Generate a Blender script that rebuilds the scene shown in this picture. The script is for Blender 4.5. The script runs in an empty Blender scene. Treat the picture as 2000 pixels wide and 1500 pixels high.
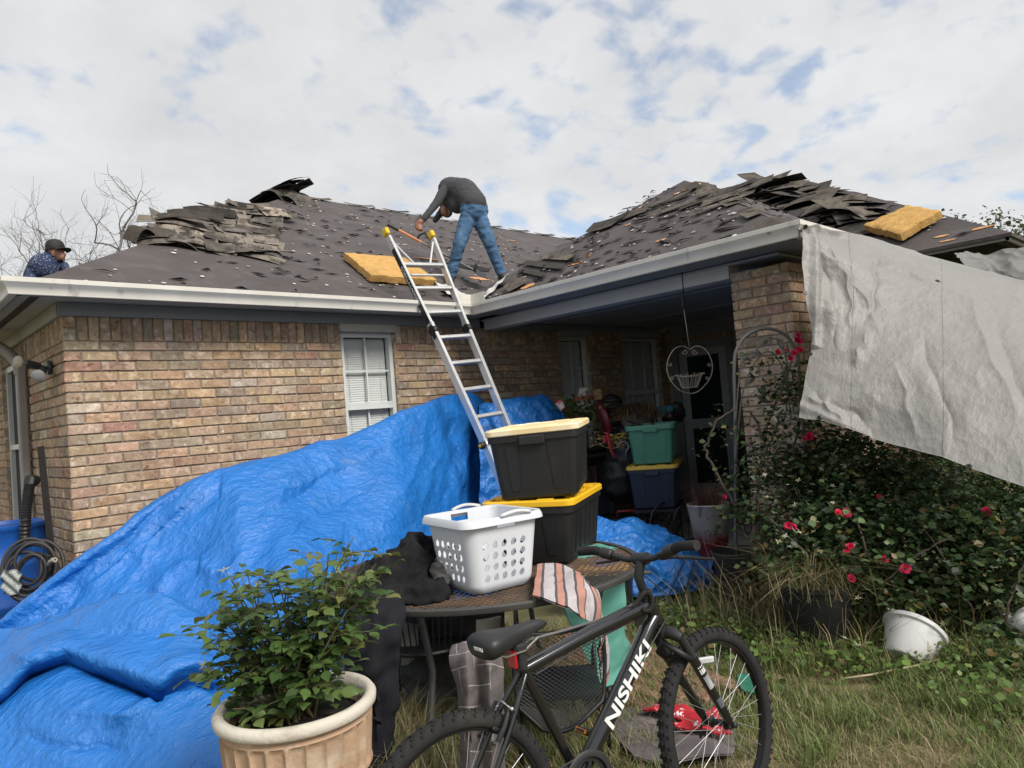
import bpy, bmesh, math, random
import numpy as np
from mathutils import Vector, Matrix, noise as mnoise

random.seed(7)
rng = np.random.default_rng(11)
SC = bpy.context.scene
COL = SC.collection

# ------------------------------------------------------------------ camera
FPX = 1421.92                                   # focal length in pixels of the 2000 px wide photograph
CAM = np.array([0.0, 0.0, 1.55])
RIGHT = np.array([0.7264973, -0.6824433, -0.0804534])
UP = np.array([0.0304641, -0.0849782, 0.9959170])
FWD = np.array([0.6864937, 0.7259820, 0.0409464])
cam_data = bpy.data.cameras.new('camera')
cam_data.sensor_width = 36.0
cam_data.lens = 36.0 * FPX / 2000.0
cam_data.clip_start = 0.05
cam_data.clip_end = 4000.0
cam = bpy.data.objects.new('camera', cam_data)
COL.objects.link(cam)
cam.matrix_world = Matrix(((RIGHT[0], UP[0], -FWD[0], CAM[0]), (RIGHT[1], UP[1], -FWD[1], CAM[1]),
                           (RIGHT[2], UP[2], -FWD[2], CAM[2]), (0, 0, 0, 1)))
SC.camera = cam

# ------------------------------------------------------------------ world
SUN_EL, SUN_AZ = math.radians(42), math.radians(180)      # azimuth clockwise from +Y: behind and left of the camera
w = bpy.data.worlds.new('World'); SC.world = w; w.use_nodes = True
nt = w.node_tree; N = nt.nodes; LK = nt.links
for n in list(N): N.remove(n)
def wn(t, **kw):
    n = N.new(t)
    for k, v in kw.items(): setattr(n, k, v)
    return n
out = wn('ShaderNodeOutputWorld'); bg = wn('ShaderNodeBackground')
sky = wn('ShaderNodeTexSky', sky_type='NISHITA', sun_disc=False)
sky.sun_elevation = SUN_EL; sky.sun_rotation = SUN_AZ; sky.air_density = 1.0; sky.dust_density = 0.6; sky.ozone_density = 1.5
tc = wn('ShaderNodeTexCoord'); sep = wn('ShaderNodeSeparateXYZ')
LK.new(tc.outputs['Generated'], sep.inputs[0])
zz = wn('ShaderNodeMath', operation='MAXIMUM'); LK.new(sep.outputs[2], zz.inputs[0]); zz.inputs[1].default_value = 0.0
za = wn('ShaderNodeMath', operation='ADD'); LK.new(zz.outputs[0], za.inputs[0]); za.inputs[1].default_value = 0.30
dx = wn('ShaderNodeMath', operation='DIVIDE'); LK.new(sep.outputs[0], dx.inputs[0]); LK.new(za.outputs[0], dx.inputs[1])
dy = wn('ShaderNodeMath', operation='DIVIDE'); LK.new(sep.outputs[1], dy.inputs[0]); LK.new(za.outputs[0], dy.inputs[1])
cmb = wn('ShaderNodeCombineXYZ'); LK.new(dx.outputs[0], cmb.inputs[0]); LK.new(dy.outputs[0], cmb.inputs[1])
def wnoise(scale, detail, rough, off, dist=0.0):
    a = wn('ShaderNodeVectorMath', operation='ADD'); LK.new(cmb.outputs[0], a.inputs[0]); a.inputs[1].default_value = off
    n = wn('ShaderNodeTexNoise'); n.inputs['Scale'].default_value = scale; n.inputs['Detail'].default_value = detail
    n.inputs['Roughness'].default_value = rough; n.inputs['Distortion'].default_value = dist
    LK.new(a.outputs[0], n.inputs['Vector']); return n.outputs['Fac']
def wmath(op, a, b):
    m = wn('ShaderNodeMath', operation=op)
    for i, x in enumerate((a, b)):
        if isinstance(x, (int, float)): m.inputs[i].default_value = x
        else: LK.new(x, m.inputs[i])
    return m.outputs[0]
puff = wnoise(10.0, 5, 0.5, (3.1, 1.7, 0.0), 0.2)            # altocumulus puffs
big = wnoise(0.8, 2, 0.5, (4.6, 2.9, 2.0))
cover = wmath('ADD', wmath('MULTIPLY', puff, 1.25), wmath('MULTIPLY', big, 0.76))
rmp = wn('ShaderNodeMapRange', interpolation_type='SMOOTHSTEP'); LK.new(cover, rmp.inputs['Value'])
rmp.inputs['From Min'].default_value = 0.69; rmp.inputs['From Max'].default_value = 1.0; rmp.inputs['To Min'].default_value = 0.30
shade = wmath('ADD', wmath('MULTIPLY', wnoise(4.2, 5, 0.6, (9.4, 4.4, 5.0), 0.2), .50), wmath('MULTIPLY', wnoise(0.7, 3, 0.5, (5.1, 9.4, 9.0), 0.2), .60))
ccol = wn('ShaderNodeMixRGB'); LK.new(shade, ccol.inputs[0])
ccol.inputs[1].default_value = (2.5, 2.6, 2.72, 1); ccol.inputs[2].default_value = (5.9, 5.95, 6.0, 1)
mixs = wn('ShaderNodeMixRGB'); LK.new(rmp.outputs[0], mixs.inputs[0])
LK.new(sky.outputs[0], mixs.inputs[1]); LK.new(ccol.outputs[0], mixs.inputs[2])
LK.new(mixs.outputs[0], bg.inputs[0]); bg.inputs[1].default_value = 0.112
LK.new(bg.outputs[0], out.inputs[0])

# ------------------------------------------------------------------ sun (soft: thin cloud)
sd = bpy.data.lights.new('sun', 'SUN'); sd.energy = 2.3; sd.angle = math.radians(24); sd.color = (1.0, 0.955, 0.89)
sun = bpy.data.objects.new('sun', sd); COL.objects.link(sun)
sdir = Vector((math.sin(SUN_AZ) * math.cos(SUN_EL), math.cos(SUN_AZ) * math.cos(SUN_EL), math.sin(SUN_EL)))
sun.rotation_euler = sdir.to_track_quat('Z', 'Y').to_euler()
SC.view_settings.view_transform = 'Standard'; SC.view_settings.look = 'None'
SC.view_settings.exposure = 0.68; SC.view_settings.gamma = 1.0
SC.cycles.use_adaptive_sampling = True
SC.cycles.max_bounces = 6; SC.cycles.diffuse_bounces = 3; SC.cycles.glossy_bounces = 3
SC.cycles.transmission_bounces = 4; SC.cycles.transparent_max_bounces = 6
SC.cycles.caustics_reflective = False; SC.cycles.caustics_refractive = False
SC.cycles.use_denoising = True

# ------------------------------------------------------------------ measuring helpers (photo pixel + a real distance -> a place in the yard)
def A(*x): return np.array(x, dtype=float)
def ray(u, v): return RIGHT * ((u - 1000) / FPX) - UP * ((v - 750) / FPX) + FWD
def at(u, v, d): return CAM + d * ray(u, v)
def on(u, v, ax, val):
    r = ray(u, v); return CAM + (val - CAM[ax]) / r[ax] * r
def onpl(u, v, p0, n):
    r = ray(u, v); return CAM + np.dot(np.asarray(p0) - CAM, n) / np.dot(r, n) * r
def unit(v): v = np.asarray(v, float); return v / np.linalg.norm(v)
def lerp(a, b, t): return np.asarray(a, float) * (1 - t) + np.asarray(b, float) * t
def fbm(p, o=4, s=1.0): return mnoise.fractal(Vector((float(p[0]) * s, float(p[1]) * s, float(p[2]) * s)), 1.0, 2.0, o)
def rotz(a): c, s = math.cos(a), math.sin(a); return np.array([[c, -s, 0], [s, c, 0], [0, 0, 1.0]])
def rotx(a): c, s = math.cos(a), math.sin(a); return np.array([[1, 0, 0], [0, c, -s], [0, s, c]])
def roty(a): c, s = math.cos(a), math.sin(a); return np.array([[c, 0, s], [0, 1, 0], [-s, 0, c]])
def frame(z, x=None):
    z = unit(z)
    if x is None: x = A(1, 0, 0) if abs(z[0]) < .9 else A(0, 1, 0)
    y = unit(np.cross(z, x)); x = np.cross(y, z)
    return np.array([x, y, z]).T

# ------------------------------------------------------------------ objects
ORG = {}
def setp(o, label=None, cat=None, group=None, kind=None):
    if label: o['label'] = label
    if cat: o['category'] = cat
    if group: o['group'] = group
    if kind: o['kind'] = kind
    return o
def thing(name, label, cat, loc=(0, 0, 0), group=None):
    o = bpy.data.objects.new(name, None); COL.objects.link(o); o.location = loc; o.empty_display_size = .1
    ORG[o.name] = np.array(loc, float)
    return setp(o, label, cat, group)

class MB:
    """collects shapes in world metres; build() links them as one mesh object"""
    def __init__(s, T=None, o=(0, 0, 0)):
        s.v = []; s.f = []; s.m = []; s.c = []; s.T = np.eye(3) if T is None else np.asarray(T); s.o = np.asarray(o, float); s.n = 0; s.mi = 0; s.col = None
    def add(s, vs, fs):
        vs = np.asarray(vs, float).reshape(-1, 3) @ s.T.T + s.o
        b = s.n; s.v.append(vs); s.n += len(vs)
        for q in fs: s.f.append(tuple(int(i) + b for i in q)); s.m.append(s.mi)
        if s.col is not None: s.c += [s.col] * len(fs)
        return s
    def box(s, c, sz, R=None, taper=1.0, bev=0.0):
        x, y, z = np.asarray(sz, float) / 2; c = np.asarray(c, float)
        R = np.eye(3) if R is None else R
        if bev <= 0:
            vs = np.array([[-x * taper, -y * taper, -z], [x * taper, -y * taper, -z], [x * taper, y * taper, -z], [-x * taper, y * taper, -z], [-x, -y, z], [x, -y, z], [x, y, z], [-x, y, z]])
            fs = [(3, 2, 1, 0), (4, 5, 6, 7), (0, 1, 5, 4), (1, 2, 6, 5), (2, 3, 7, 6), (3, 0, 4, 7)]
        else:
            b = min(bev, x * .9, y * .9, z * .9); vs = []
            for zz_, ins in ((-z, b), (-z + b, 0), (z - b, 0), (z, b)):
                t = taper if zz_ < 0 else 1.0
                X, Y = x * t - ins, y * t - ins; e = b if ins == 0 else b * .4
                for px, py in ((-X + e, -Y), (X - e, -Y), (X, -Y + e), (X, Y - e), (X - e, Y), (-X + e, Y), (-X, Y - e), (-X, -Y + e)): vs.append((px, py, zz_))
            fs = [tuple(range(7, -1, -1)), tuple(range(24, 32))]
            for k in range(3):
                for i in range(8): j = (i + 1) % 8; fs.append((k * 8 + i, k * 8 + j, k * 8 + 8 + j, k * 8 + 8 + i))
            vs = np.array(vs)
        return s.add(vs @ np.asarray(R).T + c, fs)
    def tube(s, pts, r, n=8, cap=True, closed=False, sx=1.0, upv=None):
        pts = np.asarray(pts, float); k = len(pts); r = np.full(k, r, float) if np.isscalar(r) else np.asarray(r, float)
        vs = []; prev = None
        for i in range(k):
            if closed: t = pts[(i + 1) % k] - pts[i - 1]
            else: t = pts[min(i + 1, k - 1)] - pts[max(i - 1, 0)]
            t = unit(t + 1e-12)
            if prev is None:
                x = (A(0, 0, 1) if abs(t[2]) < .9 else A(1, 0, 0)) if upv is None else np.asarray(upv, float)
            else: x = prev
            x = x - t * np.dot(x, t); x = unit(x); y = np.cross(t, x); prev = x
            for j in range(n):
                a = 2 * math.pi * j / n; vs.append(pts[i] + r[i] * (x * math.cos(a) + y * math.sin(a) * sx))
        fs = []
        for i in range(k if closed else k - 1):
            i2 = (i + 1) % k
            for j in range(n): j2 = (j + 1) % n; fs.append((i * n + j, i * n + j2, i2 * n + j2, i2 * n + j))
        if cap and not closed: fs.append(tuple(range(n - 1, -1, -1))); fs.append(tuple(range((k - 1) * n, k * n)))
        return s.add(vs, fs)
    def lathe(s, prof, n=32, c=(0, 0, 0), R=None, closed=False, fn=None):
        R = np.eye(3) if R is None else np.asarray(R); vs = []
        for i, (r, z) in enumerate(prof):
            for j in range(n):
                a = 2 * math.pi * j / n; rr = r if fn is None else fn(r, z, a, i); vs.append((rr * math.cos(a), rr * math.sin(a), z))
        fs = []; k = len(prof)
        for i in range(k if closed else k - 1):
            i2 = (i + 1) % k
            for j in range(n): j2 = (j + 1) % n; fs.append((i * n + j, i * n + j2, i2 * n + j2, i2 * n + j))
        if not closed:
            if prof[0][0] > 1e-4: fs.append(tuple(range(n - 1, -1, -1)))
            if prof[-1][0] > 1e-4: fs.append(tuple(range((k - 1) * n, k * n)))
        return s.add(np.array(vs) @ R.T + np.asarray(c, float), fs)
    def ball(s, c, r, n=10, m=7, R=None):
        r = np.full(3, r) if np.isscalar(r) else np.asarray(r, float); R = np.eye(3) if R is None else R
        vs = []; fs = []
        for i in range(m + 1):
            th = math.pi * i / m
            for j in range(n):
                ph = 2 * math.pi * j / n; vs.append((r[0] * math.sin(th) * math.cos(ph), r[1] * math.sin(th) * math.sin(ph), r[2] * math.cos(th)))
        for i in range(m):
            for j in range(n): j2 = (j + 1) % n; fs.append((i * n + j, (i + 1) * n + j, (i + 1) * n + j2, i * n + j2))
        return s.add(np.array(vs) @ np.asarray(R).T + np.asarray(c, float), fs)
    def grid(s, P, closed=False):
        P = np.asarray(P, float); a, b = P.shape[:2]; fs = []
        for i in range(a - 1):
            for j in range(b if closed else b - 1): j2 = (j + 1) % b; fs.append((i * b + j, (i + 1) * b + j, (i + 1) * b + j2, i * b + j2))
        return s.add(P.reshape(-1, 3), fs)
    def slab(s, poly, off):
        """closed prism: a 3D polygon and its copy moved by off"""
        p = np.asarray(poly, float); k = len(p); q = p + np.asarray(off, float)
        fs = [tuple(range(k)), tuple(range(2 * k - 1, k - 1, -1))] + [(i, k + i, k + (i + 1) % k, (i + 1) % k) for i in range(k)]
        return s.add(np.vstack([p, q]), fs)
    def build(s, name, mat, parent=None, smooth=False, label=None, cat=None, group=None, kind=None, org=None, recalc=True):
        vs = np.vstack(s.v) if s.v else np.zeros((0, 3))
        if parent is not None: o0 = ORG[parent.name]; loc = np.zeros(3)
        else:
            o0 = np.asarray(org, float) if org is not None else (np.array([vs[:, 0].mean(), vs[:, 1].mean(), vs[:, 2].min()]) if len(vs) else np.zeros(3)); loc = o0
        me = bpy.data.meshes.new(name); me.from_pydata((vs - o0).tolist(), [], s.f)
        mats = mat if isinstance(mat, (list, tuple)) else [mat]
        for m in mats: me.materials.append(m)
        if len(mats) > 1: me.polygons.foreach_set('material_index', s.m)
        if s.col is not None:
            at_ = me.attributes.new('col', 'FLOAT_COLOR', 'FACE')
            arr = np.ones((len(s.f), 4), np.float32); arr[:, :3] = np.array(s.c, np.float32); at_.data.foreach_set('color', arr.ravel())
        if recalc and len(s.f) < 60000:
            bm = bmesh.new(); bm.from_mesh(me); bmesh.ops.recalc_face_normals(bm, faces=bm.faces); bm.to_mesh(me); bm.free()
        if smooth is True: me.shade_smooth()
        elif smooth: me.shade_smooth(); me.set_sharp_from_angle(angle=math.radians(smooth))
        o = bpy.data.objects.new(name, me); COL.objects.link(o)
        if parent is not None: o.parent = parent
        o.location = loc; ORG[o.name] = o0
        return setp(o, label, cat, group, kind)

# ------------------------------------------------------------------ materials
MT = {}
def pm(name, col, rough=.6, metal=0.0, var=.12, vs=6.0, bump=0.0, bs=60.0, col2=None, c2s=3.0, c2lo=.5, c2hi=.65, spec=.5, attr=False, aniso=None, coat=0.0, trans=0.0, dist=0.0, bdet=4, sss=0.0, alpha=None):
    if name in MT: return MT[name]
    m = bpy.data.materials.new(name); m.use_nodes = True; MT[name] = m
    n = m.node_tree.nodes; l = m.node_tree.links; b = n['Principled BSDF']
    t = n.new('ShaderNodeTexCoord'); vec = t.outputs['Object']
    if aniso:
        mp = n.new('ShaderNodeMapping'); mp.inputs['Scale'].default_value = aniso; l.new(vec, mp.inputs[0]); vec = mp.outputs[0]
    def nz(sc, det=5, ro=.6, di=0.0):
        q = n.new('ShaderNodeTexNoise'); q.inputs['Scale'].default_value = sc; q.inputs['Detail'].default_value = det; q.inputs['Roughness'].default_value = ro; q.inputs['Distortion'].default_value = di
        l.new(vec, q.inputs['Vector']); return q.outputs['Fac']
    if attr:
        a = n.new('ShaderNodeAttribute'); a.attribute_name = 'col'; base = a.outputs['Color']
    else:
        rgb = n.new('ShaderNodeRGB'); rgb.outputs[0].default_value = (*col, 1); base = rgb.outputs[0]
    if col2 is not None:
        mr = n.new('ShaderNodeMapRange'); l.new(nz(c2s, 6, .65, dist), mr.inputs['Value']); mr.inputs['From Min'].default_value = c2lo; mr.inputs['From Max'].default_value = c2hi
        mx = n.new('ShaderNodeMixRGB'); l.new(mr.outputs[0], mx.inputs[0]); l.new(base, mx.inputs[1]); mx.inputs[2].default_value = (*col2, 1); base = mx.outputs[0]
    if var > 0:
        mr = n.new('ShaderNodeMapRange'); l.new(nz(vs, 6, .6, dist), mr.inputs['Value']); mr.inputs['From Min'].default_value = .25; mr.inputs['From Max'].default_value = .75
        mr.inputs['To Min'].default_value = 1 - var; mr.inputs['To Max'].default_value = 1 + var
        hs = n.new('ShaderNodeHueSaturation'); l.new(base, hs.inputs['Color']); l.new(mr.outputs[0], hs.inputs['Value']); base = hs.outputs[0]
    l.new(base, b.inputs['Base Color'])
    b.inputs['Roughness'].default_value = rough; b.inputs['Metallic'].default_value = metal; b.inputs['Specular IOR Level'].default_value = spec
    if coat: b.inputs['Coat Weight'].default_value = coat; b.inputs['Coat Roughness'].default_value = .1
    if trans: b.inputs['Transmission Weight'].default_value = trans
    if bump > 0:
        bp = n.new('ShaderNodeBump'); bp.inputs['Strength'].default_value = bump; bp.inputs['Distance'].default_value = .01
        l.new(nz(bs, bdet, .6), bp.inputs['Height']); l.new(bp.outputs[0], b.inputs['Normal'])
    return m
def nodes_of(m): return m.node_tree.nodes, m.node_tree.links, m.node_tree.nodes['Principled BSDF']
def leafmat(name, col, tr=.35, rough=.5):
    """leaf: per-face colour times light passing through"""
    if name in MT: return MT[name]
    m = bpy.data.materials.new(name); m.use_nodes = True; MT[name] = m
    n, l, b = nodes_of(m); a = n.new('ShaderNodeAttribute'); a.attribute_name = 'col'
    l.new(a.outputs['Color'], b.inputs['Base Color']); b.inputs['Roughness'].default_value = rough; b.inputs['Specular IOR Level'].default_value = .35
    ts = n.new('ShaderNodeBsdfTranslucent'); l.new(a.outputs['Color'], ts.inputs[0]); mx = n.new('ShaderNodeMixShader'); mx.inputs[0].default_value = tr
    l.new(b.outputs[0], mx.inputs[1]); l.new(ts.outputs[0], mx.inputs[2]); l.new(mx.outputs[0], n['Material Output'].inputs[0])
    return m
# ================================================================== THE HOUSE
X0, Y0 = 1.342, 6.373                 # outer corner of the front brick wall
ZT, ZF = 2.581, 2.683                 # top of brick, soffit height
ZE = 2.72                             # roof edge
XA, YA = X0 - .336, Y0 - .336         # fascia lines of the main roof
XW, YW = 5.21, 2.38                   # fascia lines of the porch wing
X2, Y2 = 7.19, 1.473                  # fascia lines of the far wing
SA, SW, S2 = .575, .6227, .61         # roof slopes
COURSE, BLEN = .0813, .254
XDOOR = 9.28                          # end wall of the porch
SOLD = 2.382                          # bottom of the soldier course

m_brick = pm('brick', (.4, .3, .2), rough=.9, attr=True, var=.22, vs=22, bump=.55, bs=70, col2=(.50, .43, .35), c2s=11, c2lo=.56, c2hi=.74, spec=.2)
def smudge(m):
    n, l, b = nodes_of(m); src = b.inputs['Base Color'].links[0].from_socket; t = n.new('ShaderNodeTexCoord'); at_ = n.new('ShaderNodeAttribute'); at_.attribute_name = 'col'; vo_ = n.new('ShaderNodeVectorMath'); vo_.operation = 'MULTIPLY_ADD'; l.new(at_.outputs['Color'], vo_.inputs[0]); vo_.inputs[1].default_value = (61, 47, 53); l.new(t.outputs['Object'], vo_.inputs[2])
    for sc, lo, hi, colr in ((24, .57, .72, (.55, .47, .44, 1)), (8.0, .48, .68, (.76, .74, .74, 1)), (13, .55, .66, (1.38, 1.45, 1.55, 1)), (34, .60, .66, (1.2, 1.24, 1.28, 1))):
        q = n.new('ShaderNodeTexNoise'); q.inputs['Scale'].default_value = sc; q.inputs['Detail'].default_value = 5; q.inputs['Distortion'].default_value = .6; l.new(vo_.outputs[0], q.inputs['Vector']); mr = n.new('ShaderNodeMapRange'); l.new(q.outputs['Fac'], mr.inputs['Value']); mr.inputs['From Min'].default_value = lo; mr.inputs['From Max'].default_value = hi
        mx = n.new('ShaderNodeMixRGB'); mx.blend_type = 'MULTIPLY'; l.new(mr.outputs[0], mx.inputs[0]); l.new(src, mx.inputs[1]); mx.inputs[2].default_value = colr; src = mx.outputs[0]
    l.new(src, b.inputs['Base Color'])
smudge(m_brick)
m_mortar = pm('mortar', (.27, .23, .19), rough=.95, var=.15, vs=30, bump=.4, bs=120, spec=.1)
m_frieze = pm('shaded_trim_paint', (.25, .265, .27), rough=.55, var=.06, vs=4, bump=.05, bs=50)  # front trim's grey carries the eave shade in its colour
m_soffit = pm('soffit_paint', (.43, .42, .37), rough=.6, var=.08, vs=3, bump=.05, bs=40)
m_vent = pm('vent_mesh', (.05, .045, .04), rough=.8, var=.2, vs=40)
m_gut = pm('gutter_enamel', (.70, .67, .60), rough=.38, var=.10, vs=3.0, col2=(.20, .19, .165), c2s=9, c2lo=.60, c2hi=.85, aniso=(1, 1, .35), spec=.5)
m_ceil = pm('porch_ceiling_paint', (.40, .41, .42), rough=.6, var=.08, vs=2)
m_white = pm('white_frame_vinyl', (.62, .64, .62), rough=.4, var=.05, vs=5)
m_blind = pm('blind_slat', (.78, .80, .77), rough=.5, var=.06, vs=8)
m_dark = pm('room_darkness', (.02, .022, .024), rough=.8, var=.1)  # near-black colour stands for the darkness of unlit rooms
m_glass = pm('window_glass', (.02, .025, .03), rough=.04, var=0, spec=.6)
_n, _l, _b = nodes_of(m_glass); _b.inputs['Alpha'].default_value = .08
m_conc = pm('concrete', (.34, .32, .29), rough=.9, var=.2, vs=5, bump=.3, bs=80)
m_down = pm('downspout_paint', (.30, .27, .235), rough=.55, var=.1, vs=6)
m_deck = pm('bare_eave_board', (.36, .30, .19), rough=.8, var=.25, vs=6, aniso=(2, 12, 12), bump=.2, bs=40)
m_osb = pm('bare_wood', (.56, .26, .10), rough=.85, var=.35, vs=18, bump=.3, bs=60, col2=(.62, .40, .22), c2s=14)
m_flash = pm('torn_flashing', (.62, .61, .58), rough=.45, metal=.2, var=.2, vs=12, col2=(.30, .17, .09), c2s=10, c2lo=.58, c2hi=.72, bump=.3, bs=30)
m_shgt = pm('shingle_granules', (.175, .15, .125), rough=.95, var=.4, vs=9, bump=.6, bs=220, attr=True, spec=.15, col2=(.055, .048, .043), c2s=5.5, c2lo=.50, c2hi=.60)
m_shgb = pm('shingle_back', (.022, .021, .021), rough=.75, var=.3, vs=12, bump=.3, bs=60)

# roofing felt: lap lines, creases and scuffs
m_felt = pm('roofing_felt', (.083, .071, .069), rough=.78, var=.22, vs=2.2, col2=(.11, .10, .10), c2s=5, c2lo=.5, c2hi=.75, spec=.3)
def felt_nodes(m):
    n, l, b = nodes_of(m); t = n.new('ShaderNodeTexCoord')
    w1 = n.new('ShaderNodeTexWave'); w1.wave_type = 'BANDS'; w1.bands_direction = 'Z'; w1.wave_profile = 'SAW'
    w1.inputs['Scale'].default_value = 1.9; w1.inputs['Distortion'].default_value = .5; w1.inputs['Detail'].default_value = 2; w1.inputs['Detail Scale'].default_value = .6
    l.new(t.outputs['Object'], w1.inputs[0])
    n1 = n.new('ShaderNodeTexNoise'); n1.inputs['Scale'].default_value = 9; n1.inputs['Detail'].default_value = 6; n1.inputs['Distortion'].default_value = 1.2
    l.new(t.outputs['Object'], n1.inputs['Vector'])
    vo = n.new('ShaderNodeTexVoronoi'); vo.feature = 'DISTANCE_TO_EDGE'; vo.inputs['Scale'].default_value = 4.0; l.new(t.outputs['Object'], vo.inputs['Vector'])
    b1 = n.new('ShaderNodeBump'); b1.inputs['Strength'].default_value = .5; b1.inputs['Distance'].default_value = .02; l.new(w1.outputs['Fac'], b1.inputs['Height'])
    b2 = n.new('ShaderNodeBump'); b2.inputs['Strength'].default_value = .5; b2.inputs['Distance'].default_value = .02; l.new(n1.outputs['Fac'], b2.inputs['Height']); l.new(b1.outputs[0], b2.inputs['Normal'])
    l.new(b2.outputs[0], b.inputs['Normal'])
felt_nodes(m_felt)

house = thing('brick_house', 'tan brick house with its roof stripped to dark felt and a shaded porch', 'house', (X0, Y0, 0))

BRICK_COLS = [((.43, .31, .205), 34), ((.41, .30, .205), 26), ((.455, .305, .195), 14), ((.36, .28, .205), 16), ((.40, .265, .18), 8), ((.48, .40, .31), 5), ((.30, .235, .18), 6), ((.34, .20, .14), 2)]
_bc = [c for c, w_ in BRICK_COLS for _ in range(w_)]
def brick_col():
    c = np.array(random.choice(_bc)); return tuple(np.clip(c * random.uniform(.82, 1.15) * np.array([1, random.uniform(.96, 1.04), random.uniform(.93, 1.07)]), 0, 1))
def brick_shape(mb, o, ud, nd, u0, u1, z0, z1):
    """one brick: chamfered face standing a little proud of the mortar"""
    j = lambda s: random.uniform(-s, s) * 1.5
    pr = random.uniform(-.0025, .004); U = np.asarray(ud); Nn = np.asarray(nd); O = np.asarray(o); e = .007
    def P(u, z, d): return O + U * u + Nn * d + A(0, 0, z)
    q = [(u0 + j(.002), z0 + j(.002)), (u1 + j(.002), z0 + j(.002)), (u1 + j(.002), z1 + j(.002)), (u0 + j(.002), z1 + j(.002))]
    cx, cz = (u0 + u1) / 2, (z0 + z1) / 2
    vs = [P(u, z, -.045) for u, z in q] + [P(u, z, pr - .007) for u, z in q] + [P(u + math.copysign(e, cx - u), z + math.copysign(e * .8, cz - z), pr + j(.001)) for u, z in q]
    fs = [(8, 9, 10, 11)] + [(a, (a + 1) % 4, (a + 1) % 4 + 4, a + 4) for a in range(4)] + [(a + 4, (a + 1) % 4 + 4, (a + 1) % 4 + 8, a + 8) for a in range(4)]
    mb.col = brick_col(); mb.add(vs, fs)
def brick_rects(length, ztop, zbot, holes=(), soldier=None, phase=0.0, quoin=None):
    """running bond below ztop; soldier=(z0,z1) adds a course of upright bricks; holes are (u0,u1,z0,z1)"""
    R = []; jn = .0105
    if soldier:
        z0, z1 = soldier; u = .0; w_ = .0695
        if quoin:
            R += [(0, quoin, z0 + jn / 2, (z0 + z1) / 2 - jn / 2), (0, quoin, (z0 + z1) / 2 + jn / 2, z1)]; u = quoin + jn
        while u < length - .02:
            R.append((u, min(u + w_, length), z0 + jn / 2, z1)); u += w_ + jn
    k = 0; z = ztop
    while z > zbot:
        u = -(BLEN / 2 if (k % 2) else 0) - phase + random.uniform(-.006, .006)
        while u < length:
            a, b = max(u, 0), min(u + BLEN - jn, length)
            if b - a > .03: R.append((a, b, max(z - COURSE + jn, zbot), z))
            u += BLEN
        z -= COURSE; k += 1
    outl = []
    for a, b, c, d in R:
        segs = [(a, b)]
        for h0, h1, hz0, hz1 in holes:
            if d > hz0 and c < hz1:
                ns = []
                for s0, s1 in segs:
                    if s1 <= h0 or s0 >= h1: ns.append((s0, s1)); continue
                    if s0 < h0: ns.append((s0, h0))
                    if s1 > h1: ns.append((h1, s1))
                segs = ns
        outl += [(s0, s1, c, d) for s0, s1 in segs if s1 - s0 > .02]
    return outl
def wall_panels(mb, o, ud, nd, length, z0, z1, holes, depth=.012, thick=.10):
    """the mortar bed behind the bricks, open at the holes"""
    us = sorted({.013, length - .013, *[h[0] for h in holes], *[h[1] for h in holes]})
    for a, b in zip(us[:-1], us[1:]):
        hs = sorted([h for h in holes if h[0] <= a + 1e-6 and h[1] >= b - 1e-6], key=lambda h: h[2]); z = z0
        spans = []
        for h in hs:
            if h[2] > z: spans.append((z, h[2]))
            z = h[3]
        if z < z1: spans.append((z, z1))
        for s0, s1 in spans:
            O = np.asarray(o) - np.asarray(nd) * depth
            p = [O + np.asarray(ud) * a + A(0, 0, s0), O + np.asarray(ud) * b + A(0, 0, s0), O + np.asarray(ud) * b + A(0, 0, s1), O + np.asarray(ud) * a + A(0, 0, s1)]
            mb.slab(p, -np.asarray(nd) * thick)

# window openings in the front wall (u measured from the corner)
WIN = [(3.747 - X0, 4.372 - X0, .95, 2.50), (6.93 - X0, 7.50 - X0, .95, 2.50), (8.21 - X0, 9.10 - X0, .95, 2.50)]
def tarp_line(u): return np.interp(u, [0, .4, 1.0, 1.8, 2.6, 3.1, 3.6, 4.2, 4.9], [.62, .85, 1.12, 1.30, 1.48, 1.62, 1.66, 1.3, 1.2])
NB = [0]
def brick_wall(name, o, ud, nd, length, z0, holes, ztop=SOLD, soldier=(SOLD, ZT), single=None, phase=0.0, quoin=None, label=None):
    wl = MB(); wall_panels(wl, o, ud, nd, length, z0, ZT, holes); wobj = wl.build(name, m_mortar, house, label=label)
    rest = MB(); rest.col = (1, 1, 1)
    for r in brick_rects(length, ztop, z0, holes, soldier, phase, quoin):
        if single is not None and single(r):
            b = MB(); b.col = (1, 1, 1); brick_shape(b, o, ud, nd, *r); b.build('brick', m_brick, wobj); NB[0] += 1
        else: brick_shape(rest, o, ud, nd, *r)
    if rest.f: rest.build('brick_courses', m_brick, wobj, kind='stuff')
    return wobj
fw = brick_wall('front_wall', (X0, Y0, 0), (1, 0, 0), (0, -1, 0), XDOOR - X0 + .3, .05, WIN, quoin=.09,
                single=lambda r: NB[0] < 262 and r[0] < 3.9 and r[2] > tarp_line((r[0] + r[1]) / 2) - .02)
SWIN = [(1.75, 2.75, .6, 2.50)]
brick_wall('side_wall', (X0, Y0 + 6.0, 0), (0, -1, 0), (-1, 0, 0), 6.0, .05, [(6 - 2.75, 6 - 1.75, .75, 2.45)], phase=.10)
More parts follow.
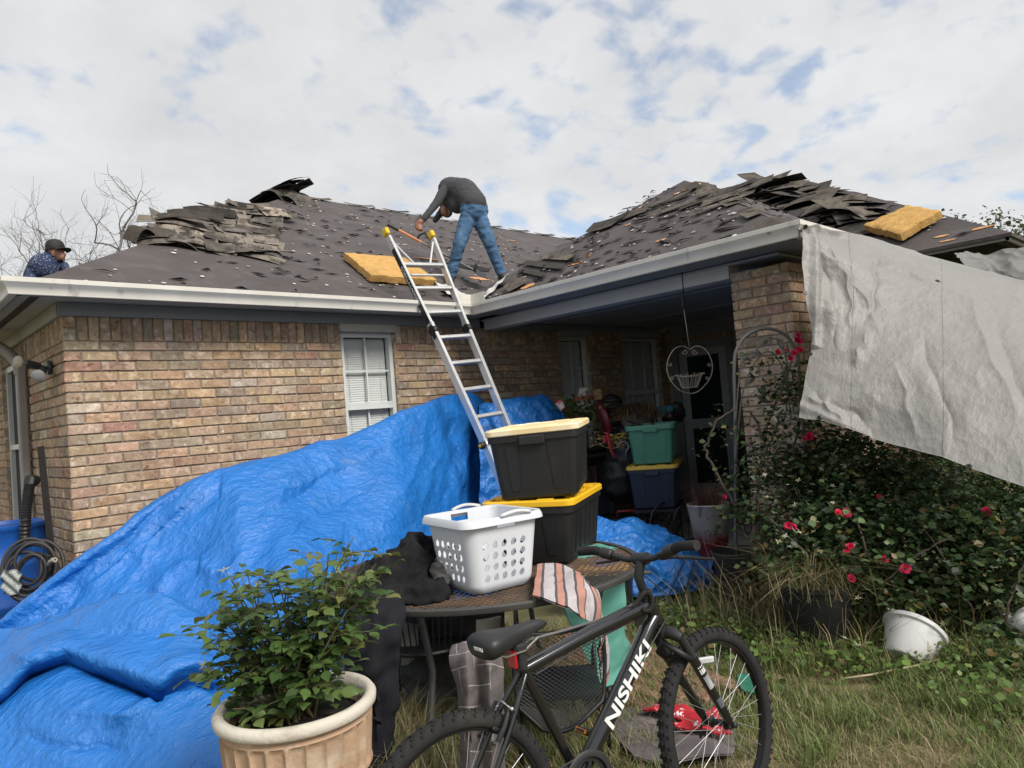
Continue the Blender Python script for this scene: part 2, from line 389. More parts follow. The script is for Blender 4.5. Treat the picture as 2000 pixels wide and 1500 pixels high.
# far jamb of the side window
jb = MB(); jb.col = (1, 1, 1)
for k in range(27): brick_shape(jb, (X0 + .012, Y0 + 2.75, 0), (1, 0, 0), (0, -1, 0), 0, .10, 2.45 - (k + 1) * COURSE + .0105, 2.45 - k * COURSE) if 2.45 - (k + 1) * COURSE > .7 else None
jb.build('window_jamb_bricks', m_brick, house, kind='stuff')
# brick pillar at the corner of the porch
PX, PY, PW = 5.60, 2.625, .515
npil = [0]
def pil_single(r):
    npil[0] += 1; return r[2] > .95 and npil[0] < 60
brick_wall('porch_pillar', (PX, PY + PW, 0), (0, -1, 0), (-1, 0, 0), PW, .05, [], ztop=ZT, soldier=None, single=pil_single, phase=.06)
brick_wall('porch_pillar_side', (PX, PY, 0), (1, 0, 0), (0, -1, 0), .52, .05, [], ztop=ZT, soldier=None, phase=.0)
# back sides of the pillar, porch end wall, walls of the far wing
pb = MB(); pb.box((PX + .29, PY + PW / 2, 1.3), (.42, PW - .04, 2.55)); pb.build('pillar_core', m_mortar, house)
brick_wall('porch_end_wall', (XDOOR, Y0, 0), (0, -1, 0), (-1, 0, 0), Y0 - 2.7, .05, [(.08, 1.12, .1, 2.30)], phase=.0)
brick_wall('wing_front_shade_wall', (6.13, 2.72, 0), (1, 0, 0), (0, -1, 0), XDOOR - 6.13 + .3, .05, [], phase=.05)  # stretch next to the pillar added to keep light out of the porch
brick_wall('far_wing_wall', (7.53, 2.72, 0), (0, -1, 0), (-1, 0, 0), .92, .05, [], phase=.02)
brick_wall('far_wing_front', (7.53, 1.80, 0), (1, 0, 0), (0, -1, 0), 5.5, .05, [], phase=.07)

# ---- trim: frieze boards, soffits, fascia
tr = MB()
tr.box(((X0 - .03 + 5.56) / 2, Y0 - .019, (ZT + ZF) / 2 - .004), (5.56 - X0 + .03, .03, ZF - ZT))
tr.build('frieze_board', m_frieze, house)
tr = MB(); tr.box((X0 - .019, Y0 + 3.0, (ZT + ZF) / 2 - .004), (.03, 5.96, ZF - ZT)); tr.build('side_frieze_board', m_soffit, house)  # same trim as the front, its lit look put into paler paint
so = MB(); so.slab([(XA, YA, ZF), (XW + .3, YA, ZF), (XW + .3, Y0 + .02, ZF), (X0 + .02, Y0 + .02, ZF), (X0 + .02, 12.4, ZF), (XA, 12.4, ZF)], (0, 0, .02)); so.build('soffit', m_soffit, house)
vt = MB(); vt.slab([(XA + .10, YA + .02, ZF - .004), (XA + .16, YA + .02, ZF - .004), (XA + .16, 12.2, ZF - .004), (XA + .10, 12.2, ZF - .004)], (0, 0, .003)); vt.build('soffit_vent', m_vent, house)
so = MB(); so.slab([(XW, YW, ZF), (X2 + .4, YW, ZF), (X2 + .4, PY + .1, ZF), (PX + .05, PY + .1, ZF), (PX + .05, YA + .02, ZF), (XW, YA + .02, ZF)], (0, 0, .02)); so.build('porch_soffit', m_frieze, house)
fb = MB()
for a, b in (((XA, 12.4), (XA, YA)), ((XA, YA), (XW, YA)), ((XW, YA), (XW, YW)), ((XW, YW), (X2, YW)), ((X2, YW), (X2, Y2)), ((X2, Y2), (13.5, Y2))):
    d = unit(A(b[0] - a[0], b[1] - a[1], 0)); nn = A(d[1], -d[0], 0)
    if nn[0] + nn[1] > 0: nn = -nn
    fb.slab([A(*a, ZF - .022), A(*b, ZF - .022), A(*b, ZE + .012), A(*a, ZE + .012)], -nn * .022)
fb.build('fascia', m_frieze, house)
# ---- gutter: one profile run along every eave
prof = [(.000, .075), (.000, -.035), (.055, -.045), (.062, -.040), (.066, -.015), (.078, .012), (.096, .030), (.104, .040), (.106, .072), (.098, .075), (.094, .070), (.096, .040), (.070, .018), (.056, -.012), (.054, -.032), (.006, -.026), (.004, .072)]
def gutter(name, pts, label=None):
    g = MB(); k = len(prof); V = []
    for (x, y) in pts:
        for o_, z_ in prof: V.append((x - o_, y - o_, ZE - .020 + z_))
    F_ = []
    for i in range(len(pts) - 1):
        for j in range(k): j2 = (j + 1) % k; F_.append((i * k + j, i * k + j2, (i + 1) * k + j2, (i + 1) * k + j))
    V = np.array(V)
    V[:k, 0] = pts[0][0] - np.array([q[0] for q in prof]) if abs(pts[0][0] - pts[1][0]) < .01 else pts[0][0]
    if abs(pts[0][0] - pts[1][0]) < .01: V[:k, 1] = pts[0][1]
    e = len(pts) - 1
    if abs(pts[e][0] - pts[e - 1][0]) < .01: V[e * k:, 1] = pts[e][1]
    else: V[e * k:, 0] = pts[e][0]
    g.add(V, F_); return g.build(name, m_gut, house, smooth=35, label=label)
gutter('gutter', [(XA - .001, 12.4), (XA - .001, YA - .001), (XW - .002, YA - .002), (XW - .002, YW - .002), (X2 - .1, YW - .002)], label='off-white gutter running along the eaves')
for t in np.linspace(.15, .92, 7):
    y = YA + (YW - YA) * t; g = MB(); g.tube([(XW - .09, y, ZE + .047), (XW + .0, y - .01, ZE + .052), (XW + .05, y - .02, ZE + .075)], .006, 5); g.build('gutter_hanger', m_gut, house)
# inner corner splash guard
sg = MB(); sg.slab([(XW - .15, YA - .10, ZE + .05), (XW - .10, YA - .10, ZE + .05), (XW - .10, YA - .10, ZE + .15), (XW - .32, YA - .10, ZE + .15), (XW - .32, YA - .10, ZE + .05)], (0, .004, 0))
sg.slab([(XW - .10, YA - .10, ZE + .05), (XW - .10, YA - .32, ZE + .05), (XW - .10, YA - .32, ZE + .15), (XW - .10, YA - .096, ZE + .15)], (-.004, 0, 0)); sg.build('splash_guard', m_gut, house)
# porch: beam, ceiling, floor
bm_ = MB(); bm_.box((PX + .09, (PY + PW + Y0) / 2 - .02, 2.61), (.17, Y0 - PY - PW - .06, .13)); bm_.build('porch_beam', pm('pale_beam_paint', (.56, .56, .54), rough=.6, var=.08, vs=3), house)
pc = MB(); pc.slab([(PX, 2.7, ZF - .03), (XDOOR, 2.7, ZF - .03), (XDOOR, Y0, ZF - .03), (PX, Y0, ZF - .03)], (0, 0, .02)); pc.build('porch_ceiling', m_ceil, house)
for x in (6.6, 7.9):
    s_ = MB(); s_.box((x, 4.5, ZF - .034), (.05, 3.5, .008)); s_.build('ceiling_batten', m_ceil, house)
fz = MB(); fz.box(((PX + .2 + XDOOR) / 2, Y0 - .017, 2.60), (XDOOR - PX - .22, .03, .085)); fz.box((XDOOR - .017, 4.5, 2.56), (.03, 3.5, .17)); fz.build('porch_frieze', m_frieze, house)
fl = MB(); fl.box((7.35, 4.45, .05), (3.9, 3.9, .12), bev=.012); fl.build('porch_floor', m_conc, house)

# ---- windows
def window(u0, u1, z0, z1, ncol, rail, label):
    wf = MB(); x0, x1 = X0 + u0, X0 + u1; y = Y0 + .075; fwid = .045
    for c, s_ in (((x0 + fwid / 2, y, (z0 + z1) / 2), (fwid, .07, z1 - z0)), ((x1 - fwid / 2, y, (z0 + z1) / 2), (fwid, .07, z1 - z0)), (((x0 + x1) / 2, y, z1 - fwid / 2), (x1 - x0 - 2 * fwid, .068, fwid)), (((x0 + x1) / 2, y, z0 + fwid / 2), (x1 - x0 - 2 * fwid, .068, fwid))): wf.box(c, s_)
    win = wf.build('window', m_white, house, label=label)
    mr_ = MB(); mr_.box(((x0 + x1) / 2, y - .012, rail), (x1 - x0 - 2 * fwid, .05, .045)); mr_.box(((x0 + x1) / 2, y - .02, rail + .036), (x1 - x0 - 2 * fwid, .03, .022)); mr_.build('meeting_rail', m_white, win)
    for sash, (a, b) in enumerate(((rail + .05, z1 - fwid), (z0 + fwid, rail - .025))):
        for i in range(1, ncol):
            g = MB(); g.box((x0 + (x1 - x0) * i / ncol, y + .002 + .014 * sash, (a + b) / 2), (.017, .014, b - a)); g.build('muntin', m_white, win)
        g = MB(); g.box(((x0 + x1) / 2, y + .004 + .014 * sash, a + (b - a) * .48), (x1 - x0 - 2 * fwid, .012, .017)); g.build('muntin', m_white, win)
        g = MB(); g.slab([(x0 + fwid, y + .012 + .014 * sash, a), (x1 - fwid, y + .012 + .014 * sash, a), (x1 - fwid, y + .012 + .014 * sash, b), (x0 + fwid, y + .012 + .014 * sash, b)], (0, .003, 0)); g.build('pane', m_glass, win)
    bl = MB(); z = z1 - fwid - .02
    while z > z0 + .05:
        bl.box(((x0 + x1) / 2, y + .052, z), (x1 - x0 - 2 * fwid - .01, .030, .0022), rotx(math.radians(73))); z -= .0235
    bl.build('blind', m_blind, win, kind='stuff')
    cd = MB()
    for fr in (.2, .8): cd.tube([(x0 + (x1 - x0) * fr, y + .036, z0 + .05), (x0 + (x1 - x0) * fr, y + .036, z1 - fwid)], .002, 4)
    cd.build('blind_cord', m_blind, win)
    rm = MB(); rm.slab([(x0 + .01, y + .14, z0), (x1 - .01, y + .14, z0), (x1 - .01, y + .14, z1), (x0 + .01, y + .14, z1)], (0, .01, 0)); rm.build('room_dark_sheet', m_dark, win)  # near-black sheet standing in for the room's darkness
    # brick jambs
    jm = MB(); jm.col = (1, 1, 1)
    z = z1
    while z - COURSE > z0:
        brick_shape(jm, (x1 + .001, Y0 + .008, 0), (0, 1, 0), (-1, 0, 0), 0, .07, z - COURSE + .0105, z); brick_shape(jm, (x0 - .001, Y0 + .008, 0), (0, 1, 0), (1, 0, 0), 0, .07, z - COURSE + .0105, z); z -= COURSE
    jm.build('jamb_bricks', m_brick, win, kind='stuff')
    hd = MB(); hd.box(((x0 + x1) / 2, Y0 - .018, z1 + .04), (x1 - x0 + .05, .05, .078), bev=.004); hd.build('head_board', m_soffit, win)
    sl = MB(); sl.box(((x0 + x1) / 2, Y0 - .005, z0 - .03), (x1 - x0 + .04, .16, .06)); sl.build('sill', m_conc, win)
window(*WIN[0], 2, 1.74, 'white vinyl sash window with half-closed blinds in the sunlit brick wall')
window(*WIN[1], 2, 1.70, 'dim window in the porch wall nearest the ladder')
window(*WIN[2], 3, 1.70, 'dim three-column window at the back of the porch')
# side window (seen edge-on)
sw_ = MB(); yy0, yy1 = Y0 + 1.75, Y0 + 2.75
for y_ in (yy0 + .03, yy1 - .03): sw_.box((X0 + .075, y_, 1.6), (.07, .06, 1.7))
sw_.box((X0 + .075, (yy0 + yy1) / 2, 2.42), (.07, .9, .06)); sw_.box((X0 + .075, (yy0 + yy1) / 2, 1.62), (.06, .9, .05)); sw_.box((X0 + .075, (yy0 + yy1) / 2, .78), (.07, .9, .06))
sw_o = sw_.build('side_window', m_white, house)
g = MB(); g.slab([(X0 + .08, yy0 + .05, .8), (X0 + .08, yy1 - .05, .8), (X0 + .08, yy1 - .05, 2.4), (X0 + .08, yy0 + .05, 2.4)], (.003, 0, 0)); g.build('pane', m_dark, sw_o)
# ---- porch door
dr = MB(); dy0, dy1 = Y0 - 1.12, Y0 - .08
dr.box((XDOOR + .03, dy0 + .06, 1.2), (.10, .12, 2.2)); dr.box((XDOOR + .03, dy1 - .06, 1.2), (.10, .12, 2.2)); dr.box((XDOOR + .03, (dy0 + dy1) / 2, 2.34), (.10, dy1 - dy0, .12))
m_dorp = pm('door_paint', (.22, .23, .235), rough=.5, var=.08)
drf = dr.build('porch_door', m_dorp, house, label='grey framed storm door at the shaded end of the porch')
g = MB(); g.box((XDOOR + .05, (dy0 + dy1) / 2, 1.2), (.04, dy1 - dy0 - .24, 2.2)); g.build('door_leaf', m_ceil, drf)
g = MB(); g.box((XDOOR + .027, (dy0 + dy1) / 2, 1.72), (.012, .52, .92)); g.build('door_pane', pm('teal_dark_pane', (.012, .028, .028), rough=.1, var=.1), drf)
g = MB(); g.box((XDOOR + .027, (dy0 + dy1) / 2, .72), (.012, .52, .80)); g.build('lower_pane', m_dark, drf)
g = MB(); g.box((XDOOR + .02, (dy0 + dy1) / 2, 1.19), (.03, .58, .05)); g.build('mid_rail', m_ceil, drf)
g = MB(); g.tube([(XDOOR + .0, dy0 + .2, 1.12), (XDOOR - .03, dy0 + .2, 1.14), (XDOOR - .03, dy0 + .3, 1.14)], .01, 6); g.build('door_handle', m_vent, drf)
# ---- downspout at the side wall with its elbow and black flexible pipe
dp = MB(); yd = Y0 + 1.42
dp.box((X0 - .05, yd, 1.50), (.075, .10, 1.72), bev=.012)
dp.tube([(XA + .0, yd + .22, ZF - .01), (XA + .05, yd + .20, ZF - .06), (X0 - .12, yd + .06, 2.46), (X0 - .06, yd + .01, 2.36), (X0 - .05, yd, 2.26)], [.05, .05, .05, .05, .052], 10)
dn = dp.build('downspout', m_down, house, smooth=40, label='taupe downspout with an elbow at the side wall')
fx = MB(); pts = [at(58, 945, 5.95), at(55, 965, 5.9), at(52, 990, 5.85), at(50, 1018, 5.8), at(48, 1060, 5.8)]
pp = []; rr = []
for i in range(44):
    t = i / 43 * (len(pts) - 1); a = min(int(t), len(pts) - 2); pp.append(lerp(pts[a], pts[a + 1], t - a)); rr.append(.034 if i % 2 else .041)
fx.tube(pp, rr, 10); fx.tube([pts[0] + A(.05, .05, .02), pts[0] + A(0, 0, .03), pts[0]], .045, 10)
fx.build('flexible_pipe', pm('black_corrugated', (.012, .012, .013), rough=.5), house, smooth=40)
# dark slabs added behind the front wall to block sky through the windows
q = MB(); q.slab([(X0 + .2, Y0 + .55, 0), (XDOOR + 1, Y0 + .55, 0), (XDOOR + 1, Y0 + .55, 2.6), (X0 + .2, Y0 + .55, 2.6)], (0, .05, 0)); q.slab([(X0 + .2, Y0 + .12, 2.6), (XDOOR + 1, Y0 + .12, 2.6), (XDOOR + 1, Y0 + .6, 2.6), (X0 + .2, Y0 + .6, 2.6)], (0, 0, .05)); q.build('interior_blocker', m_dark, house)
# ================================================================== ROOF
roofm = MB(); roofm.slab([(XA - .03, YA - .03, ZE + .012 - .03 * SA), (15.5, YA - .03, ZE + .012 - .03 * SA), (15.5, YA + 4.43, ZE + 4.43 * SA), (XA + 4.43, YA + 4.43, ZE + 4.43 * SA)], (0, 0, -.03))
RA = roofm.build('main_roof', m_felt, house, label='main roof slope stripped to dark felt')
q = MB(); q.slab([(XA - .03, YA - .03, ZE + .012 - .03 * SA), (XA + 4.43, YA + 4.43, ZE + 4.43 * SA), (XA - .03, YA + 9.0, ZE + .012 - .03 * SA)], (0, 0, -.03)); q.build('hip_slope', m_felt, house)
q = MB(); q.slab([(XA + 4.43, YA + 4.43, ZE + 4.43 * SA), (15.5, YA + 4.43, ZE + 4.43 * SA), (15.5, YA + 8.9, ZE), (XA, YA + 8.9, ZE)], (0, 0, -.03)); q.build('rear_slope', m_felt, house)
AP = A(XW + 2.305, YW + 2.305, ZE + 2.305 * SW)            # apex of the porch hip
q = MB(); q.slab([(XW - .03, YW - .03, ZE + .012 - .03 * SW), AP, (XW - .03, YW + 4.64, ZE + .012 - .03 * SW)], (0, 0, -.03)); RW = q.build('porch_roof', m_felt, house, label='hipped porch roof stripped to felt with bare wood patches')
q = MB(); q.slab([(XW - .03, YW - .03, ZE + .012 - .03 * SW), (X2 + 2.5, YW - .03, ZE + .012 - .03 * SW), (X2 + 2.5, AP[1], AP[2]), AP], (0, 0, -.03)); RY = q.build('porch_roof_front', m_felt, house)
q = MB(); q.slab([AP, (X2 + 2.5, AP[1], AP[2]), (X2 + 2.5, YW + 4.61, ZE), (XW, YW + 4.61, ZE)], (0, 0, -.03)); q.build('porch_roof_rear', m_felt, house)
RE = A(X2 + 3.366, Y2 + 3.366, ZE + 3.366 * S2)            # ridge end of the far wing
q = MB(); q.slab([(X2 - .03, Y2 - .03, ZE + .012 - .03 * S2), RE, (RE[0], 11.5, RE[2]), (X2 - .03, 11.5, ZE + .012 - .03 * S2)], (0, 0, -.03)); R2 = q.build('far_wing_roof', m_felt, house, label='far wing roof with loose curled shingle strips')
q = MB(); q.slab([(X2 - .03, Y2 - .03, ZE + .012 - .03 * S2), (X2 + 6.76, Y2 - .03, ZE + .012 - .03 * S2), RE], (0, 0, -.03)); q.build('far_wing_hip', m_felt, house)
q = MB(); q.slab([RE, (X2 + 6.7, Y2, ZE), (X2 + 6.7, 11.5, ZE), (RE[0], 11.5, RE[2])], (0, 0, -.03)); q.build('far_wing_rear', m_felt, house)

class RP:
    """a roof plane: ux runs along the eave, uy up the slope"""
    def __init__(s, p0, ux, up2, slope):
        s.p0 = np.asarray(p0, float); s.ux = unit(ux); s.uy = unit(A(up2[0], up2[1], slope)); s.n = unit(np.cross(s.ux, s.uy))
        if s.n[2] < 0: s.n = -s.n
    def hit(s, u, v): return onpl(u, v, s.p0, s.n)
    def P(s, a, b, h=0): return s.p0 + s.ux * a + s.uy * b + s.n * h
    def ab(s, p): d = np.asarray(p) - s.p0; return np.dot(d, s.ux), np.dot(d, s.uy)
PA = RP((XA, YA, ZE + .014), (1, 0, 0), (0, 1), SA)
PWX = RP((XW, YW, ZE + .014), (0, 1, 0), (1, 0), SW)
PWY = RP((XW, YW, ZE + .014), (1, 0, 0), (0, 1), SW)
P2 = RP((X2, Y2, ZE + .014), (0, 1, 0), (1, 0), S2)

def strip(mb, c, ax, ay, n, L, W, lift=(0, 0), bow=0.0, cup=0.0, seg=8, th=.003, tw=0.0, tone=.66):
    """a loose shingle strip: bowed along its length, cupped across, thick 4 mm"""
    T = []
    for i in range(seg + 1):
        t = i / seg * 2 - 1
        h = bow * (1 - t * t) + (lift[0] * max(0, -t) ** 2 + lift[1] * max(0, t) ** 2)
        row = []
        for j in range(3):
            s_ = j - 1; row.append(np.asarray(c) + ax * (t * L / 2) + ay * (s_ * W / 2) + n * (h + cup * s_ * s_ + tw * t * s_))
        T.append(row)
    T = np.array(T); B = T - n * th; a = seg + 1
    V = np.vstack([T.reshape(-1, 3), B.reshape(-1, 3)]); o = a * 3; top = []; bot = []; side = []
    for i in range(seg):
        for j in range(2):
            p = i * 3 + j; top.append((p, p + 3, p + 4, p + 1)); bot.append((o + p, o + p + 1, o + p + 4, o + p + 3))
        side += [(i * 3, o + i * 3, o + i * 3 + 3, i * 3 + 3), (i * 3 + 2, i * 3 + 5, o + i * 3 + 5, o + i * 3 + 2)]
    side += [(0, 1, o + 1, o), (1, 2, o + 2, o + 1), (seg * 3, o + seg * 3, o + seg * 3 + 1, seg * 3 + 1), (seg * 3 + 1, o + seg * 3 + 1, o + seg * 3 + 2, seg * 3 + 2)]
    c0 = np.array(random.choice([(.165, .142, .118), (.13, .112, .095), (.20, .172, .14), (.10, .09, .08), (.22, .185, .15)])) * random.uniform(.85, 1.15) * tone
    mb.col = tuple(c0); b = mb.n; mb.mi = 0; mb.add(V, top); bb = b - mb.n
    mb.mi = 1
    for f_ in bot + side: mb.f.append(tuple(i + b for i in f_)); mb.m.append(1); mb.c.append(mb.col)
    mb.mi = 0
def shingle(parent, c, ax, ay, n, L, W, name='shingle', **kw):
    mb = MB(); strip(mb, c, ax, ay, n, L, W, **kw); return mb.build(name, [m_shgt, m_shgb], parent, recalc=False)
def rotin(pl, a): c, s = math.cos(a), math.sin(a); return pl.ux * c + pl.uy * s, -pl.ux * s + pl.uy * c

# -- torn shingles left on the main roof near its hip
def hiphit(u, v):
    hv = np.interp(u, [3, 570], [549, 384]) + 3; p = PA.hit(u, max(v, hv)); return p + A(0, 0, max(0, hv - v) * .45 * np.dot(p - CAM, FWD) / FPX)
rows = [((300, 472), (540, 505), 11), ((300, 458), (525, 492), 12), ((315, 445), (520, 478), 12), ((345, 432), (522, 460), 11), ((380, 422), (535, 446), 9), ((430, 412), (545, 434), 7), ((455, 404), (540, 424), 5)]
for ri, (p, q_, cnt) in enumerate(rows):
    for i in range(cnt):
        t = (i + random.uniform(.15, .85)) / cnt; uv = lerp(p, q_, t)
        pos = hiphit(uv[0], uv[1] + random.uniform(-4, 4)); ang = math.radians(random.uniform(-34, 8)); ax, ay = rotin(PA, ang)
        h = .010 + .010 * ri * .5 + random.uniform(0, .025); tilt = random.uniform(.0, .24)
        nn = unit(PA.n - ay * tilt + ax * random.uniform(-.1, .1)); ax2 = unit(ax - nn * np.dot(ax, nn)); ay2 = np.cross(nn, ax2)
        shingle(RA, pos + PA.n * h, ax2, ay2, nn, random.uniform(.28, .72), random.uniform(.12, .26), lift=(random.uniform(-.02, .05), random.uniform(-.02, .07)), bow=random.uniform(-.02, .05), tw=random.uniform(-.03, .03), cup=random.uniform(-.01, .02), tone=random.choice((.6, .85, 1.05, 1.25, 1.4)))
# the lifted edge and the curled piece at the hip
for i in range(5):
    uv = lerp((352, 428), (470, 415), i / 4); pos = hiphit(*uv); ax, ay = rotin(PA, math.radians(random.uniform(-18, 4)))
    nn = unit(PA.n - ay * random.uniform(-.1, .3)); ay2 = np.cross(nn, ax)
    shingle(RA, pos + PA.n * (.04 + random.uniform(0, .04)), ax, ay2, nn, random.uniform(.35, .6), random.uniform(.12, .2), bow=.04, lift=(-.02, .04), tone=.35)
for i in range(26):                                           # more of them draped along the hip line itself
    t = (i + random.random()) / 26; u = 285 + t * 215; v = np.interp(u, [3, 570], [549, 384]) + random.uniform(-12, 8); pos = hiphit(u, v); ax, ay = rotin(PA, math.radians(random.uniform(-14, 16))); nn = unit(PA.n + A(-.2, -.25, .2)); ax = unit(ax - nn * np.dot(nn, ax)); shingle(RA, pos + PA.n * .02, ax, np.cross(nn, ax), nn, random.uniform(.3, .6), random.uniform(.14, .27), bow=random.uniform(.0, .05), lift=(-.03, random.uniform(-.03, .04)), tone=random.choice((.4, .7, 1.0)))
pos = hiphit(274, 462); ax, ay = rotin(PA, math.radians(40)); shingle(RA, pos + PA.n * .03, ax, ay, unit(PA.n + ay * .3), .34, .14, bow=.09, lift=(-.02, -.02), tone=.4)
# heap standing up at the ridge end
for i in range(20):
    t = random.random(); uv = lerp((512, 388), (560, 364), t); pos = at(uv[0] + random.uniform(-6, 6), uv[1] + random.uniform(-3, 16), 11.3 + random.uniform(-.25, .25))
    ax = unit(RIGHT * .9 + UP * random.uniform(.32, .58) + FWD * random.uniform(-.2, .2)); nn = unit(UP * .9 - RIGHT * .4 - FWD * random.uniform(-.1, .5)); nn = unit(nn - ax * np.dot(nn, ax)); ay = np.cross(nn, ax)
    shingle(RA, pos, ax, ay, nn, random.uniform(.5, .85), random.uniform(.22, .31), bow=random.uniform(.01, .06), lift=(-.03, random.uniform(-.06, .02)), tone=random.choice((.3, .5, .8)))
for i in range(9):
    uv = lerp((540, 372), (596, 397), (i + .5) / 9); pos = at(uv[0], uv[1] + random.uniform(-2, 6), 11.1 + random.uniform(-.2, .1)); ax = unit(RIGHT * .8 - UP * random.uniform(.25, .6) - FWD * .2); nn = unit(UP * .8 + RIGHT * .35 - FWD * .5); nn = unit(nn - ax * np.dot(nn, ax)); ay = np.cross(nn, ax)
    shingle(RA, pos, ax, ay, nn, random.uniform(.4, .6), .28, bow=.07, lift=(-.03, -.08), tone=random.choice((.5, .9, 1.1)))
# small leftovers along the ridge line
for i in range(12):
    a = XA + 4.9 + i * .75; shingle(RA, A(a - XA * 0, YA + 4.40, ZE + 4.40 * SA + .02), A(1, 0, 0), PA.uy, PA.n, random.uniform(.3, .8), random.uniform(.08, .16), lift=(.01, .03))
# -- nail caps, scuffs and torn flaps on every stripped slope
def litter(pl, parent, pts, ncap, ntear, inside):
    cap = MB(); cap.col = (1, 1, 1); k = 0
    P_ = np.array([pl.ab(p) for p in pts]); lo, hi = P_.min(0), P_.max(0)
    while k < ncap:
        a, b = rng.uniform(lo, hi)
        if not inside(a, b): k += .2; continue
        k += 1; r = random.uniform(.009, .020); g_ = random.random()
        cap.col = (.50, .47, .46) if g_ < .5 else ((.36, .28, .25) if g_ < .8 else (.62, .60, .58))
        c = pl.P(a, b, .004); n_ = 7
        ring = [c + pl.ux * r * math.cos(6.283 * i / n_) * random.uniform(.8, 1.5) + pl.uy * r * math.sin(6.283 * i / n_) for i in range(n_)]
        tl = pl.n * random.uniform(0, .008); cap.slab([p + tl for p in ring], -pl.n * .003)
    cap.build('nail_caps', pm('nail_cap', (.5, .5, .5), rough=.6, attr=True, var=.2, vs=30), parent, kind='stuff')
    tear = MB(); tear.col = (1, 1, 1); k = 0
    while k < ntear:
        a, b = rng.uniform(lo, hi)
        if not inside(a, b): k += .2; continue
        k += 1; L = random.uniform(.03, .20) * (2 if random.random() < .1 else 1); W = random.uniform(.012, .05); th = random.gauss(0, .35)
        ax, ay = rotin(pl, th); c = pl.P(a, b, .003); up = random.uniform(.004, .035)
        tear.col = (.018, .017, .018) if random.random() < .75 else (.11, .10, .10)
        tear.slab([c - ax * L / 2, c + ay * W * .3 + pl.n * up * .4, c + ax * L / 2, c - ay * W + pl.n * up], -pl.n * .002)
    tear.build('torn_flaps', pm('torn_felt', (.02, .02, .02), rough=.8, attr=True, var=.2), parent, kind='stuff')
litter(PA, RA, [(XA, YA, ZE), (9.6, YA + 4.4, ZE + 4.4 * SA)], 300, 360, lambda a, b: b > .06 and a > b * .86 + .25)
WH = (lambda a, b: b > .16 and a > b * .88 + .1 and a < 4.0 - b * .5)
litter(PWX, RW, [(XW, YW, ZE), AP + A(0, 2.2, 0)], 110, 240, WH)
litter(PWY, RY, [(XW, YW, ZE), (X2 + 2, AP[1], AP[2])], 80, 140, lambda a, b: a > b * .9)
litter(P2, R2, [(X2, Y2, ZE), (RE[0], 6.0, RE[2])], 110, 160, lambda a, b: a > b * .9)
def patch(pl, parent, u, v, w_, h_, mat=None, name='bare_wood_patch', n=9, lift=.005):
    c = pl.hit(u, v); mb = MB(); pts = []
    for i in range(n):
        t = 6.283 * i / n; r = random.uniform(.6, 1.1); pts.append(c + pl.ux * math.cos(t) * w_ / 2 * r + pl.uy * math.sin(t) * h_ / 2 * r + pl.n * lift)
    mb.slab(pts, -pl.n * .003); return mb.build(name, mat or m_osb, parent)
for u, v, a, b in ((1350, 366, .30, .17), (1030, 560, .20, .13), (1125, 515, .22, .07), (1290, 470, .16, .05), (1322, 378, .10, .06), (1225, 440, .10, .04), (1150, 500, .08, .05)): patch(PWX, RW, u, v, a, b)
for u, v, a, b in ((940, 545, .42, .12), (830, 505, .5, .05), (1000, 470, .2, .05)): patch(PA, RA, u, v, a, b)
for u, v, a, b in ((1838, 462, .16, .05), (1852, 470, .2, .04), (1920, 445, .2, .05)): patch(P2, R2, u, v, a, b)
# bare board strip along the porch eave
dk = MB()
for i in range(9):
    a0, a1 = .05 + i * .40, .05 + i * .40 + random.uniform(.34, .40); w_ = random.uniform(.05, .11)
    dk.slab([PWX.P(a0, -.01, .006), PWX.P(a1, -.01, .006), PWX.P(a1, w_, .006), PWX.P(a0, w_ * random.uniform(.7, 1.1), .006)], -PWX.n * .004)
dk.build('bare_eave_boards', m_deck, RW, kind='stuff')
# shingle remnants on the porch hip face
for u, v, L, W, an in ((1190, 437, .5, .26, -10), (1225, 425, .55, .24, -14), (1180, 445, .4, .2, 4), (1060, 520, 1.3, .10, 30), (1040, 535, .9, .08, 32), (1090, 505, .8, .12, 28), (1010, 560, .34, .24, 40), (1360, 395, .9, .12, -4), (1300, 395, .7, .1, 2), (1400, 385, .8, .14, -8), (1415, 400, .6, .1, -10), (1440, 378, .7, .2, -15)):
    pos = PWX.hit(u, v); ax, ay = rotin(PWX, math.radians(180 + an)); shingle(RW, pos + PWX.n * .015, ax, ay, PWX.n, L, W, lift=(random.uniform(0, .03), random.uniform(0, .03)), bow=.01)
# ridge-cap pieces along the near hip of the porch
for i in range(11):
    t = i / 10.5; p = lerp(AP, (XW, YW, ZE), t) + A(0, 0, .03); ax = unit(AP - A(XW, YW, ZE)); nn = unit(A(-.35, -.35, 1)); nn = unit(nn - ax * np.dot(nn, ax)); ay = np.cross(nn, ax)
    if random.random() < .75: shingle(RY, p + ay * random.uniform(-.08, .05), ax, ay, nn, random.uniform(.2, .36), random.uniform(.2, .3), cup=-.03, lift=(.0, random.uniform(0, .05)))
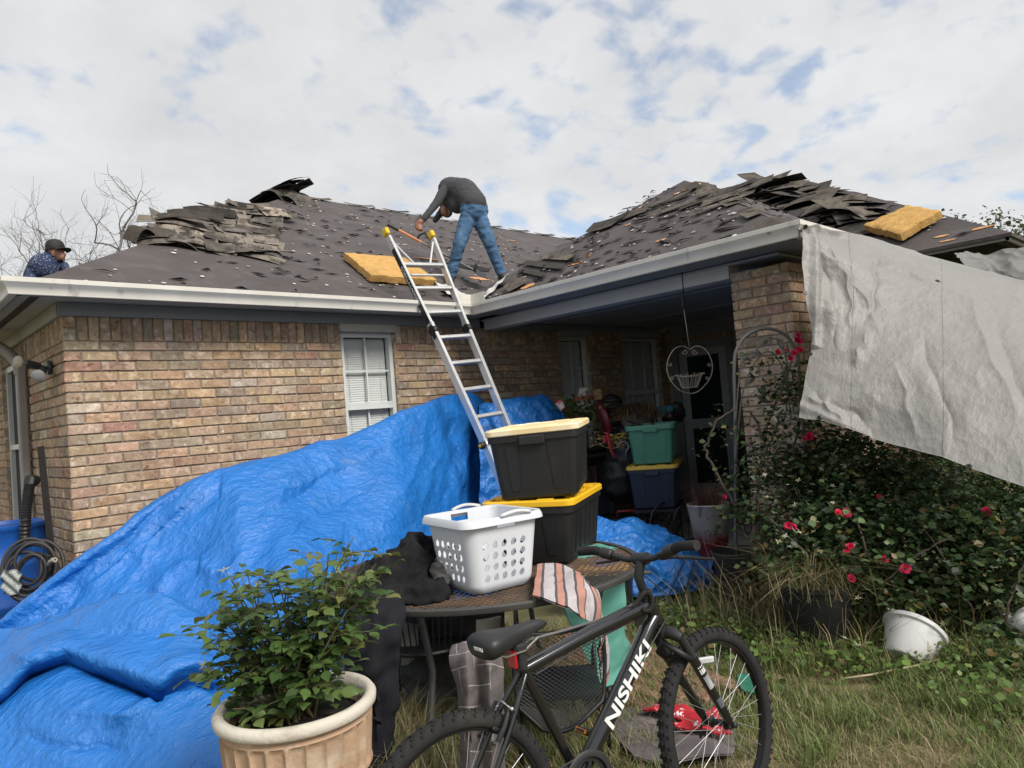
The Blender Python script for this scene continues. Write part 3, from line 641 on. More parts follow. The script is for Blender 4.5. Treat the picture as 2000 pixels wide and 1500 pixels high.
# stacked strips sliding into the valley between the porch and the far wing
for i in range(26):
    t = random.random(); uv = lerp((1450, 374), (1690, 440), t); pos = P2.hit(uv[0] + random.uniform(-14, 26), uv[1] + random.uniform(-12, 5))
    if i % 2: ax = unit(A(1, 1.0, SW) * random.choice((1, 1)) + A(random.uniform(-.5, .4), random.uniform(-.3, .3), random.uniform(-.15, .15)))
    else: ax = unit(P2.ux * -1 + P2.uy * random.uniform(-.6, .2))
    nn = unit(A(random.uniform(-.6, .1), random.uniform(-.5, .1), 1)); nn = unit(nn - ax * np.dot(nn, ax)); ay = np.cross(nn, ax)
    shingle(R2, pos + A(0, 0, .02 + random.uniform(0, .10) * (1.2 - t)), ax, ay, nn, random.uniform(.6, .98), random.uniform(.22, .32), bow=random.uniform(0, .05), lift=(random.uniform(-.05, .04), random.uniform(-.05, .05)), tw=random.uniform(-.02, .02))
# bent strips lying in courses on the far wing
for r in range(9):
    b = .55 + r * .40
    for i in range(6):
        a = b * .86 + .52 + i * .74 + random.uniform(-.05, .1)
        if a > 5.2 or (r > 6 and i > 3): continue
        if b < 1.2 and i < 1: continue
        w_ = P2.P(a, b) - CAM; uu, vv = 1000 + FPX * np.dot(w_, RIGHT) / np.dot(w_, FWD), 750 - FPX * np.dot(w_, UP) / np.dot(w_, FWD)
        if 1640 < uu < 1890 and vv > 405: continue
        ax, ay = rotin(P2, math.radians(random.uniform(-9, 9))); shingle(R2, P2.P(a, b + random.uniform(-.1, .1), .03 + random.uniform(0, .05)), ax, ay, unit(P2.n - ay * random.uniform(-.05, .25)), random.uniform(.7, .99), random.uniform(.22, .33), bow=random.uniform(-.01, .06), lift=(random.uniform(-.05, .03), random.uniform(-.05, .03)), cup=random.uniform(0, .02), tw=random.uniform(-.02, .02))
for i in range(16):                                         # bundles flopping over its hip, seen against the sky
    t = .04 + i / 15 * .62; p = lerp(RE, (X2, Y2, ZE), t); hipd = unit(RE - A(X2, Y2, ZE)); nn = unit(A(-.2, -.2, 1)); ax = unit(P2.ux * random.uniform(.7, 1) + A(random.uniform(-.3, .3), 0, random.uniform(-.05, .2))); nn = unit(nn - ax * np.dot(nn, ax)); ay = np.cross(nn, ax)
    shingle(R2, p + P2.ux * .28 + A(0, 0, .0 + random.uniform(0, .025)), ax, ay, nn, random.uniform(.5, .8), .3, bow=random.uniform(.01, .035), lift=(random.uniform(-.10, -.04), random.uniform(-.10, -.03)))
# torn metal at the foot of the valley
for sgn, u0, u1 in ((1, (885, 585), (925, 588)), (-1, (932, 588), (958, 578))):
    fl_ = MB(); base0, base1 = (PA.hit(*u0), PA.hit(*u1)) if sgn > 0 else (PWX.hit(*u0), PWX.hit(*u1)); pl = PA if sgn > 0 else PWX; G_ = []
    for i in range(8):
        row = []
        for j in range(7):
            p = lerp(base0, base1, j / 6) + pl.uy * (i / 7 * .42) + pl.n * (.02 + .012 * math.sin(i * 2.1 + j * 1.3) + .05 * (j / 6 if sgn < 0 else 1 - j / 6) * (i / 7)); row.append(p)
        G_.append(row)
    fl_.grid(G_); fl_.build('torn_flashing', m_flash, RA)
hole = MB(); c = PA.hit(915, 522); hole.slab([c + PA.ux * a + PA.uy * b + PA.n * .006 for a, b in ((-.35, .1), (-.1, -.12), (.25, -.15), (.42, .02), (.2, .14), (-.1, .18))], -PA.n * .003); hole.build('torn_opening_patch', pm('hole_black_patch', (.008, .007, .007), rough=.9), RA)  # flat black patch on the felt; the opening's darkness is its colour

# -- yellow insulation boards lying on the roof
m_foam = pm('yellow_insulation', (.54, .325, .115), rough=.95, var=.22, vs=16, bump=.9, bs=45, col2=(.42, .22, .05), c2s=9, c2lo=.55, c2hi=.75, spec=.1)
def foam(cs, n, th, label):
    b = MB(); cs = [np.asarray(c) for c in cs]; K = 14; top = []
    for i in range(K + 1):
        row = []
        for j in range(K + 1):
            p = lerp(lerp(cs[0], cs[1], j / K), lerp(cs[3], cs[2], j / K), i / K); e = min(i, j, K - i, K - j)
            p = p + n * (th + .008 * fbm(p, 3, 14) - (.012 if e == 0 else 0)); 
            if e == 0: p = p + (np.mean(cs, 0) - p) * .012 + A(*[random.uniform(-.006, .006) for _ in range(3)])
            row.append(p)
        top.append(row)
    top = np.array(top); edge = [(0, j) for j in range(K)] + [(i, K) for i in range(K)] + [(K, j) for j in range(K, 0, -1)] + [(i, 0) for i in range(K, 0, -1)]
    b.grid(top); mid = [top[e] - n * th * .5 + (np.mean(cs, 0) - top[e]) * -.006 for e in edge]; bot = [top[e] - n * th for e in edge]; tp = [top[e] for e in edge]
    b.grid(np.array([tp + tp[:1], mid + mid[:1], bot + bot[:1]])); b.add(bot, [tuple(range(len(bot)))])
    return b.build('insulation_board', m_foam, smooth=45, label=label, cat='insulation board', group='insulation boards on the roof')
c0, c1, c2_, c3 = PA.hit(669, 508), PA.hit(790, 517), PA.hit(851, 562), PA.hit(722, 553)
foam([c + PA.n * .03 for c in (c3, c2_, c1, c0)], PA.n, .075, 'yellow fibrous insulation board lying flat on the main roof behind the ladder')
c0, c1, c2_, c3 = P2.hit(1692, 458), P2.hit(1764, 478), P2.hit(1845, 432), P2.hit(1778, 420)
nn = unit(np.cross(c1 - c0, c3 - c0)); nn = nn if nn[2] > 0 else -nn
c0, c1, c2_, c3 = [c + P2.n * .05 for c in (c0, c1, c2_, c3)]
nn = unit(np.cross(c1 - c0, c3 - c0)); nn = nn if nn[2] > 0 else -nn
foam([c0, c1, c2_, c3], nn, .07, 'pale yellow insulation board by the silver tarp on the far wing roof')
# ================================================================== GROUND, GRASS, TARPS
def fast_mesh(name, V, T, mat, parent=None, cols=None, smooth=False, org=None, **kw):
    V = np.asarray(V, np.float32); T = np.asarray(T, np.int32)
    if parent is not None: o0 = ORG[parent.name]; loc = np.zeros(3)
    else: o0 = np.asarray(org, float) if org is not None else A(V[:, 0].mean(), V[:, 1].mean(), V[:, 2].min()); loc = o0
    me = bpy.data.meshes.new(name); me.vertices.add(len(V)); me.vertices.foreach_set('co', (V - o0.astype(np.float32)).ravel())
    me.loops.add(T.size); me.loops.foreach_set('vertex_index', T.ravel()); me.polygons.add(len(T)); me.polygons.foreach_set('loop_start', np.arange(0, T.size, 3, dtype=np.int32))
    me.update(calc_edges=True)
    if cols is not None:
        a = me.attributes.new('col', 'FLOAT_COLOR', 'FACE'); c = np.ones((len(T), 4), np.float32); c[:, :3] = cols; a.data.foreach_set('color', c.ravel())
    me.materials.append(mat)
    if smooth: me.shade_smooth()
    o = bpy.data.objects.new(name, me); COL.objects.link(o)
    if parent is not None: o.parent = parent
    o.location = loc; ORG[o.name] = o0
    return setp(o, **kw)
def catmull(C, ni, nj):
    C = np.asarray(C, float)
    def along(P, n):
        k = len(P); t = np.linspace(0, k - 1, n); i = np.clip(t.astype(int), 0, k - 2); f = (t - i)[:, None, None]
        g = lambda q: P[np.clip(q, 0, k - 1)]
        p0, p1, p2, p3 = g(i - 1), g(i), g(i + 1), g(i + 2)
        return .5 * (2 * p1 + (p2 - p0) * f + (2 * p0 - 5 * p1 + 4 * p2 - p3) * f ** 2 + (3 * p1 - p0 - 3 * p2 + p3) * f ** 3)
    R = along(C, ni); return np.swapaxes(along(np.swapaxes(R, 0, 1), nj), 0, 1)
def normals(P):
    du = np.gradient(P, axis=0); dv = np.gradient(P, axis=1); n = np.cross(du, dv); return n / (np.linalg.norm(n, axis=2, keepdims=True) + 1e-9)
def sheet(name, P, mat, th=.0015, parent=None, **kw):
    """a sheet of cloth or plastic from a grid of points, with a real thickness"""
    n = normals(P); a, b = P.shape[:2]; V = np.vstack([P.reshape(-1, 3), (P - n * th).reshape(-1, 3)]); o = a * b
    I = np.arange(a * b).reshape(a, b); q = np.stack([I[:-1, :-1], I[1:, :-1], I[1:, 1:], I[:-1, 1:]], -1).reshape(-1, 4)
    T = [q[:, [0, 1, 2]], q[:, [0, 2, 3]], q[:, [0, 2, 1]] + o, q[:, [0, 3, 2]] + o]
    for e in (I[0], I[-1], I[:, 0], I[:, -1]):
        T += [np.stack([e[:-1], e[1:], e[1:] + o], -1), np.stack([e[:-1], e[1:] + o, e[:-1] + o], -1)]
    return fast_mesh(name, V, np.vstack(T), mat, parent, smooth=True, **kw)
def crease(P, amps, seed=0.0, ridged=True, mask=None):
    """push a grid along its normals by layers of (amplitude, scale, stretch) noise"""
    n = normals(P); H = np.zeros(P.shape[:2])
    for i in range(P.shape[0]):
        for j in range(P.shape[1]):
            p = P[i, j]; h = 0
            for k, (am, sc) in enumerate(amps):
                q = Vector((p[0] * sc + seed + k * 17, p[1] * sc, p[2] * sc * 1.2))
                v = mnoise.noise(q); h += am * ((.35 - abs(v)) * 1.4 if ridged else v)
            H[i, j] = h
    if mask is not None: H *= mask
    return P + n * H[..., None]

# ---- ground sheet
m_ground = pm('lawn_soil', (.115, .110, .050), rough=.95, var=.3, vs=3, col2=(.20, .15, .095), c2s=1.6, c2lo=.45, c2hi=.65, bump=.8, bs=25, spec=.1)
g = MB(); K = 60; xs = np.concatenate([np.linspace(-300, -2, 8), np.linspace(-1.5, 9, K), np.linspace(10, 400, 8)]); ys = np.concatenate([np.linspace(-300, -2, 8), np.linspace(-1.5, 9, K), np.linspace(10, 400, 8)])
P = np.zeros((len(xs), len(ys), 3))
def gz(x, y):
    return .035 * fbm((x, y, 0), 3, .9) - .01 if (-1.5 <= x <= 9 and -1.5 <= y <= 9) else -.02
for i, x in enumerate(xs):
    for j, y in enumerate(ys): P[i, j] = (x, y, gz(x, y))
g.grid(P); g.build('ground', m_ground, smooth=True, kind='structure', org=(0, 0, 0), recalc=False)
# paved strip showing between the weeds
pv = thing('brick_path', 'worn reddish brick path half buried in grass behind the bicycle', 'path', at(1250, 1290, 4.4) * A(1, 1, 0)); pv['kind'] = 'structure'
m_pav = pm('paver', (.30, .165, .115), rough=.95, attr=True, var=.25, vs=12, bump=.5, bs=50, spec=.1)
pc_ = on(1225, 1300, 2, .0); pdir = unit(A(.25, .97, 0)); pn = A(pdir[1], -pdir[0], 0)
for i in range(-3, 4):
    for j in range(-3, 3):
        c = pc_ + pdir * (i * .205 + (.1 if j % 2 else 0)) + pn * (j * .103); b = MB(); b.col = tuple(np.array((.28, .16, .115)) * random.uniform(.75, 1.15))
        b.box((c[0], c[1], gz(c[0], c[1]) + .012 + random.uniform(-.006, .006)), (.097, .197, .05), rotz(math.atan2(pdir[1], pdir[0]) - math.pi / 2 + random.uniform(-.02, .02)), bev=.006); b.build('paver', m_pav, pv)

# ---- grass
def blades(pts, hmin, hmax, lean, wid, cols, curl=.5):
    n = len(pts); ang = rng.uniform(0, 6.283, n); h = rng.uniform(hmin, hmax, n) * rng.uniform(.5, 1, n); w_ = wid * rng.uniform(.6, 1.3, n)
    d = np.stack([np.cos(ang), np.sin(ang), np.zeros(n)], 1); s = np.stack([-np.sin(ang), np.cos(ang), np.zeros(n)], 1); le = (lean * rng.uniform(.2, 1.2, n))[:, None] * h[:, None]
    up = np.zeros((n, 3)); up[:, 2] = h
    b0 = pts - s * w_[:, None]; b1 = pts + s * w_[:, None]; m = pts + up * .55 + d * le * .35; m0 = m - s * w_[:, None] * .8; m1 = m + s * w_[:, None] * .8; tip = pts + up * (1 - .12 * lean) + d * le * (1 + curl * .3)
    V = np.stack([b0, b1, m0, m1, tip], 1).reshape(-1, 3); I = np.arange(n)[:, None] * 5
    T = np.concatenate([I + [0, 1, 3], I + [0, 3, 2], I + [2, 3, 4]], 1).reshape(-1, 3)
    ci = rng.integers(0, len(cols), n); C = np.repeat(np.asarray(cols)[ci] * rng.uniform(.7, 1.25, (n, 1)), 3, 0); return V, T, C
m_grass = leafmat('grass_blade', (.1, .15, .04), .3, .6)
GREEN = [(.15, .205, .055), (.18, .24, .068), (.22, .26, .088), (.115, .17, .046), (.24, .25, .10), (.30, .265, .13), (.36, .295, .17)]
STRAW = [(.34, .265, .14), (.40, .32, .19), (.28, .215, .11), (.19, .20, .075)]
def scatter(n, ulo, uhi, vlo, vhi, keep=None):
    """ground points spread evenly over the visible lawn"""
    out_ = []; a = on(ulo, vhi, 2, 0); b = on(uhi, vhi, 2, 0); c = on(uhi, vlo, 2, 0); d = on(ulo, vlo, 2, 0); t1 = np.linalg.norm(np.cross(b - a, c - a)); t2 = np.linalg.norm(np.cross(c - a, d - a))
    k = rng.uniform(0, 1, (n, 2)); f_ = k.sum(1) > 1; k[f_] = 1 - k[f_]; w_ = rng.uniform(0, 1, n) < t1 / (t1 + t2)
    P = np.where(w_[:, None], a + (b - a) * k[:, :1] + (c - a) * k[:, 1:], a + (c - a) * k[:, :1] + (d - a) * k[:, 1:])
    P[:, 2] = [gz(p[0], p[1]) for p in P]; return P
def pix(P):
    q = P - CAM; z = q @ FWD; return np.stack([1000 + FPX * (q @ RIGHT) / z, 750 - FPX * (q @ UP) / z, z], -1)
Vs = []; Ts = []; Cs = []; nv = 0
def addb(*r):
    global nv
    V, T, C = r; Vs.append(V); Ts.append(T + nv); Cs.append(C); nv += len(V)
pts = scatter(52000, 1180, 2150, 1170, 1640)
dens = np.array([mnoise.noise(Vector((p[0] * 1.7, p[1] * 1.7, 3))) for p in pts]); dry = np.array([mnoise.noise(Vector((p[0] * 1.3 + 9, p[1] * 1.3, 8))) for p in pts])
uvp = pix(pts)
drym = (dry > .24) | ((uvp[:, 1] > 1330) & (dry > .16) & (uvp[:, 0] < 1900))
addb(*blades(pts[~drym & (dens > -.3)], .03, .11, 1.0, .0022, GREEN))
addb(*blades(pts[drym], .02, .08, 1.6, .0018, STRAW + GREEN[4:6]))
pts = scatter(26000, 700, 1320, 1230, 1640); addb(*blades(pts, .04, .15, 1.0, .0022, GREEN + STRAW[:2]))
pts = scatter(9000, 1180, 1500, 1120, 1240); addb(*blades(pts, .06, .22, .8, .0026, GREEN))
pts = scatter(17000, 1480, 2150, 1130, 1320); addb(*blades(pts, .06, .22, .8, .0026, GREEN[:5] + STRAW[:1]))
pts = scatter(9000, 1560, 2150, 1300, 1640); dn_ = np.array([mnoise.noise(Vector((p[0] * 2.1, p[1] * 2.1, 13))) for p in pts]); addb(*blades(pts[dn_ > .02], .06, .17, .9, .0026, GREEN[:5]))
pts = scatter(2600, 690, 830, 1380, 1640); addb(*blades(pts, .12, .38, .9, .0022, STRAW + GREEN[4:6]))
# tall dried grass in front of the bushes and pots
for u, v, n_, sp in ((1490, 1215, 260, .22), (1560, 1240, 420, .25), (1660, 1235, 300, .25), (1760, 1225, 240, .3), (1430, 1190, 160, .2), (1880, 1230, 200, .35), (1600, 1200, 200, .3)):
    c = on(u, v, 2, 0); p = c + np.c_[rng.normal(0, sp, (n_, 2)), np.zeros(n_)]; p[:, 2] = 0; addb(*blades(p, .25, .62, .9, .0026, STRAW + [(.16, .15, .06)], 1.2))
fast_mesh('grass', np.vstack(Vs), np.vstack(Ts), m_grass, cols=np.vstack(Cs), org=(0, 0, 0), kind='stuff', label='patchy green and straw coloured lawn grass')
# broad-leaved weeds
def leaves_at(base, n, size, cols, spread, zr, droop=.3, shape=1.0, nrm=None):
    """n little folded leaves around base points; returns triangles"""
    base = np.asarray(base, float); k = len(base); idx = rng.integers(0, k, n); c = base[idx] + rng.normal(0, 1, (n, 3)) * np.asarray(spread); c[:, 2] += rng.uniform(zr[0], zr[1], n)
    return leaf_tris(c, size, cols, droop, shape, nrm)
def leaf_tris(c, size, cols, droop=.3, shape=1.0, nrm=None):
    n = len(c); ang = rng.uniform(0, 6.283, n); d = np.stack([np.cos(ang), np.sin(ang), rng.normal(-droop, .35, n)], 1); d /= np.linalg.norm(d, axis=1, keepdims=True)
    upv = np.stack([rng.normal(0, .75, n), rng.normal(0, .75, n), np.ones(n)], 1) if nrm is None else nrm + rng.normal(0, .4, (n, 3))
    s = np.cross(d, upv); s /= np.linalg.norm(s, axis=1, keepdims=True); nn = np.cross(s, d); L = (size * rng.uniform(.45, 1.55, n))[:, None]; W = L * .36 * shape
    a = c; b = c + d * L * .45 + s * W + nn * L * .07; m = c + d * L * .5 - nn * L * .03; e = c + d * L * .45 - s * W + nn * L * .07; t = c + d * L - nn * L * .05
    b2 = c + d * L * .78 + s * W * .7 + nn * L * .03; e2 = c + d * L * .78 - s * W * .7 + nn * L * .03
    V = np.stack([a, b, m, e, t, b2, e2], 1).reshape(-1, 3); I = np.arange(n)[:, None] * 7
    T = np.concatenate([I + [0, 1, 2], I + [1, 5, 2], I + [5, 4, 2], I + [0, 2, 3], I + [3, 2, 6], I + [6, 2, 4]], 1).reshape(-1, 3)
    ci = rng.integers(0, len(cols), n); cb = np.asarray(cols)[ci] * rng.uniform(.6, 1.4, (n, 1)); od = rng.uniform(0, 1, n); cb[od < .035] = (.16, .11, .04); cb[(od > .035) & (od < .07)] = (.15, .16, .045); C = np.repeat(cb, 6, 0); return V, T, C
class LF:
    def __init__(s): s.V = []; s.T = []; s.C = []; s.n = 0
    def add(s, r): V, T, C = r; s.V.append(V); s.T.append(T + s.n); s.C.append(C); s.n += len(V); return s
    def build(s, name, mat, parent=None, **kw): return fast_mesh(name, np.vstack(s.V), np.vstack(s.T), mat, parent, cols=np.vstack(s.C), **kw)
WEED = [(.10, .17, .035), (.13, .20, .045), (.08, .14, .03), (.15, .21, .06)]
wd = LF()
for u, v, n_, sp in ((1420, 1265, 700, .16), (1520, 1260, 600, .16), (1350, 1230, 400, .16), (1690, 1280, 500, .14), (1650, 1310, 300, .12), (1880, 1300, 450, .2), (1960, 1380, 400, .2), (1290, 1225, 300, .14), (1470, 1290, 350, .15), (1840, 1330, 300, .15), (1930, 1270, 500, .22), (1250, 1250, 150, .1), (1330, 1330, 60, .06), (1700, 1240, 300, .2)):
    c = on(u, v, 2, 0.0); wd.add(leaves_at([c], int(n_ * .45), .034, WEED, (sp, sp, .01), (.02, .13), .2, 1.3))
wd.build('weeds', leafmat('weed_leaf', (.1, .18, .04), .3), kind='stuff', label='low broad-leaved green weeds among the grass')

# ================================================================== BLUE TARP over the pile by the wall
def tarp_mat(name, col, col2, rough, bs, strength, dirt=None):
    m = pm(name, col, rough=rough, var=.10, vs=3.0, col2=dirt or col2, c2s=2.6, c2lo=.60, c2hi=.80, spec=.5)
    n, l, b = nodes_of(m); t = n.new('ShaderNodeTexCoord')
    mp = n.new('ShaderNodeMapping'); mp.inputs['Rotation'].default_value = (.3, .5, .8); mp.inputs['Scale'].default_value = (1, 1.9, 1.2); l.new(t.outputs['Object'], mp.inputs[0])
    prev = None
    for sc, st, di, ds in ((bs * .45, .30, 1.6, .05), (bs * 1.5, .45, 2.0, .018), (bs * 4.2, .5, 2.0, .006)):
        wz = n.new('ShaderNodeTexNoise'); wz.inputs['Scale'].default_value = sc * .8; wz.inputs['Detail'].default_value = 2; l.new(mp.outputs[0], wz.inputs['Vector']); sc_ = n.new('ShaderNodeVectorMath'); sc_.operation = 'MULTIPLY_ADD'; l.new(wz.outputs['Color'], sc_.inputs[0]); sc_.inputs[1].default_value = (di / sc * .5,) * 3; l.new(mp.outputs[0], sc_.inputs[2])
        q = n.new('ShaderNodeTexVoronoi'); q.feature = 'F1'; q.inputs['Scale'].default_value = sc; l.new(sc_.outputs[0], q.inputs['Vector']); bp = n.new('ShaderNodeBump'); bp.inputs['Strength'].default_value = st * strength; bp.inputs['Distance'].default_value = ds; l.new(q.outputs['Distance'], bp.inputs['Height'])
        if prev: l.new(prev, bp.inputs['Normal'])
        prev = bp.outputs[0]
    for sc, st, ds, ro in ((bs * .6, .30, .030, .62), (bs * 2.4, .5, .012, .70)):   # crackle of a much-folded sheet
        q = n.new('ShaderNodeTexNoise'); q.inputs['Scale'].default_value = sc; q.inputs['Detail'].default_value = 9; q.inputs['Roughness'].default_value = ro; q.inputs['Distortion'].default_value = .9; l.new(mp.outputs[0], q.inputs['Vector'])
        bp = n.new('ShaderNodeBump'); bp.inputs['Strength'].default_value = st * strength; bp.inputs['Distance'].default_value = ds; l.new(q.outputs['Fac'], bp.inputs['Height']); l.new(prev, bp.inputs['Normal']); prev = bp.outputs[0]
    l.new(prev, b.inputs['Normal']); return m
m_blue = tarp_mat('blue_tarpaulin', (.017, .160, .51), (.012, .13, .46), .29, 9.0, 1.15, (.06, .17, .40))
cols_ = {
    -150: [(1600, 3.25), (1500, 3.45), (1440, 3.62), (1425, 3.78), (1390, 3.62), (1320, 3.9), (1268, 4.15), (1330, 4.35), (1310, 4.6), (1262, 4.7), (1340, 5.0)],
    0: [(1590, 3.22), (1480, 3.42), (1395, 3.6), (1380, 3.78), (1350, 3.6), (1290, 3.85), (1229, 4.12), (1300, 4.35), (1265, 4.6), (1212, 4.68), (1300, 5.1)],
    60: [(1590, 3.2), (1460, 3.42), (1345, 3.66), (1325, 3.86), (1292, 3.68), (1255, 3.88), (1222, 4.1), (1295, 4.34), (1235, 4.62), (1165, 4.75), (1255, 5.15)],
    130: [(1590, 3.2), (1450, 3.4), (1320, 3.7), (1300, 3.92), (1268, 3.72), (1238, 3.9), (1205, 4.1), (1290, 4.36), (1190, 4.72), (1112, 4.82), (1210, 5.2)],
    200: [(1590, 3.18), (1450, 3.4), (1345, 3.62), (1330, 3.84), (1295, 3.62), (1240, 3.82), (1178, 4.05), (1270, 4.34), (1150, 4.75), (1055, 4.9), (1160, 5.28)],
    260: [(1590, 3.15), (1470, 3.32), (1368, 3.52), (1352, 3.74), (1315, 3.52), (1240, 3.78), (1157, 4.02), (1262, 4.34), (1120, 4.8), (1003, 5.0), (1110, 5.35)],
    310: [(1590, 3.12), (1480, 3.28), (1385, 3.45), (1370, 3.66), (1332, 3.46), (1250, 3.74), (1160, 4.0), (1265, 4.3), (1100, 4.84), (970, 5.1), (1080, 5.45)],
    345: [(1590, 3.1), (1480, 3.26), (1375, 3.48), (1350, 3.66), (1302, 3.52), (1240, 3.76), (1172, 3.98), (1268, 4.3), (1090, 4.85), (950, 5.15), (1062, 5.5)],
    390: [(1590, 3.08), (1470, 3.28), (1360, 3.52), (1340, 3.66), (1292, 3.56), (1250, 3.76), (1195, 3.96), (1275, 4.26), (1080, 4.82), (932, 5.22), (1045, 5.57)],
    470: [(1590, 3.08), (1480, 3.28), (1390, 3.45), (1360, 3.52), (1330, 3.58), (1275, 3.78), (1225, 3.95), (1230, 4.2), (1060, 4.7), (906, 5.35), (1020, 5.7)],
    560: [(1590, 3.1), (1470, 3.32), (1370, 3.55), (1290, 3.78), (1225, 3.98), (1170, 4.15), (1090, 4.45), (985, 5.0), (886, 5.5), (1000, 5.85)],
    680: [(1560, 3.32), (1440, 3.6), (1340, 3.88), (1260, 4.12), (1195, 4.32), (1130, 4.5), (1050, 4.75), (945, 5.3), (851, 5.8), (960, 6.1)],
    770: [(1500, 3.72), (1390, 4.05), (1290, 4.35), (1215, 4.52), (1145, 4.68), (1075, 4.82), (995, 5.05), (905, 5.5), (812, 5.95), (930, 6.2)],
    870: [(1420, 4.25), (1320, 4.55), (1235, 4.78), (1160, 4.93), (1090, 5.08), (1020, 5.22), (940, 5.42), (860, 5.72), (777, 6.08), (900, 6.35)],
    925: [(1370, 4.55), (1275, 4.78), (1200, 4.97), (1130, 5.12), (1060, 5.28), (990, 5.42), (915, 5.58), (840, 5.82), (768, 6.12), (900, 6.4)],
    958: [(1370, 4.75), (1275, 4.98), (1200, 5.13), (1130, 5.28), (1065, 5.4), (1005, 5.5), (935, 5.65), (870, 5.9), (802, 6.18), (920, 6.4)]}
for k_ in cols_:
    if len(cols_[k_]) == 10: c_ = cols_[k_]; cols_[k_] = c_[:4] + [((c_[3][0] + c_[4][0]) / 2, (c_[3][1] + c_[4][1]) / 2)] + c_[4:]
CT = np.array([[at(u, v, d + np.interp(u, [100, 370, 560, 770, 870, 925, 960], [0, .12, .35, .85, 1.5, 2.0, 2.1]) * np.interp(r, [0, 4, 6, 9], [.1, .55, .95, 1.0])) for r, (v, d) in enumerate(cols_[u])] for u in sorted(cols_)])
# fans of even columns: spline over real pixel spacing
us = sorted(cols_); ue = np.linspace(us[0], us[-1], 44); CTe = np.stack([[[np.interp(x, us, CT[:, r, k]) for k in range(3)] for r in range(11)] for x in ue])
TP = catmull(CTe, 250, 210)
uv0 = pix(TP.reshape(-1, 3)).reshape(250, 210, 3)
TP = crease(TP, [(.045, .9), (.012, 2.9), (.005, 7.0)], 3.0)
def fold_lines(P, segs, nrm=None):
    """sharp tucks and ridges: (from, to, height, width) measured on the sheet"""
    uv_ = pix(P.reshape(-1, 3)).reshape(P.shape); n_ = normals(P); n_ = n_ * np.where((n_ @ -FWD)[..., None] > 0, 1, -1); H = np.zeros(P.shape[:2])
    for (x0, y0), (x1, y1), am, wd_ in segs:
        d = np.array([x1 - x0, y1 - y0], float); L = np.hypot(*d); d /= L; rx, ry = uv_[..., 0] - x0, uv_[..., 1] - y0; t = (rx * d[0] + ry * d[1]) / L; q = -rx * d[1] + ry * d[0] + 5 * np.sin(t * 7 + x0) + 2.5 * np.sin(t * 19)
        H += am * np.exp(-np.abs(q) / wd_) * np.clip(np.minimum(t, 1 - t) * 5, 0, 1)
    return P + n_ * H[..., None]
TP = fold_lines(TP, [((375, 945), (60, 1190), -.05, 9), ((395, 950), (150, 1170), .03, 12), ((385, 1090), (290, 1160), .05, 12), ((385, 1090), (455, 1140), .045, 12), ((545, 985), (760, 872), -.04, 7), ((560, 960), (780, 860), .03, 9), ((600, 905), (470, 1060), .025, 14), ((700, 960), (640, 1090), .02, 12), ((840, 800), (790, 980), .025, 10), ((300, 1050), (230, 1180), .025, 12), ((180, 1150), (60, 1215), -.03, 8), ((120, 1400), (330, 1390), .025, 12), ((40, 1440), (250, 1470), -.03, 8), ((200, 1420), (420, 1330), .03, 10), ((20, 1290), (120, 1270), .02, 8), ((180, 1230), (340, 1240), -.02, 8), ((480, 1120), (620, 1000), .018, 10), ((520, 1080), (740, 930), -.018, 9), ((890, 800), (870, 1000), -.03, 7), ((910, 800), (905, 980), .03, 7), ((930, 790), (935, 980), -.03, 6), ((860, 820), (830, 1000), .02, 8)])
# gathered folds near the ladder and the rolled edge by the wall corner
n_ = normals(TP); uv = pix(TP.reshape(-1, 3)).reshape(250, 210, 3)
fold = np.exp(-((uv[..., 0] - 905) / 45) ** 2) * np.sin(uv[..., 0] * .36 + uv[..., 1] * .02) * .006 * np.clip((uv[..., 1] - 790) / 80, 0, 1)
edge = np.exp(-(((uv[..., 1] - (1000 - (uv[..., 0] - 280) * .66)) - 55) / 22) ** 2) * (uv[..., 0] < 430) * .035
TP = TP + n_ * (fold - edge)[..., None]; TP[..., 2] = np.maximum(TP[..., 2], .012)
sheet('blue_tarp', TP, m_blue, label='big crinkled blue tarp draped over a pile along the brick wall', cat='tarp', kind='thing')
# smaller bit of tarp against the wall behind the bins
CT = [[at(u, v, d + .55) for v, d in r] for u, r in ((935, [(1000, 6.5), (900, 6.6), (840, 6.7), (800, 6.9), (810, 7.1), (920, 7.2)]), (975, [(1000, 6.6), (900, 6.7), (840, 6.8), (795, 7.0), (802, 7.25), (920, 7.35)]), (1020, [(1000, 6.7), (900, 6.8), (830, 6.95), (786, 7.15), (795, 7.4), (920, 7.5)]), (1060, [(1000, 6.8), (900, 6.9), (830, 7.05), (783, 7.3), (792, 7.5), (920, 7.6)]), (1098, [(1010, 6.9), (920, 7.0), (860, 7.15), (812, 7.35), (830, 7.55), (930, 7.7)]))]
TP = crease(catmull(np.array(CT), 90, 90), [(.05, 3.0), (.03, 7), (.012, 15)], 8.0)
sheet('blue_tarp', TP, m_blue, label='bunched blue tarp against the shaded wall behind the ladder foot', cat='tarp')
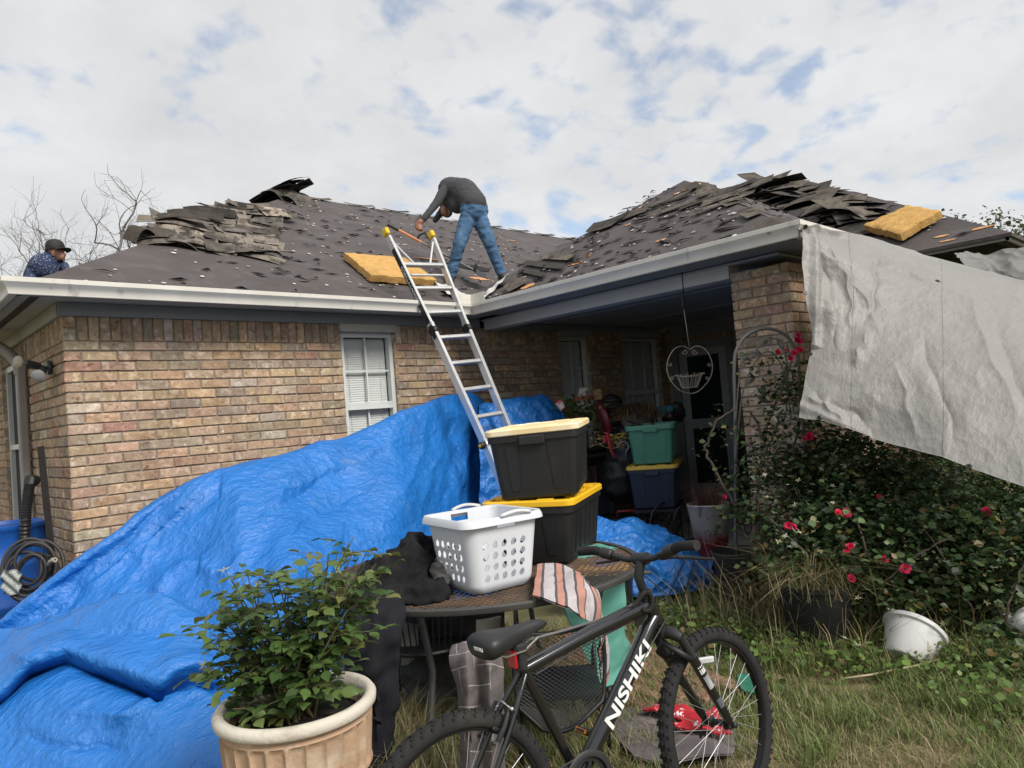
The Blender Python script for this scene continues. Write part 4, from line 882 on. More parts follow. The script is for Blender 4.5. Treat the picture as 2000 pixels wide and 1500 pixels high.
# crumpled tarp on the ground at the porch edge
CT = [[at(u, v, d) for v, d in r] for u, r in ((1150, [(1140, 5.55), (1090, 5.6), (1040, 5.75), (1015, 5.95), (1050, 6.2)]), (1210, [(1160, 5.5), (1100, 5.55), (1045, 5.7), (1022, 5.95), (1060, 6.3)]), (1260, [(1165, 5.5), (1105, 5.55), (1060, 5.7), (1032, 5.95), (1070, 6.3)]), (1310, [(1160, 5.55), (1110, 5.6), (1075, 5.75), (1052, 5.95), (1085, 6.3)]), (1350, [(1155, 5.6), (1125, 5.65), (1088, 5.8), (1070, 5.95), (1095, 6.2)]), (1385, [(1150, 5.7), (1135, 5.75), (1115, 5.85), (1105, 5.95), (1118, 6.1)]))]
TP = crease(catmull(np.array(CT), 130, 80), [(.10, 2.4), (.055, 5.5), (.02, 13)], 5.0); TP[..., 2] = np.maximum(TP[..., 2], .01)
sheet('blue_tarp', TP, m_blue, label='crumpled blue tarp lying on the ground at the porch edge', cat='tarp')

# ================================================================== SILVER TARP hung from the porch corner
m_silver = tarp_mat('silver_tarpaulin', (.246, .234, .217), (.215, .205, .19), .5, 11.0, .5, (.21, .195, .178))
ct = [[(1570, 437, 5.20), (1610, 444, 5.32), (1660, 457, 5.5), (1740, 480, 5.72), (1830, 503, 5.72), (1920, 528, 5.55), (2080, 575, 5.3)],
      [(1567, 500, 5.08), (1612, 500, 5.12), (1662, 508, 5.18), (1742, 530, 5.2), (1832, 556, 5.1), (1922, 588, 4.95), (2090, 640, 4.7)],
      [(1572, 590, 4.98), (1618, 588, 4.98), (1664, 592, 4.98), (1742, 612, 4.9), (1834, 640, 4.75), (1924, 674, 4.55), (2095, 735, 4.2)],
      [(1588, 665, 4.92), (1626, 662, 4.86), (1666, 668, 4.80), (1742, 690, 4.66), (1836, 722, 4.46), (1926, 752, 4.26), (2100, 815, 3.9)],
      [(1575, 735, 4.80), (1622, 742, 4.70), (1666, 752, 4.62), (1742, 775, 4.46), (1838, 806, 4.24), (1928, 838, 4.04), (2105, 898, 3.7)],
      [(1561, 818, 4.66), (1612, 828, 4.56), (1664, 842, 4.47), (1742, 866, 4.30), (1838, 896, 4.08), (1928, 926, 3.88), (2110, 990, 3.5)]]
CT = np.array([[at(*c) for c in r] for r in ct]); SP = catmull(CT, 150, 190)
SP = crease(SP, [(.05, 1.1), (.014, 3.6), (.005, 9)], 21.0)
SP = fold_lines(SP, [((1580, 445), (1720, 640), .03, 10), ((1590, 440), (1830, 560), -.025, 9), ((1600, 450), (1640, 690), -.04, 9), ((1625, 480), (1668, 640), .035, 9), ((1725, 485), (1690, 640), -.02, 6), ((1690, 640), (1672, 720), .03, 9), ((1570, 775), (1660, 820), .03, 7), ((1580, 760), (1700, 830), -.02, 7), ((1880, 560), (1990, 820), .02, 12), ((1800, 640), (1870, 880), -.015, 10), ((1930, 600), (2040, 860), -.02, 10), ((1740, 700), (1800, 860), .015, 10)])
uv = pix(SP.reshape(-1, 3)).reshape(150, 190, 3); n_ = normals(SP)
hem = np.exp(-((uv[..., 0] - 1592) / 9) ** 2) * .03 * (uv[..., 1] < 680) + np.exp(-((uv[..., 0] - 1620 - (uv[..., 1] - 560) * .14) / 16) ** 2) * .05 * np.clip(1 - abs(uv[..., 1] - 610) / 100, 0, 1)
fan = sum(np.exp(-((uv[..., 1] - 440 - (uv[..., 0] - 1570) * s_) / 7) ** 2) for s_ in (.33, .55, .95)) * np.exp(-((uv[..., 0] - 1600) / 70) ** 2) * .022
lowfold = np.exp(-((uv[..., 1] - 792 - (uv[..., 0] - 1562) * .45) / 10) ** 2) * (uv[..., 0] < 1700) * .02
SP = SP + n_ * (hem - fan + lowfold)[..., None] * (1 if np.mean(n_ @ -FWD) > 0 else -1)
silver = sheet('silver_tarp', SP, m_silver, label='large weathered silver tarp hanging from the porch roof corner', cat='tarp')
m_grom = pm('brass_grommet', (.05, .048, .045), rough=.4, metal=.6)
nh = normals(SP)
for u, v in ((1572, 572), (1580, 430), (1832, 549), (1893, 911), (1602, 818), (1576, 690)):
    k = np.argmin(np.hypot(uv[..., 0] - u, uv[..., 1] - v)); i, j = divmod(k, 190); c = SP[i, j]; nrm = nh[i, j] * (1 if np.dot(nh[i, j], -FWD) > 0 else -1)
    g = MB(); R = frame(nrm); g.lathe([(.006, .002), (.006, .005), (.014, .005), (.017, .001), (.006, .0005)], 12, c, R, closed=True); g.lathe([(.0, .001), (.0065, .001)], 10, c, R); g.build('grommet', m_grom, silver)
for j in (62, 128):                                            # heat-sealed seams
    s_ = MB(); s_.tube([SP[i, j] + nh[i, j] * (.0012 if np.dot(nh[i, j], -FWD) > 0 else -.0012) for i in range(1, 149, 2)], .0012, 5, sx=.4); s_.build('seam', m_silver, silver, smooth=True)
# darker loose tarp behind it at the eave
CT = np.array([[at(*c) for c in r] for r in [[(1862, 500, 5.95), (1890, 497, 6.0), (1935, 493, 5.9), (1980, 488, 5.8), (2080, 480, 5.6)], [(1872, 512, 5.8), (1900, 516, 5.75), (1940, 525, 5.7), (1985, 520, 5.6), (2085, 520, 5.4)], [(1885, 528, 5.72), (1915, 545, 5.65), (1950, 556, 5.6), (1990, 556, 5.5), (2090, 570, 5.3)], [(1900, 545, 5.68), (1930, 570, 5.6), (1962, 590, 5.5), (2000, 605, 5.4), (2095, 640, 5.2)]]])
TP = crease(catmull(CT, 60, 90), [(.05, 4.0), (.03, 9)], 31.0)
sheet('silver_tarp', TP, pm('grey_tarp', (.17, .165, .155), rough=.6, var=.2, vs=5, bump=.3, bs=30), label='folded dull grey tarp bunched on the eave behind the silver one', cat='tarp')
# ================================================================== LADDER
m_alu = pm('aluminium', (.66, .66, .65), rough=.36, metal=.55, var=.12, vs=12, bump=.05, bs=80)
m_yel = pm('yellow_plastic', (.72, .50, .02), rough=.45, var=.08, bump=.05)
m_blk = pm('black_plastic', (.014, .014, .015), rough=.5, var=.2, vs=10, bump=.08, bs=90)
m_lab = pm('ladder_label', (.02, .02, .022), rough=.4, var=0)
lad_b0, lad_b1 = A(4.54, 4.58, .02), A(4.90, 4.58, .02)           # feet
gY = YA - .125
lad_g0 = on(826, 598, 1, gY); lad_g1 = on(893, 596, 1, gY)
ladder = thing('ladder', 'aluminium articulated ladder with yellow tips leaning on the gutter', 'ladder', (lad_b0 + lad_b1) / 2)
def lad(s, t):  # s 0..1 across, t 0 foot .. 1 gutter .. beyond
    c = lerp((lad_b0 + lad_b1) / 2, (lad_g0 + lad_g1) / 2, t); sep = np.interp(t, [0, .6, 1.0, 1.315], [.36, .36, .475, .60]); return c + unit(lad_g1 - lad_g0) * (s - .5) * sep
TT = 1.315
lx = unit(lad_g1 - lad_g0); lu = unit(lad(0, 1) - lad(0, 0)); ln = unit(np.cross(lx, lu)); ln = ln if ln[1] < 0 else -ln
def rail(s0, t0, t1, w_, d_, nm, mat=m_alu, off=0.0):
    b = MB(); p, q = lad(s0, t0), lad(s0, t1); d = unit(q - p); x = unit(lx - d * np.dot(lx, d)); R = np.array([x, np.cross(d, x), d]).T
    b.box((p + q) / 2 + ln * off, (w_, d_, np.linalg.norm(q - p)), R, bev=.004); return b.build(nm, mat, ladder)
Lt = np.linalg.norm(lad(0, 1) - lad(0, 0))
for s in (0, 1):
    sg_ = -1 if s == 0 else 1
    rail(s, 0, .47, .036, .085, 'outer_rail'); rail(s, .47, .93, .036, .085, 'outer_rail'); rail(s + sg_ * .0, .90, TT - .02, .032, .074, 'inner_rail')
    rail(s - sg_ * .055, .02, .10, .028, .07, 'foot_section')
    # hinge discs with lock knobs
    for t, kn in ((.47, True), (.90, False), (.24, True)):
        c = lad(s, t); b = MB(); b.lathe([(.0, -.022), (.052, -.022), (.055, -.016), (.055, .016), (.052, .022), (0, .022)], 18, c, frame(lx)); h = b.build('hinge', m_alu if t == .47 else m_blk, ladder, smooth=40)
        if kn:
            b = MB(); b.lathe([(.0, 0), (.034, 0), (.036, .03), (.030, .045), (.0, .047)], 14, c + lx * sg_ * .022, frame(lx * sg_)); b.build('lock_knob', m_blk, h, smooth=40)
            b = MB(); b.lathe([(.0, .0), (.017, .0), (.017, .004), (0, .005)], 12, c + lx * sg_ * .069, frame(lx * sg_)); b.build('knob_cap', m_yel, h, smooth=40)
    b = MB(); c = lad(s, TT); R = np.array([lx, np.cross(lu, lx), lu]).T; b.box(c, (.05, .088, .085), R, bev=.012); b.box(c + lu * .035 - ln * .02, (.045, .05, .03), R, bev=.01); b.build('tip_cap', m_yel, ladder)
    b = MB(); c = lad(s, 0); b.box(c, (.06, .10, .04), bev=.01); b.build('foot', m_blk, ladder)
t = .06; k = 0
while t < TT - .05:
    ins = .02
    a, b_ = lad(ins, t), lad(1 - ins, t); b = MB(); R = np.array([lx, np.cross(lu, lx), lu]).T
    b.box((a + b_) / 2, (np.linalg.norm(b_ - a), .050, .030), R, bev=.006); b.box((a + b_) / 2 + ln * .0 + lu * .017, (np.linalg.norm(b_ - a) - .01, .046, .006), R)
    b.build('rung', m_alu, ladder); t += .305 / Lt; k += 1
for sg_ in (0, 1):                                                # corner braces at the top
    c = lad(.03 + sg_ * .94, TT - .035); e = lad(.30 + sg_ * .40, t - .305 / Lt + .01); b = MB(); b.tube([c, e], .011, 6); b.build('brace', m_alu, ladder)
b = MB(); b.tube([lad(.1, TT - .185), lad(.9, TT - .185)], .014, 8); b.build('cross_bar', m_alu, ladder)
# dark label strip with lettering down the left rail
for t0, t1 in ((.93, 1.24), (.86, .92), (.11, .21)):
    b = MB(); p, q = lad(.0, t0), lad(.0, t1); d = unit(q - p); x = unit(lx - d * np.dot(lx, d)); R = np.array([x, np.cross(d, x), d]).T
    b.box((p + q) / 2 - lx * .0185 + ln * .0, (.004, .058, np.linalg.norm(q - p)), R); b.build('label_strip', m_lab, ladder)
def text(name, s, size, R, c, mat, parent=None, ext=.0006, shear=0, align='CENTER', sx=1.0, bold=0.0):
    cu = bpy.data.curves.new(name, 'FONT'); cu.body = s; cu.size = size; cu.extrude = ext; cu.align_x = align; cu.align_y = 'CENTER'; cu.shear = shear; cu.offset = bold
    o = bpy.data.objects.new(name + '_tmp', cu); COL.objects.link(o); dg = bpy.context.evaluated_depsgraph_get(); me = bpy.data.meshes.new_from_object(o.evaluated_get(dg)); bpy.data.objects.remove(o)
    V = np.array([v.co[:] for v in me.vertices]); V[:, 0] *= sx; Fc = [tuple(p.vertices) for p in me.polygons]; bpy.data.meshes.remove(me)
    b = MB(R, c); b.add(V, Fc); return b.build(name, mat, parent, recalc=False)
m_ink = pm('white_ink', (.75, .75, .74), rough=.5, var=0)
p, q = lad(.0, .93), lad(.0, 1.24); d = unit(p - q); x = unit(lx - d * np.dot(lx, d)); nrm = -x; yv = unit(np.cross(nrm, d))
text('lettering', 'GORILLA LADDERS', .045, np.array([d, yv, nrm]).T, (p + q) / 2 - lx * .0212, m_ink, ladder, sx=1.25)
# ================================================================== TABLE AND WHAT IS ON IT
m_iron = pm('weathered_iron', (.070, .067, .063), rough=.6, metal=.3, var=.25, vs=10, col2=(.14, .075, .04), c2s=3.0, c2lo=.58, c2hi=.72, bump=.2, bs=60)
m_rust = pm('rusty_mesh', (.15, .092, .058), rough=.75, metal=.2, var=.3, vs=8, col2=(.05, .045, .042), c2s=2.2, c2lo=.45, c2hi=.6)
m_iron2 = pm('black_wrought_iron', (.014, .014, .014), rough=.45, metal=.2, var=.2)
TZ = .72; TC = A(2.60, 3.10, TZ); TR = .86
table = thing('patio_table', 'round rusty mesh patio table piled with bins and laundry', 'table', (TC[0], TC[1], 0))
b = MB(); b.lathe([(TR - .035, -.022), (TR - .003, -.022), (TR, -.017), (TR, .003), (TR - .004, .007), (TR - .035, .006), (TR - .036, 0)], 96, TC, closed=True); b.build('rim', m_iron, table, smooth=35)
# expanded-metal top: two families of slanted strands
b = MB(); pitch = .030
for fam in (1, -1):
    d = unit(A(math.cos(.5), fam * math.sin(.5), 0)); n_ = A(-d[1], d[0], 0); k = int(TR / pitch)
    for i in range(-k, k + 1):
        o = i * pitch; h = math.sqrt(max(0, (TR - .03) ** 2 - o * o))
        if h < .03: continue
        c = TC + n_ * o; b.slab([c - d * h - n_ * .0036, c + d * h - n_ * .0036, c + d * h + n_ * .0036, c - d * h + n_ * .0036], (0, 0, -.004))
b.build('mesh_top', m_rust, table, kind='stuff')
for k in range(4):
    a = .4 + k * math.pi / 2; d = A(math.cos(a), math.sin(a), 0); p = [TC + d * .70 - A(0, 0, .02), TC + d * .66 - A(0, 0, .12), TC + d * .60 - A(0, 0, .35), TC + d * .66 - A(0, 0, .60), TC + d * .74 - A(0, 0, .715)]
    b = MB(); b.tube(p, .016, 8); b.build('leg', m_iron, table, smooth=True)
    b = MB(); b.tube([TC + d * .93 - A(0, 0, .013), TC - A(0, 0, .013)], .009, 6); b.build('brace', m_iron, table, smooth=True)

def rrect(hx, hy, r, n=5):
    P = []
    for cx, cy, a0 in ((hx - r, hy - r, 0), (-hx + r, hy - r, 90), (-hx + r, -hy + r, 180), (hx - r, -hy + r, 270)):
        for i in range(n + 1): a = math.radians(a0 + 90 * i / n); P.append((cx + r * math.cos(a), cy + r * math.sin(a)))
    return P
def loft(mb, rings, cap0=True, cap1=True):
    k = len(rings[0]); V = [p for r in rings for p in r]; Fc = []
    for i in range(len(rings) - 1):
        for j in range(k): j2 = (j + 1) % k; Fc.append((i * k + j, i * k + j2, (i + 1) * k + j2, (i + 1) * k + j))
    if cap0: Fc.append(tuple(range(k - 1, -1, -1)))
    if cap1: Fc.append(tuple(range((len(rings) - 1) * k, len(rings) * k)))
    mb.add(V, Fc)
def ring(hx, hy, r, z, n=5): return [(x, y, z) for x, y in rrect(hx, hy, r, n)]

def tote(c, ang, label, body, lid=None, L=.74, W=.50, H=.345, tilt=(0, 0), group='storage totes', contents=False):
    R = rotz(ang) @ rotx(tilt[0]) @ roty(tilt[1]); t = thing('storage_tote', label, 'storage bin', c, group)
    bx, by, tx, ty = L * .43, W * .405, L * .475, W * .46
    b = MB(R, c); hb = H - (.03 if lid else 0)
    if lid: loft(b, [ring(bx - .012, by - .012, .03, .0), ring(bx, by, .035, .012), ring(tx, ty, .045, hb - .05), ring(tx + .01, ty + .01, .045, hb - .048), ring(tx + .012, ty + .012, .045, hb)])
    else: loft(b, [ring(bx - .012, by - .012, .03, .0), ring(bx, by, .035, .012), ring(tx, ty, .045, hb - .05), ring(tx + .022, ty + .022, .05, hb - .046), ring(tx + .024, ty + .024, .05, hb - .008), ring(tx + .02, ty + .02, .05, hb), ring(tx + .004, ty + .004, .045, hb), ring(tx - .004, ty - .004, .045, hb - .05), ring(bx - .006, by - .006, .035, .02)], cap1=True)
    bo = b.build('body', body, t, smooth=30)
    # moulded ribs on the four sides
    for sd in range(4):
        ln_ = (by if sd % 2 == 0 else bx); nn = (-.55, .55) if sd % 2 == 0 else (-.72, -.40, -.08, .25, .58)
        for fr in nn:
            rb = MB(R, c); V = []
            for (z, e) in ((.05, 0), (hb - .07, 1)):
                hxz = bx + (tx - bx) * (z / (hb - .05)); hyz = by + (ty - by) * (z / (hb - .05)); wd_ = (.022 + .016 * e) if sd % 2 == 0 else .006
                for q in (-1, 1):
                    for dpt in (0, .006):
                        s_ = fr * ln_ + q * wd_
                        V.append({0: (hxz - .002 + dpt, s_, z), 1: (s_, hyz - .002 + dpt, z), 2: (-hxz + .002 - dpt, s_, z), 3: (s_, -hyz + .002 - dpt, z)}[sd])
            rb.add(V, [(1, 3, 7, 5), (0, 1, 5, 4), (2, 6, 7, 3), (4, 5, 7, 6), (0, 2, 3, 1)]); rb.build('rib', body, bo)
    if lid:
        b = MB(R, c); ox, oy = L / 2, W / 2
        loft(b, [ring(ox - .004, oy - .004, .05, hb - .012), ring(ox, oy, .052, hb - .008), ring(ox, oy, .052, hb + .016), ring(ox - .008, oy - .008, .05, hb + .024), ring(ox - .035, oy - .035, .04, hb + .024), ring(ox - .042, oy - .042, .04, hb + .010), ring(ox - .085, oy - .085, .03, hb + .010), ring(ox - .092, oy - .092, .03, hb + .018)])
        lo = b.build('lid', lid, t, smooth=30)
        for sx_, sy_, w1, w2 in [(-.25, 1, .10, .012), (.05, 1, .10, .012), (.32, 1, .08, .012), (-.25, -1, .10, .012), (.05, -1, .10, .012), (.32, -1, .08, .012)]:
            b = MB(R, c); b.box((sx_ * L, sy_ * (oy - .062), hb + .018), (w1, .045, .018), bev=.004); b.build('lid_rib', lid, lo)
        for sx_ in (-1, 1):
            for sy_ in (-.18, .18):
                b = MB(R, c); b.box((sx_ * (ox - .062), sy_ * W, hb + .018), (.045, .09, .018), bev=.004); b.build('lid_rib', lid, lo)
        for sx_, sy_ in ((-1, -1), (-1, 1), (1, -1), (1, 1)):
            b = MB(R, c); b.lathe([(.0, hb + .0246), (.007, hb + .0246)], 8, (sx_ * (ox - .028), sy_ * (oy - .028), 0)); b.build('tie_hole', m_blk, lo)
    for sx_ in (-1, 1):
        b = MB(R, c); b.box((sx_ * (tx + .012), 0, hb - .045), (.03, .14, .05), bev=.006); b.build('handle', body, bo)
    return t
m_tote = pm('black_tote', (.012, .012, .0125), rough=.5, var=.3, vs=5, col2=(.030, .029, .028), c2s=3.5, c2lo=.55, c2hi=.8, bump=.12, bs=150)
m_lidY = pm('yellow_lid', (.80, .46, .015), rough=.42, var=.06, vs=4, bump=.05)
m_lidF = pm('faded_yellow_lid', (.80, .62, .33), rough=.55, var=.10, vs=4, col2=(.80, .74, .62), c2s=4, c2lo=.45, c2hi=.7)
dl = unit(A(.884, .468, 0)); dw = A(-dl[1], dl[0], 0)
c_low = A(2.877, 2.699, TZ + .008) + dl * .315 + dw * .205
tote(c_low, math.atan2(dl[1], dl[0]), 'black storage bin with a bright yellow lid, lower of the two on the table', m_tote, m_lidY, L=.78, W=.53, H=.355)
c_up = c_low + A(0, 0, .362) - dl * .04 + dw * .01 + RIGHT * A(1, 1, 0) * .035
tote(c_up, math.radians(36), 'black storage bin with a sun-faded cream lid stacked on the yellow-lidded one', m_tote, m_lidF, H=.395, L=.74, W=.52, tilt=(math.radians(-1.5), math.radians(-1)))

# ---- laundry basket
m_bask = pm('white_basket_plastic', (.64, .66, .69), rough=.38, var=.03, vs=5, sss=0)
c = A(2.335, 2.765, TZ + .008); bR = rotz(math.radians(-9)); basket = thing('laundry_basket', 'white plastic laundry basket with oval holes standing on the table', 'laundry basket', c)
HB = .340; b0, b1 = .172, .208
def bwall(side, s, z):   # point on a side wall: s -1..1 across, z height
    h = b0 + (b1 - b0) * z / HB
    p = {0: (s * h, -h), 1: (h, s * h), 2: (-s * h, h), 3: (-h, -s * h)}[side]; return A(p[0], p[1], z)
b = MB(bR, c)
NU, NZ = 96, 72; rad = .16
def solid(s, z):         # holes: 5 columns x 4 rows of slanted ovals per side and a handle gap
    zz_ = z / HB
    for i in range(5):
        for j in range(4):
            cs = -.56 + i * .27; cz = .20 + j * .15; sx_ = (s - cs) - (zz_ - cz) * .35
            if (sx_ / .078) ** 2 + ((zz_ - cz) / .050) ** 2 < 1: return False
    return True
for side in range(4):
    S = np.linspace(-1, 1, NU); Z = np.linspace(.0, HB, NZ); O = np.zeros((NZ, NU, 3))
    for i, z in enumerate(Z):
        for j, s in enumerate(S):
            # round the corners
            p = bwall(side, s, z); h = b0 + (b1 - b0) * z / HB; k = h - .055; qx, qy = p[0], p[1]
            if abs(qx) > k and abs(qy) > k:
                d = np.array([abs(qx) - k, abs(qy) - k]); d = d / max(np.linalg.norm(d), 1e-6) * .055; qx, qy = math.copysign(k + d[0], qx), math.copysign(k + d[1], qy)
            if z < .04: f_ = 1 - .10 * (1 - z / .04) ** 2; qx *= f_; qy *= f_
            O[i, j] = (qx, qy, z)
    nrm = {0: A(0, -1, 0), 1: A(1, 0, 0), 2: A(0, 1, 0), 3: A(-1, 0, 0)}[side]
    V = np.vstack([O.reshape(-1, 3), (O - nrm * .0028).reshape(-1, 3)]); off = NZ * NU; Fc = []; sol = np.zeros((NZ - 1, NU - 1), bool)
    for i in range(NZ - 1):
        for j in range(NU - 1):
            sol[i, j] = solid((S[j] + S[j + 1]) / 2, (Z[i] + Z[i + 1]) / 2)
            if side in (0, 2) and abs((S[j] + S[j + 1]) / 2 - .05) < .24 and HB * .88 < (Z[i] + Z[i + 1]) / 2 < HB * .985: sol[i, j] = False
    for i in range(NZ - 1):
        for j in range(NU - 1):
            if not sol[i, j]: continue
            p = i * NU + j; Fc += [(p, p + 1, p + NU + 1, p + NU), (off + p, off + p + NU, off + p + NU + 1, off + p + 1)]
            for di, dj, e in ((0, -1, (p, p + NU)), (0, 1, (p + NU + 1, p + 1)), (-1, 0, (p + 1, p)), (1, 0, (p + NU, p + NU + 1))):
                a_, b_ = i + di, j + dj
                if 0 <= a_ < NZ - 1 and 0 <= b_ < NU - 1 and not sol[a_, b_]: Fc.append((e[0], e[1], off + e[1], off + e[0]))
    b.add(V, Fc)
b.build('body', m_bask, basket, smooth=50, recalc=False)
b = MB(bR, c); loft(b, [ring(b0 * .90, b0 * .90, .05, .0), ring(b0 * .905, b0 * .905, .05, .004)]); b.build('base', m_bask, basket)
b = MB(bR, c); h = b1
loft(b, [ring(h - .003, h - .003, .055, HB - .006), ring(h + .010, h + .010, .06, HB - .004), ring(h + .024, h + .024, .07, HB - .026), ring(h + .028, h + .028, .07, HB - .024), ring(h + .025, h + .025, .07, HB - .004), ring(h + .016, h + .016, .06, HB + .010), ring(h - .001, h - .001, .055, HB + .008), ring(h - .003, h - .003, .055, HB - .006)], cap0=False, cap1=False); b.build('rim', m_bask, basket, smooth=60)
for sd in (-1, 1):
    b = MB(bR, c); b.tube([(.05 + x, sd * (h + .02 + .012 * math.cos(x / .085 * 1.5)), HB + .010 + .016 * math.cos(x / .085 * 1.5)) for x in np.linspace(-.085, .085, 11)], .009, 8); b.build('handle', pm('grey_grip', (.5, .52, .52), rough=.5) if sd > 0 else m_bask, basket, smooth=True)

# ---- cloth helpers
def cloth(name, ctrl, mat, ni, nj, amps, label, cat='towel', seed=1.0, th=.006, parent=None, **kw):
    P = catmull(np.array(ctrl), ni, nj); P = crease(P, amps, seed, ridged=False); return sheet(name, P, mat, th, parent, label=label, cat=cat, **kw)
def terry(name, col, **kw): return pm(name, col, rough=.95, bump=.9, bs=260, spec=.1, bdet=2, **kw)
# striped towel over the table edge: stripes run down its length in the towel's own grid
m_strp = terry('striped_towel', (.5, .5, .5), attr=True, var=.10, vs=40)
def tz(u, v, z): return on(u, v, 2, z)
ct = [[tz(1050, 1110, .775), tz(1046, 1138, .755), tz(1041, 1166, .745)], [tz(1075, 1106, .775), tz(1075, 1140, .755), tz(1076, 1174, .738)], [tz(1102, 1108, .77), tz(1106, 1145, .75), at(1110, 1188, 3.12)], [tz(1130, 1118, .765), tz(1134, 1152, .742), at(1138, 1207, 3.19)], [tz(1150, 1138, .755), at(1160, 1172, 3.27), at(1154, 1218, 3.24)], [at(1166, 1160, 3.36), at(1174, 1200, 3.33), at(1166, 1242, 3.30)], [at(1178, 1208, 3.40), at(1182, 1250, 3.40), at(1170, 1300, 3.38)], [at(1184, 1270, 3.46), at(1187, 1320, 3.46), at(1174, 1345, 3.42)]]
P = catmull(np.array(ct), 90, 44); P = crease(P, [(.016, 9), (.006, 22)], 4.0, False)
nn_ = normals(P); a_, b_ = P.shape[:2]; V = np.vstack([P.reshape(-1, 3), (P - nn_ * .008).reshape(-1, 3)]); I = np.arange(a_ * b_).reshape(a_, b_); q = np.stack([I[:-1, :-1], I[1:, :-1], I[1:, 1:], I[:-1, 1:]], -1).reshape(-1, 4)
T = np.vstack([q[:, [0, 1, 2]], q[:, [0, 2, 3]], q[:, [0, 2, 1]] + a_ * b_, q[:, [0, 3, 2]] + a_ * b_]); ti = (np.arange(len(q)) // (b_ - 1)) / (a_ - 1)
def stripe(t):
    s_ = (t * 5.2) % 1.0
    return (.60, .31, .25) if s_ < .34 else ((.13, .125, .13) if s_ < .42 else ((.60, .55, .56) if s_ < .90 else (.13, .125, .13)))
cc = np.array([stripe(t) for t in ti]); towel = fast_mesh('striped_towel', V, T, m_strp, cols=np.vstack([cc] * 4)[:len(T)], smooth=True, label='pink, white and grey striped towel hanging over the table edge', cat='towel')
# teal towel under the bins, hanging behind
m_teal = terry('teal_towel', (.15, .42, .34), var=.12, vs=6)
cloth('teal_towel', [[at(*q) for q in r] for r in [[(1120, 1075, 4.15), (1165, 1062, 4.35), (1205, 1066, 4.35)], [(1130, 1090, 4.05), (1170, 1072, 4.2), (1208, 1070, 4.28)], [(1140, 1100, 3.98), (1178, 1080, 4.12), (1206, 1072, 4.24)]]], m_teal, 30, 30, [(.010, 9), (.006, 24)], 'corner of a teal towel under the bins on the table', th=.010)
cloth('teal_towel', [[at(*q) for q in r] for r in [[(1100, 1170, 3.52), (1130, 1165, 3.62), (1165, 1150, 3.7), (1205, 1135, 3.8), (1222, 1128, 3.86)], [(1112, 1215, 3.6), (1140, 1210, 3.66), (1172, 1205, 3.72), (1208, 1195, 3.8), (1222, 1190, 3.84)], [(1135, 1262, 3.66), (1160, 1262, 3.7), (1180, 1260, 3.74), (1212, 1252, 3.8), (1226, 1245, 3.86)], [(1160, 1310, 3.7), (1178, 1315, 3.72), (1195, 1310, 3.78), (1225, 1290, 3.9), (1246, 1275, 4.0)], [(1166, 1345, 3.62), (1185, 1342, 3.66), (1210, 1330, 3.74), (1240, 1305, 3.9), (1262, 1288, 4.05)]]], m_teal, 60, 44, [(.022, 6), (.010, 14)], 'teal towel hanging from the table down to the grass', seed=6)
# dark clothes heap and long dark coat at the left of the table
m_black = terry('black_fleece', (.020, .020, .022), var=.3, vs=6, col2=(.030, .028, .030), c2s=8)
def lump(name, parts, mat, label, cat, vox=.012, amp=.02, sc=9, sm=4):
    """soft heap: overlapping ellipsoids fused into one skin and wrinkled"""
    b = MB()
    for (cc_, rr_, an) in parts: b.ball(cc_, rr_, 20, 14, rotz(an))
    o = b.build(name, mat, smooth=True, label=label, cat=cat); fuse(o, vox, sm)
    co = np.zeros(len(o.data.vertices) * 3); o.data.vertices.foreach_get('co', co); co = co.reshape(-1, 3); no = np.array([v.normal[:] for v in o.data.vertices])
    h = np.array([.6 * (.4 - abs(mnoise.noise(Vector((p[0] * sc, p[1] * sc * .6, p[2] * sc * 1.3)))) * 2) + .3 * mnoise.noise(Vector(p * sc * 2.3)) for p in co]); co = co + no * (h * amp)[:, None]
    o.data.vertices.foreach_set('co', co.ravel()); o.data.update(); return o
def fuse(o, vox, sm=4):
    m = o.modifiers.new('r', 'REMESH'); m.mode = 'VOXEL'; m.voxel_size = vox
    s = o.modifiers.new('s', 'SMOOTH'); s.factor = .5; s.iterations = sm
    dg = bpy.context.evaluated_depsgraph_get(); me = bpy.data.meshes.new_from_object(o.evaluated_get(dg)); old = o.data; o.modifiers.clear(); o.data = me; bpy.data.meshes.remove(old); me.shade_smooth()
lump('dark_laundry_heap', [(at(800, 1105, 3.62), (.13, .12, .13), .3), (at(790, 1140, 3.5), (.17, .13, .10), .6), (at(830, 1160, 3.42), (.13, .12, .07), .2), (at(760, 1165, 3.4), (.15, .12, .09), .9), (at(740, 1135, 3.5), (.10, .10, .12), 0), (at(815, 1080, 3.7), (.09, .09, .11), 0)], m_black, 'heap of black fleece clothes on the left of the table', 'clothes', amp=.055, sc=11)
lump('grey_rag', [(at(858, 1118, 3.58), (.05, .06, .055), .3), (at(862, 1135, 3.5), (.05, .05, .04), .1), (at(850, 1105, 3.62), (.04, .05, .03), .1)], terry('grey_rag', (.20, .19, .18), var=.3, vs=9), 'small grey knitted rag between the dark clothes and the basket', 'cloth', amp=.02, sc=20)
m_navy = terry('dark_robe', (.024, .024, .030), var=.3, vs=5, col2=(.032, .030, .033), c2s=7)
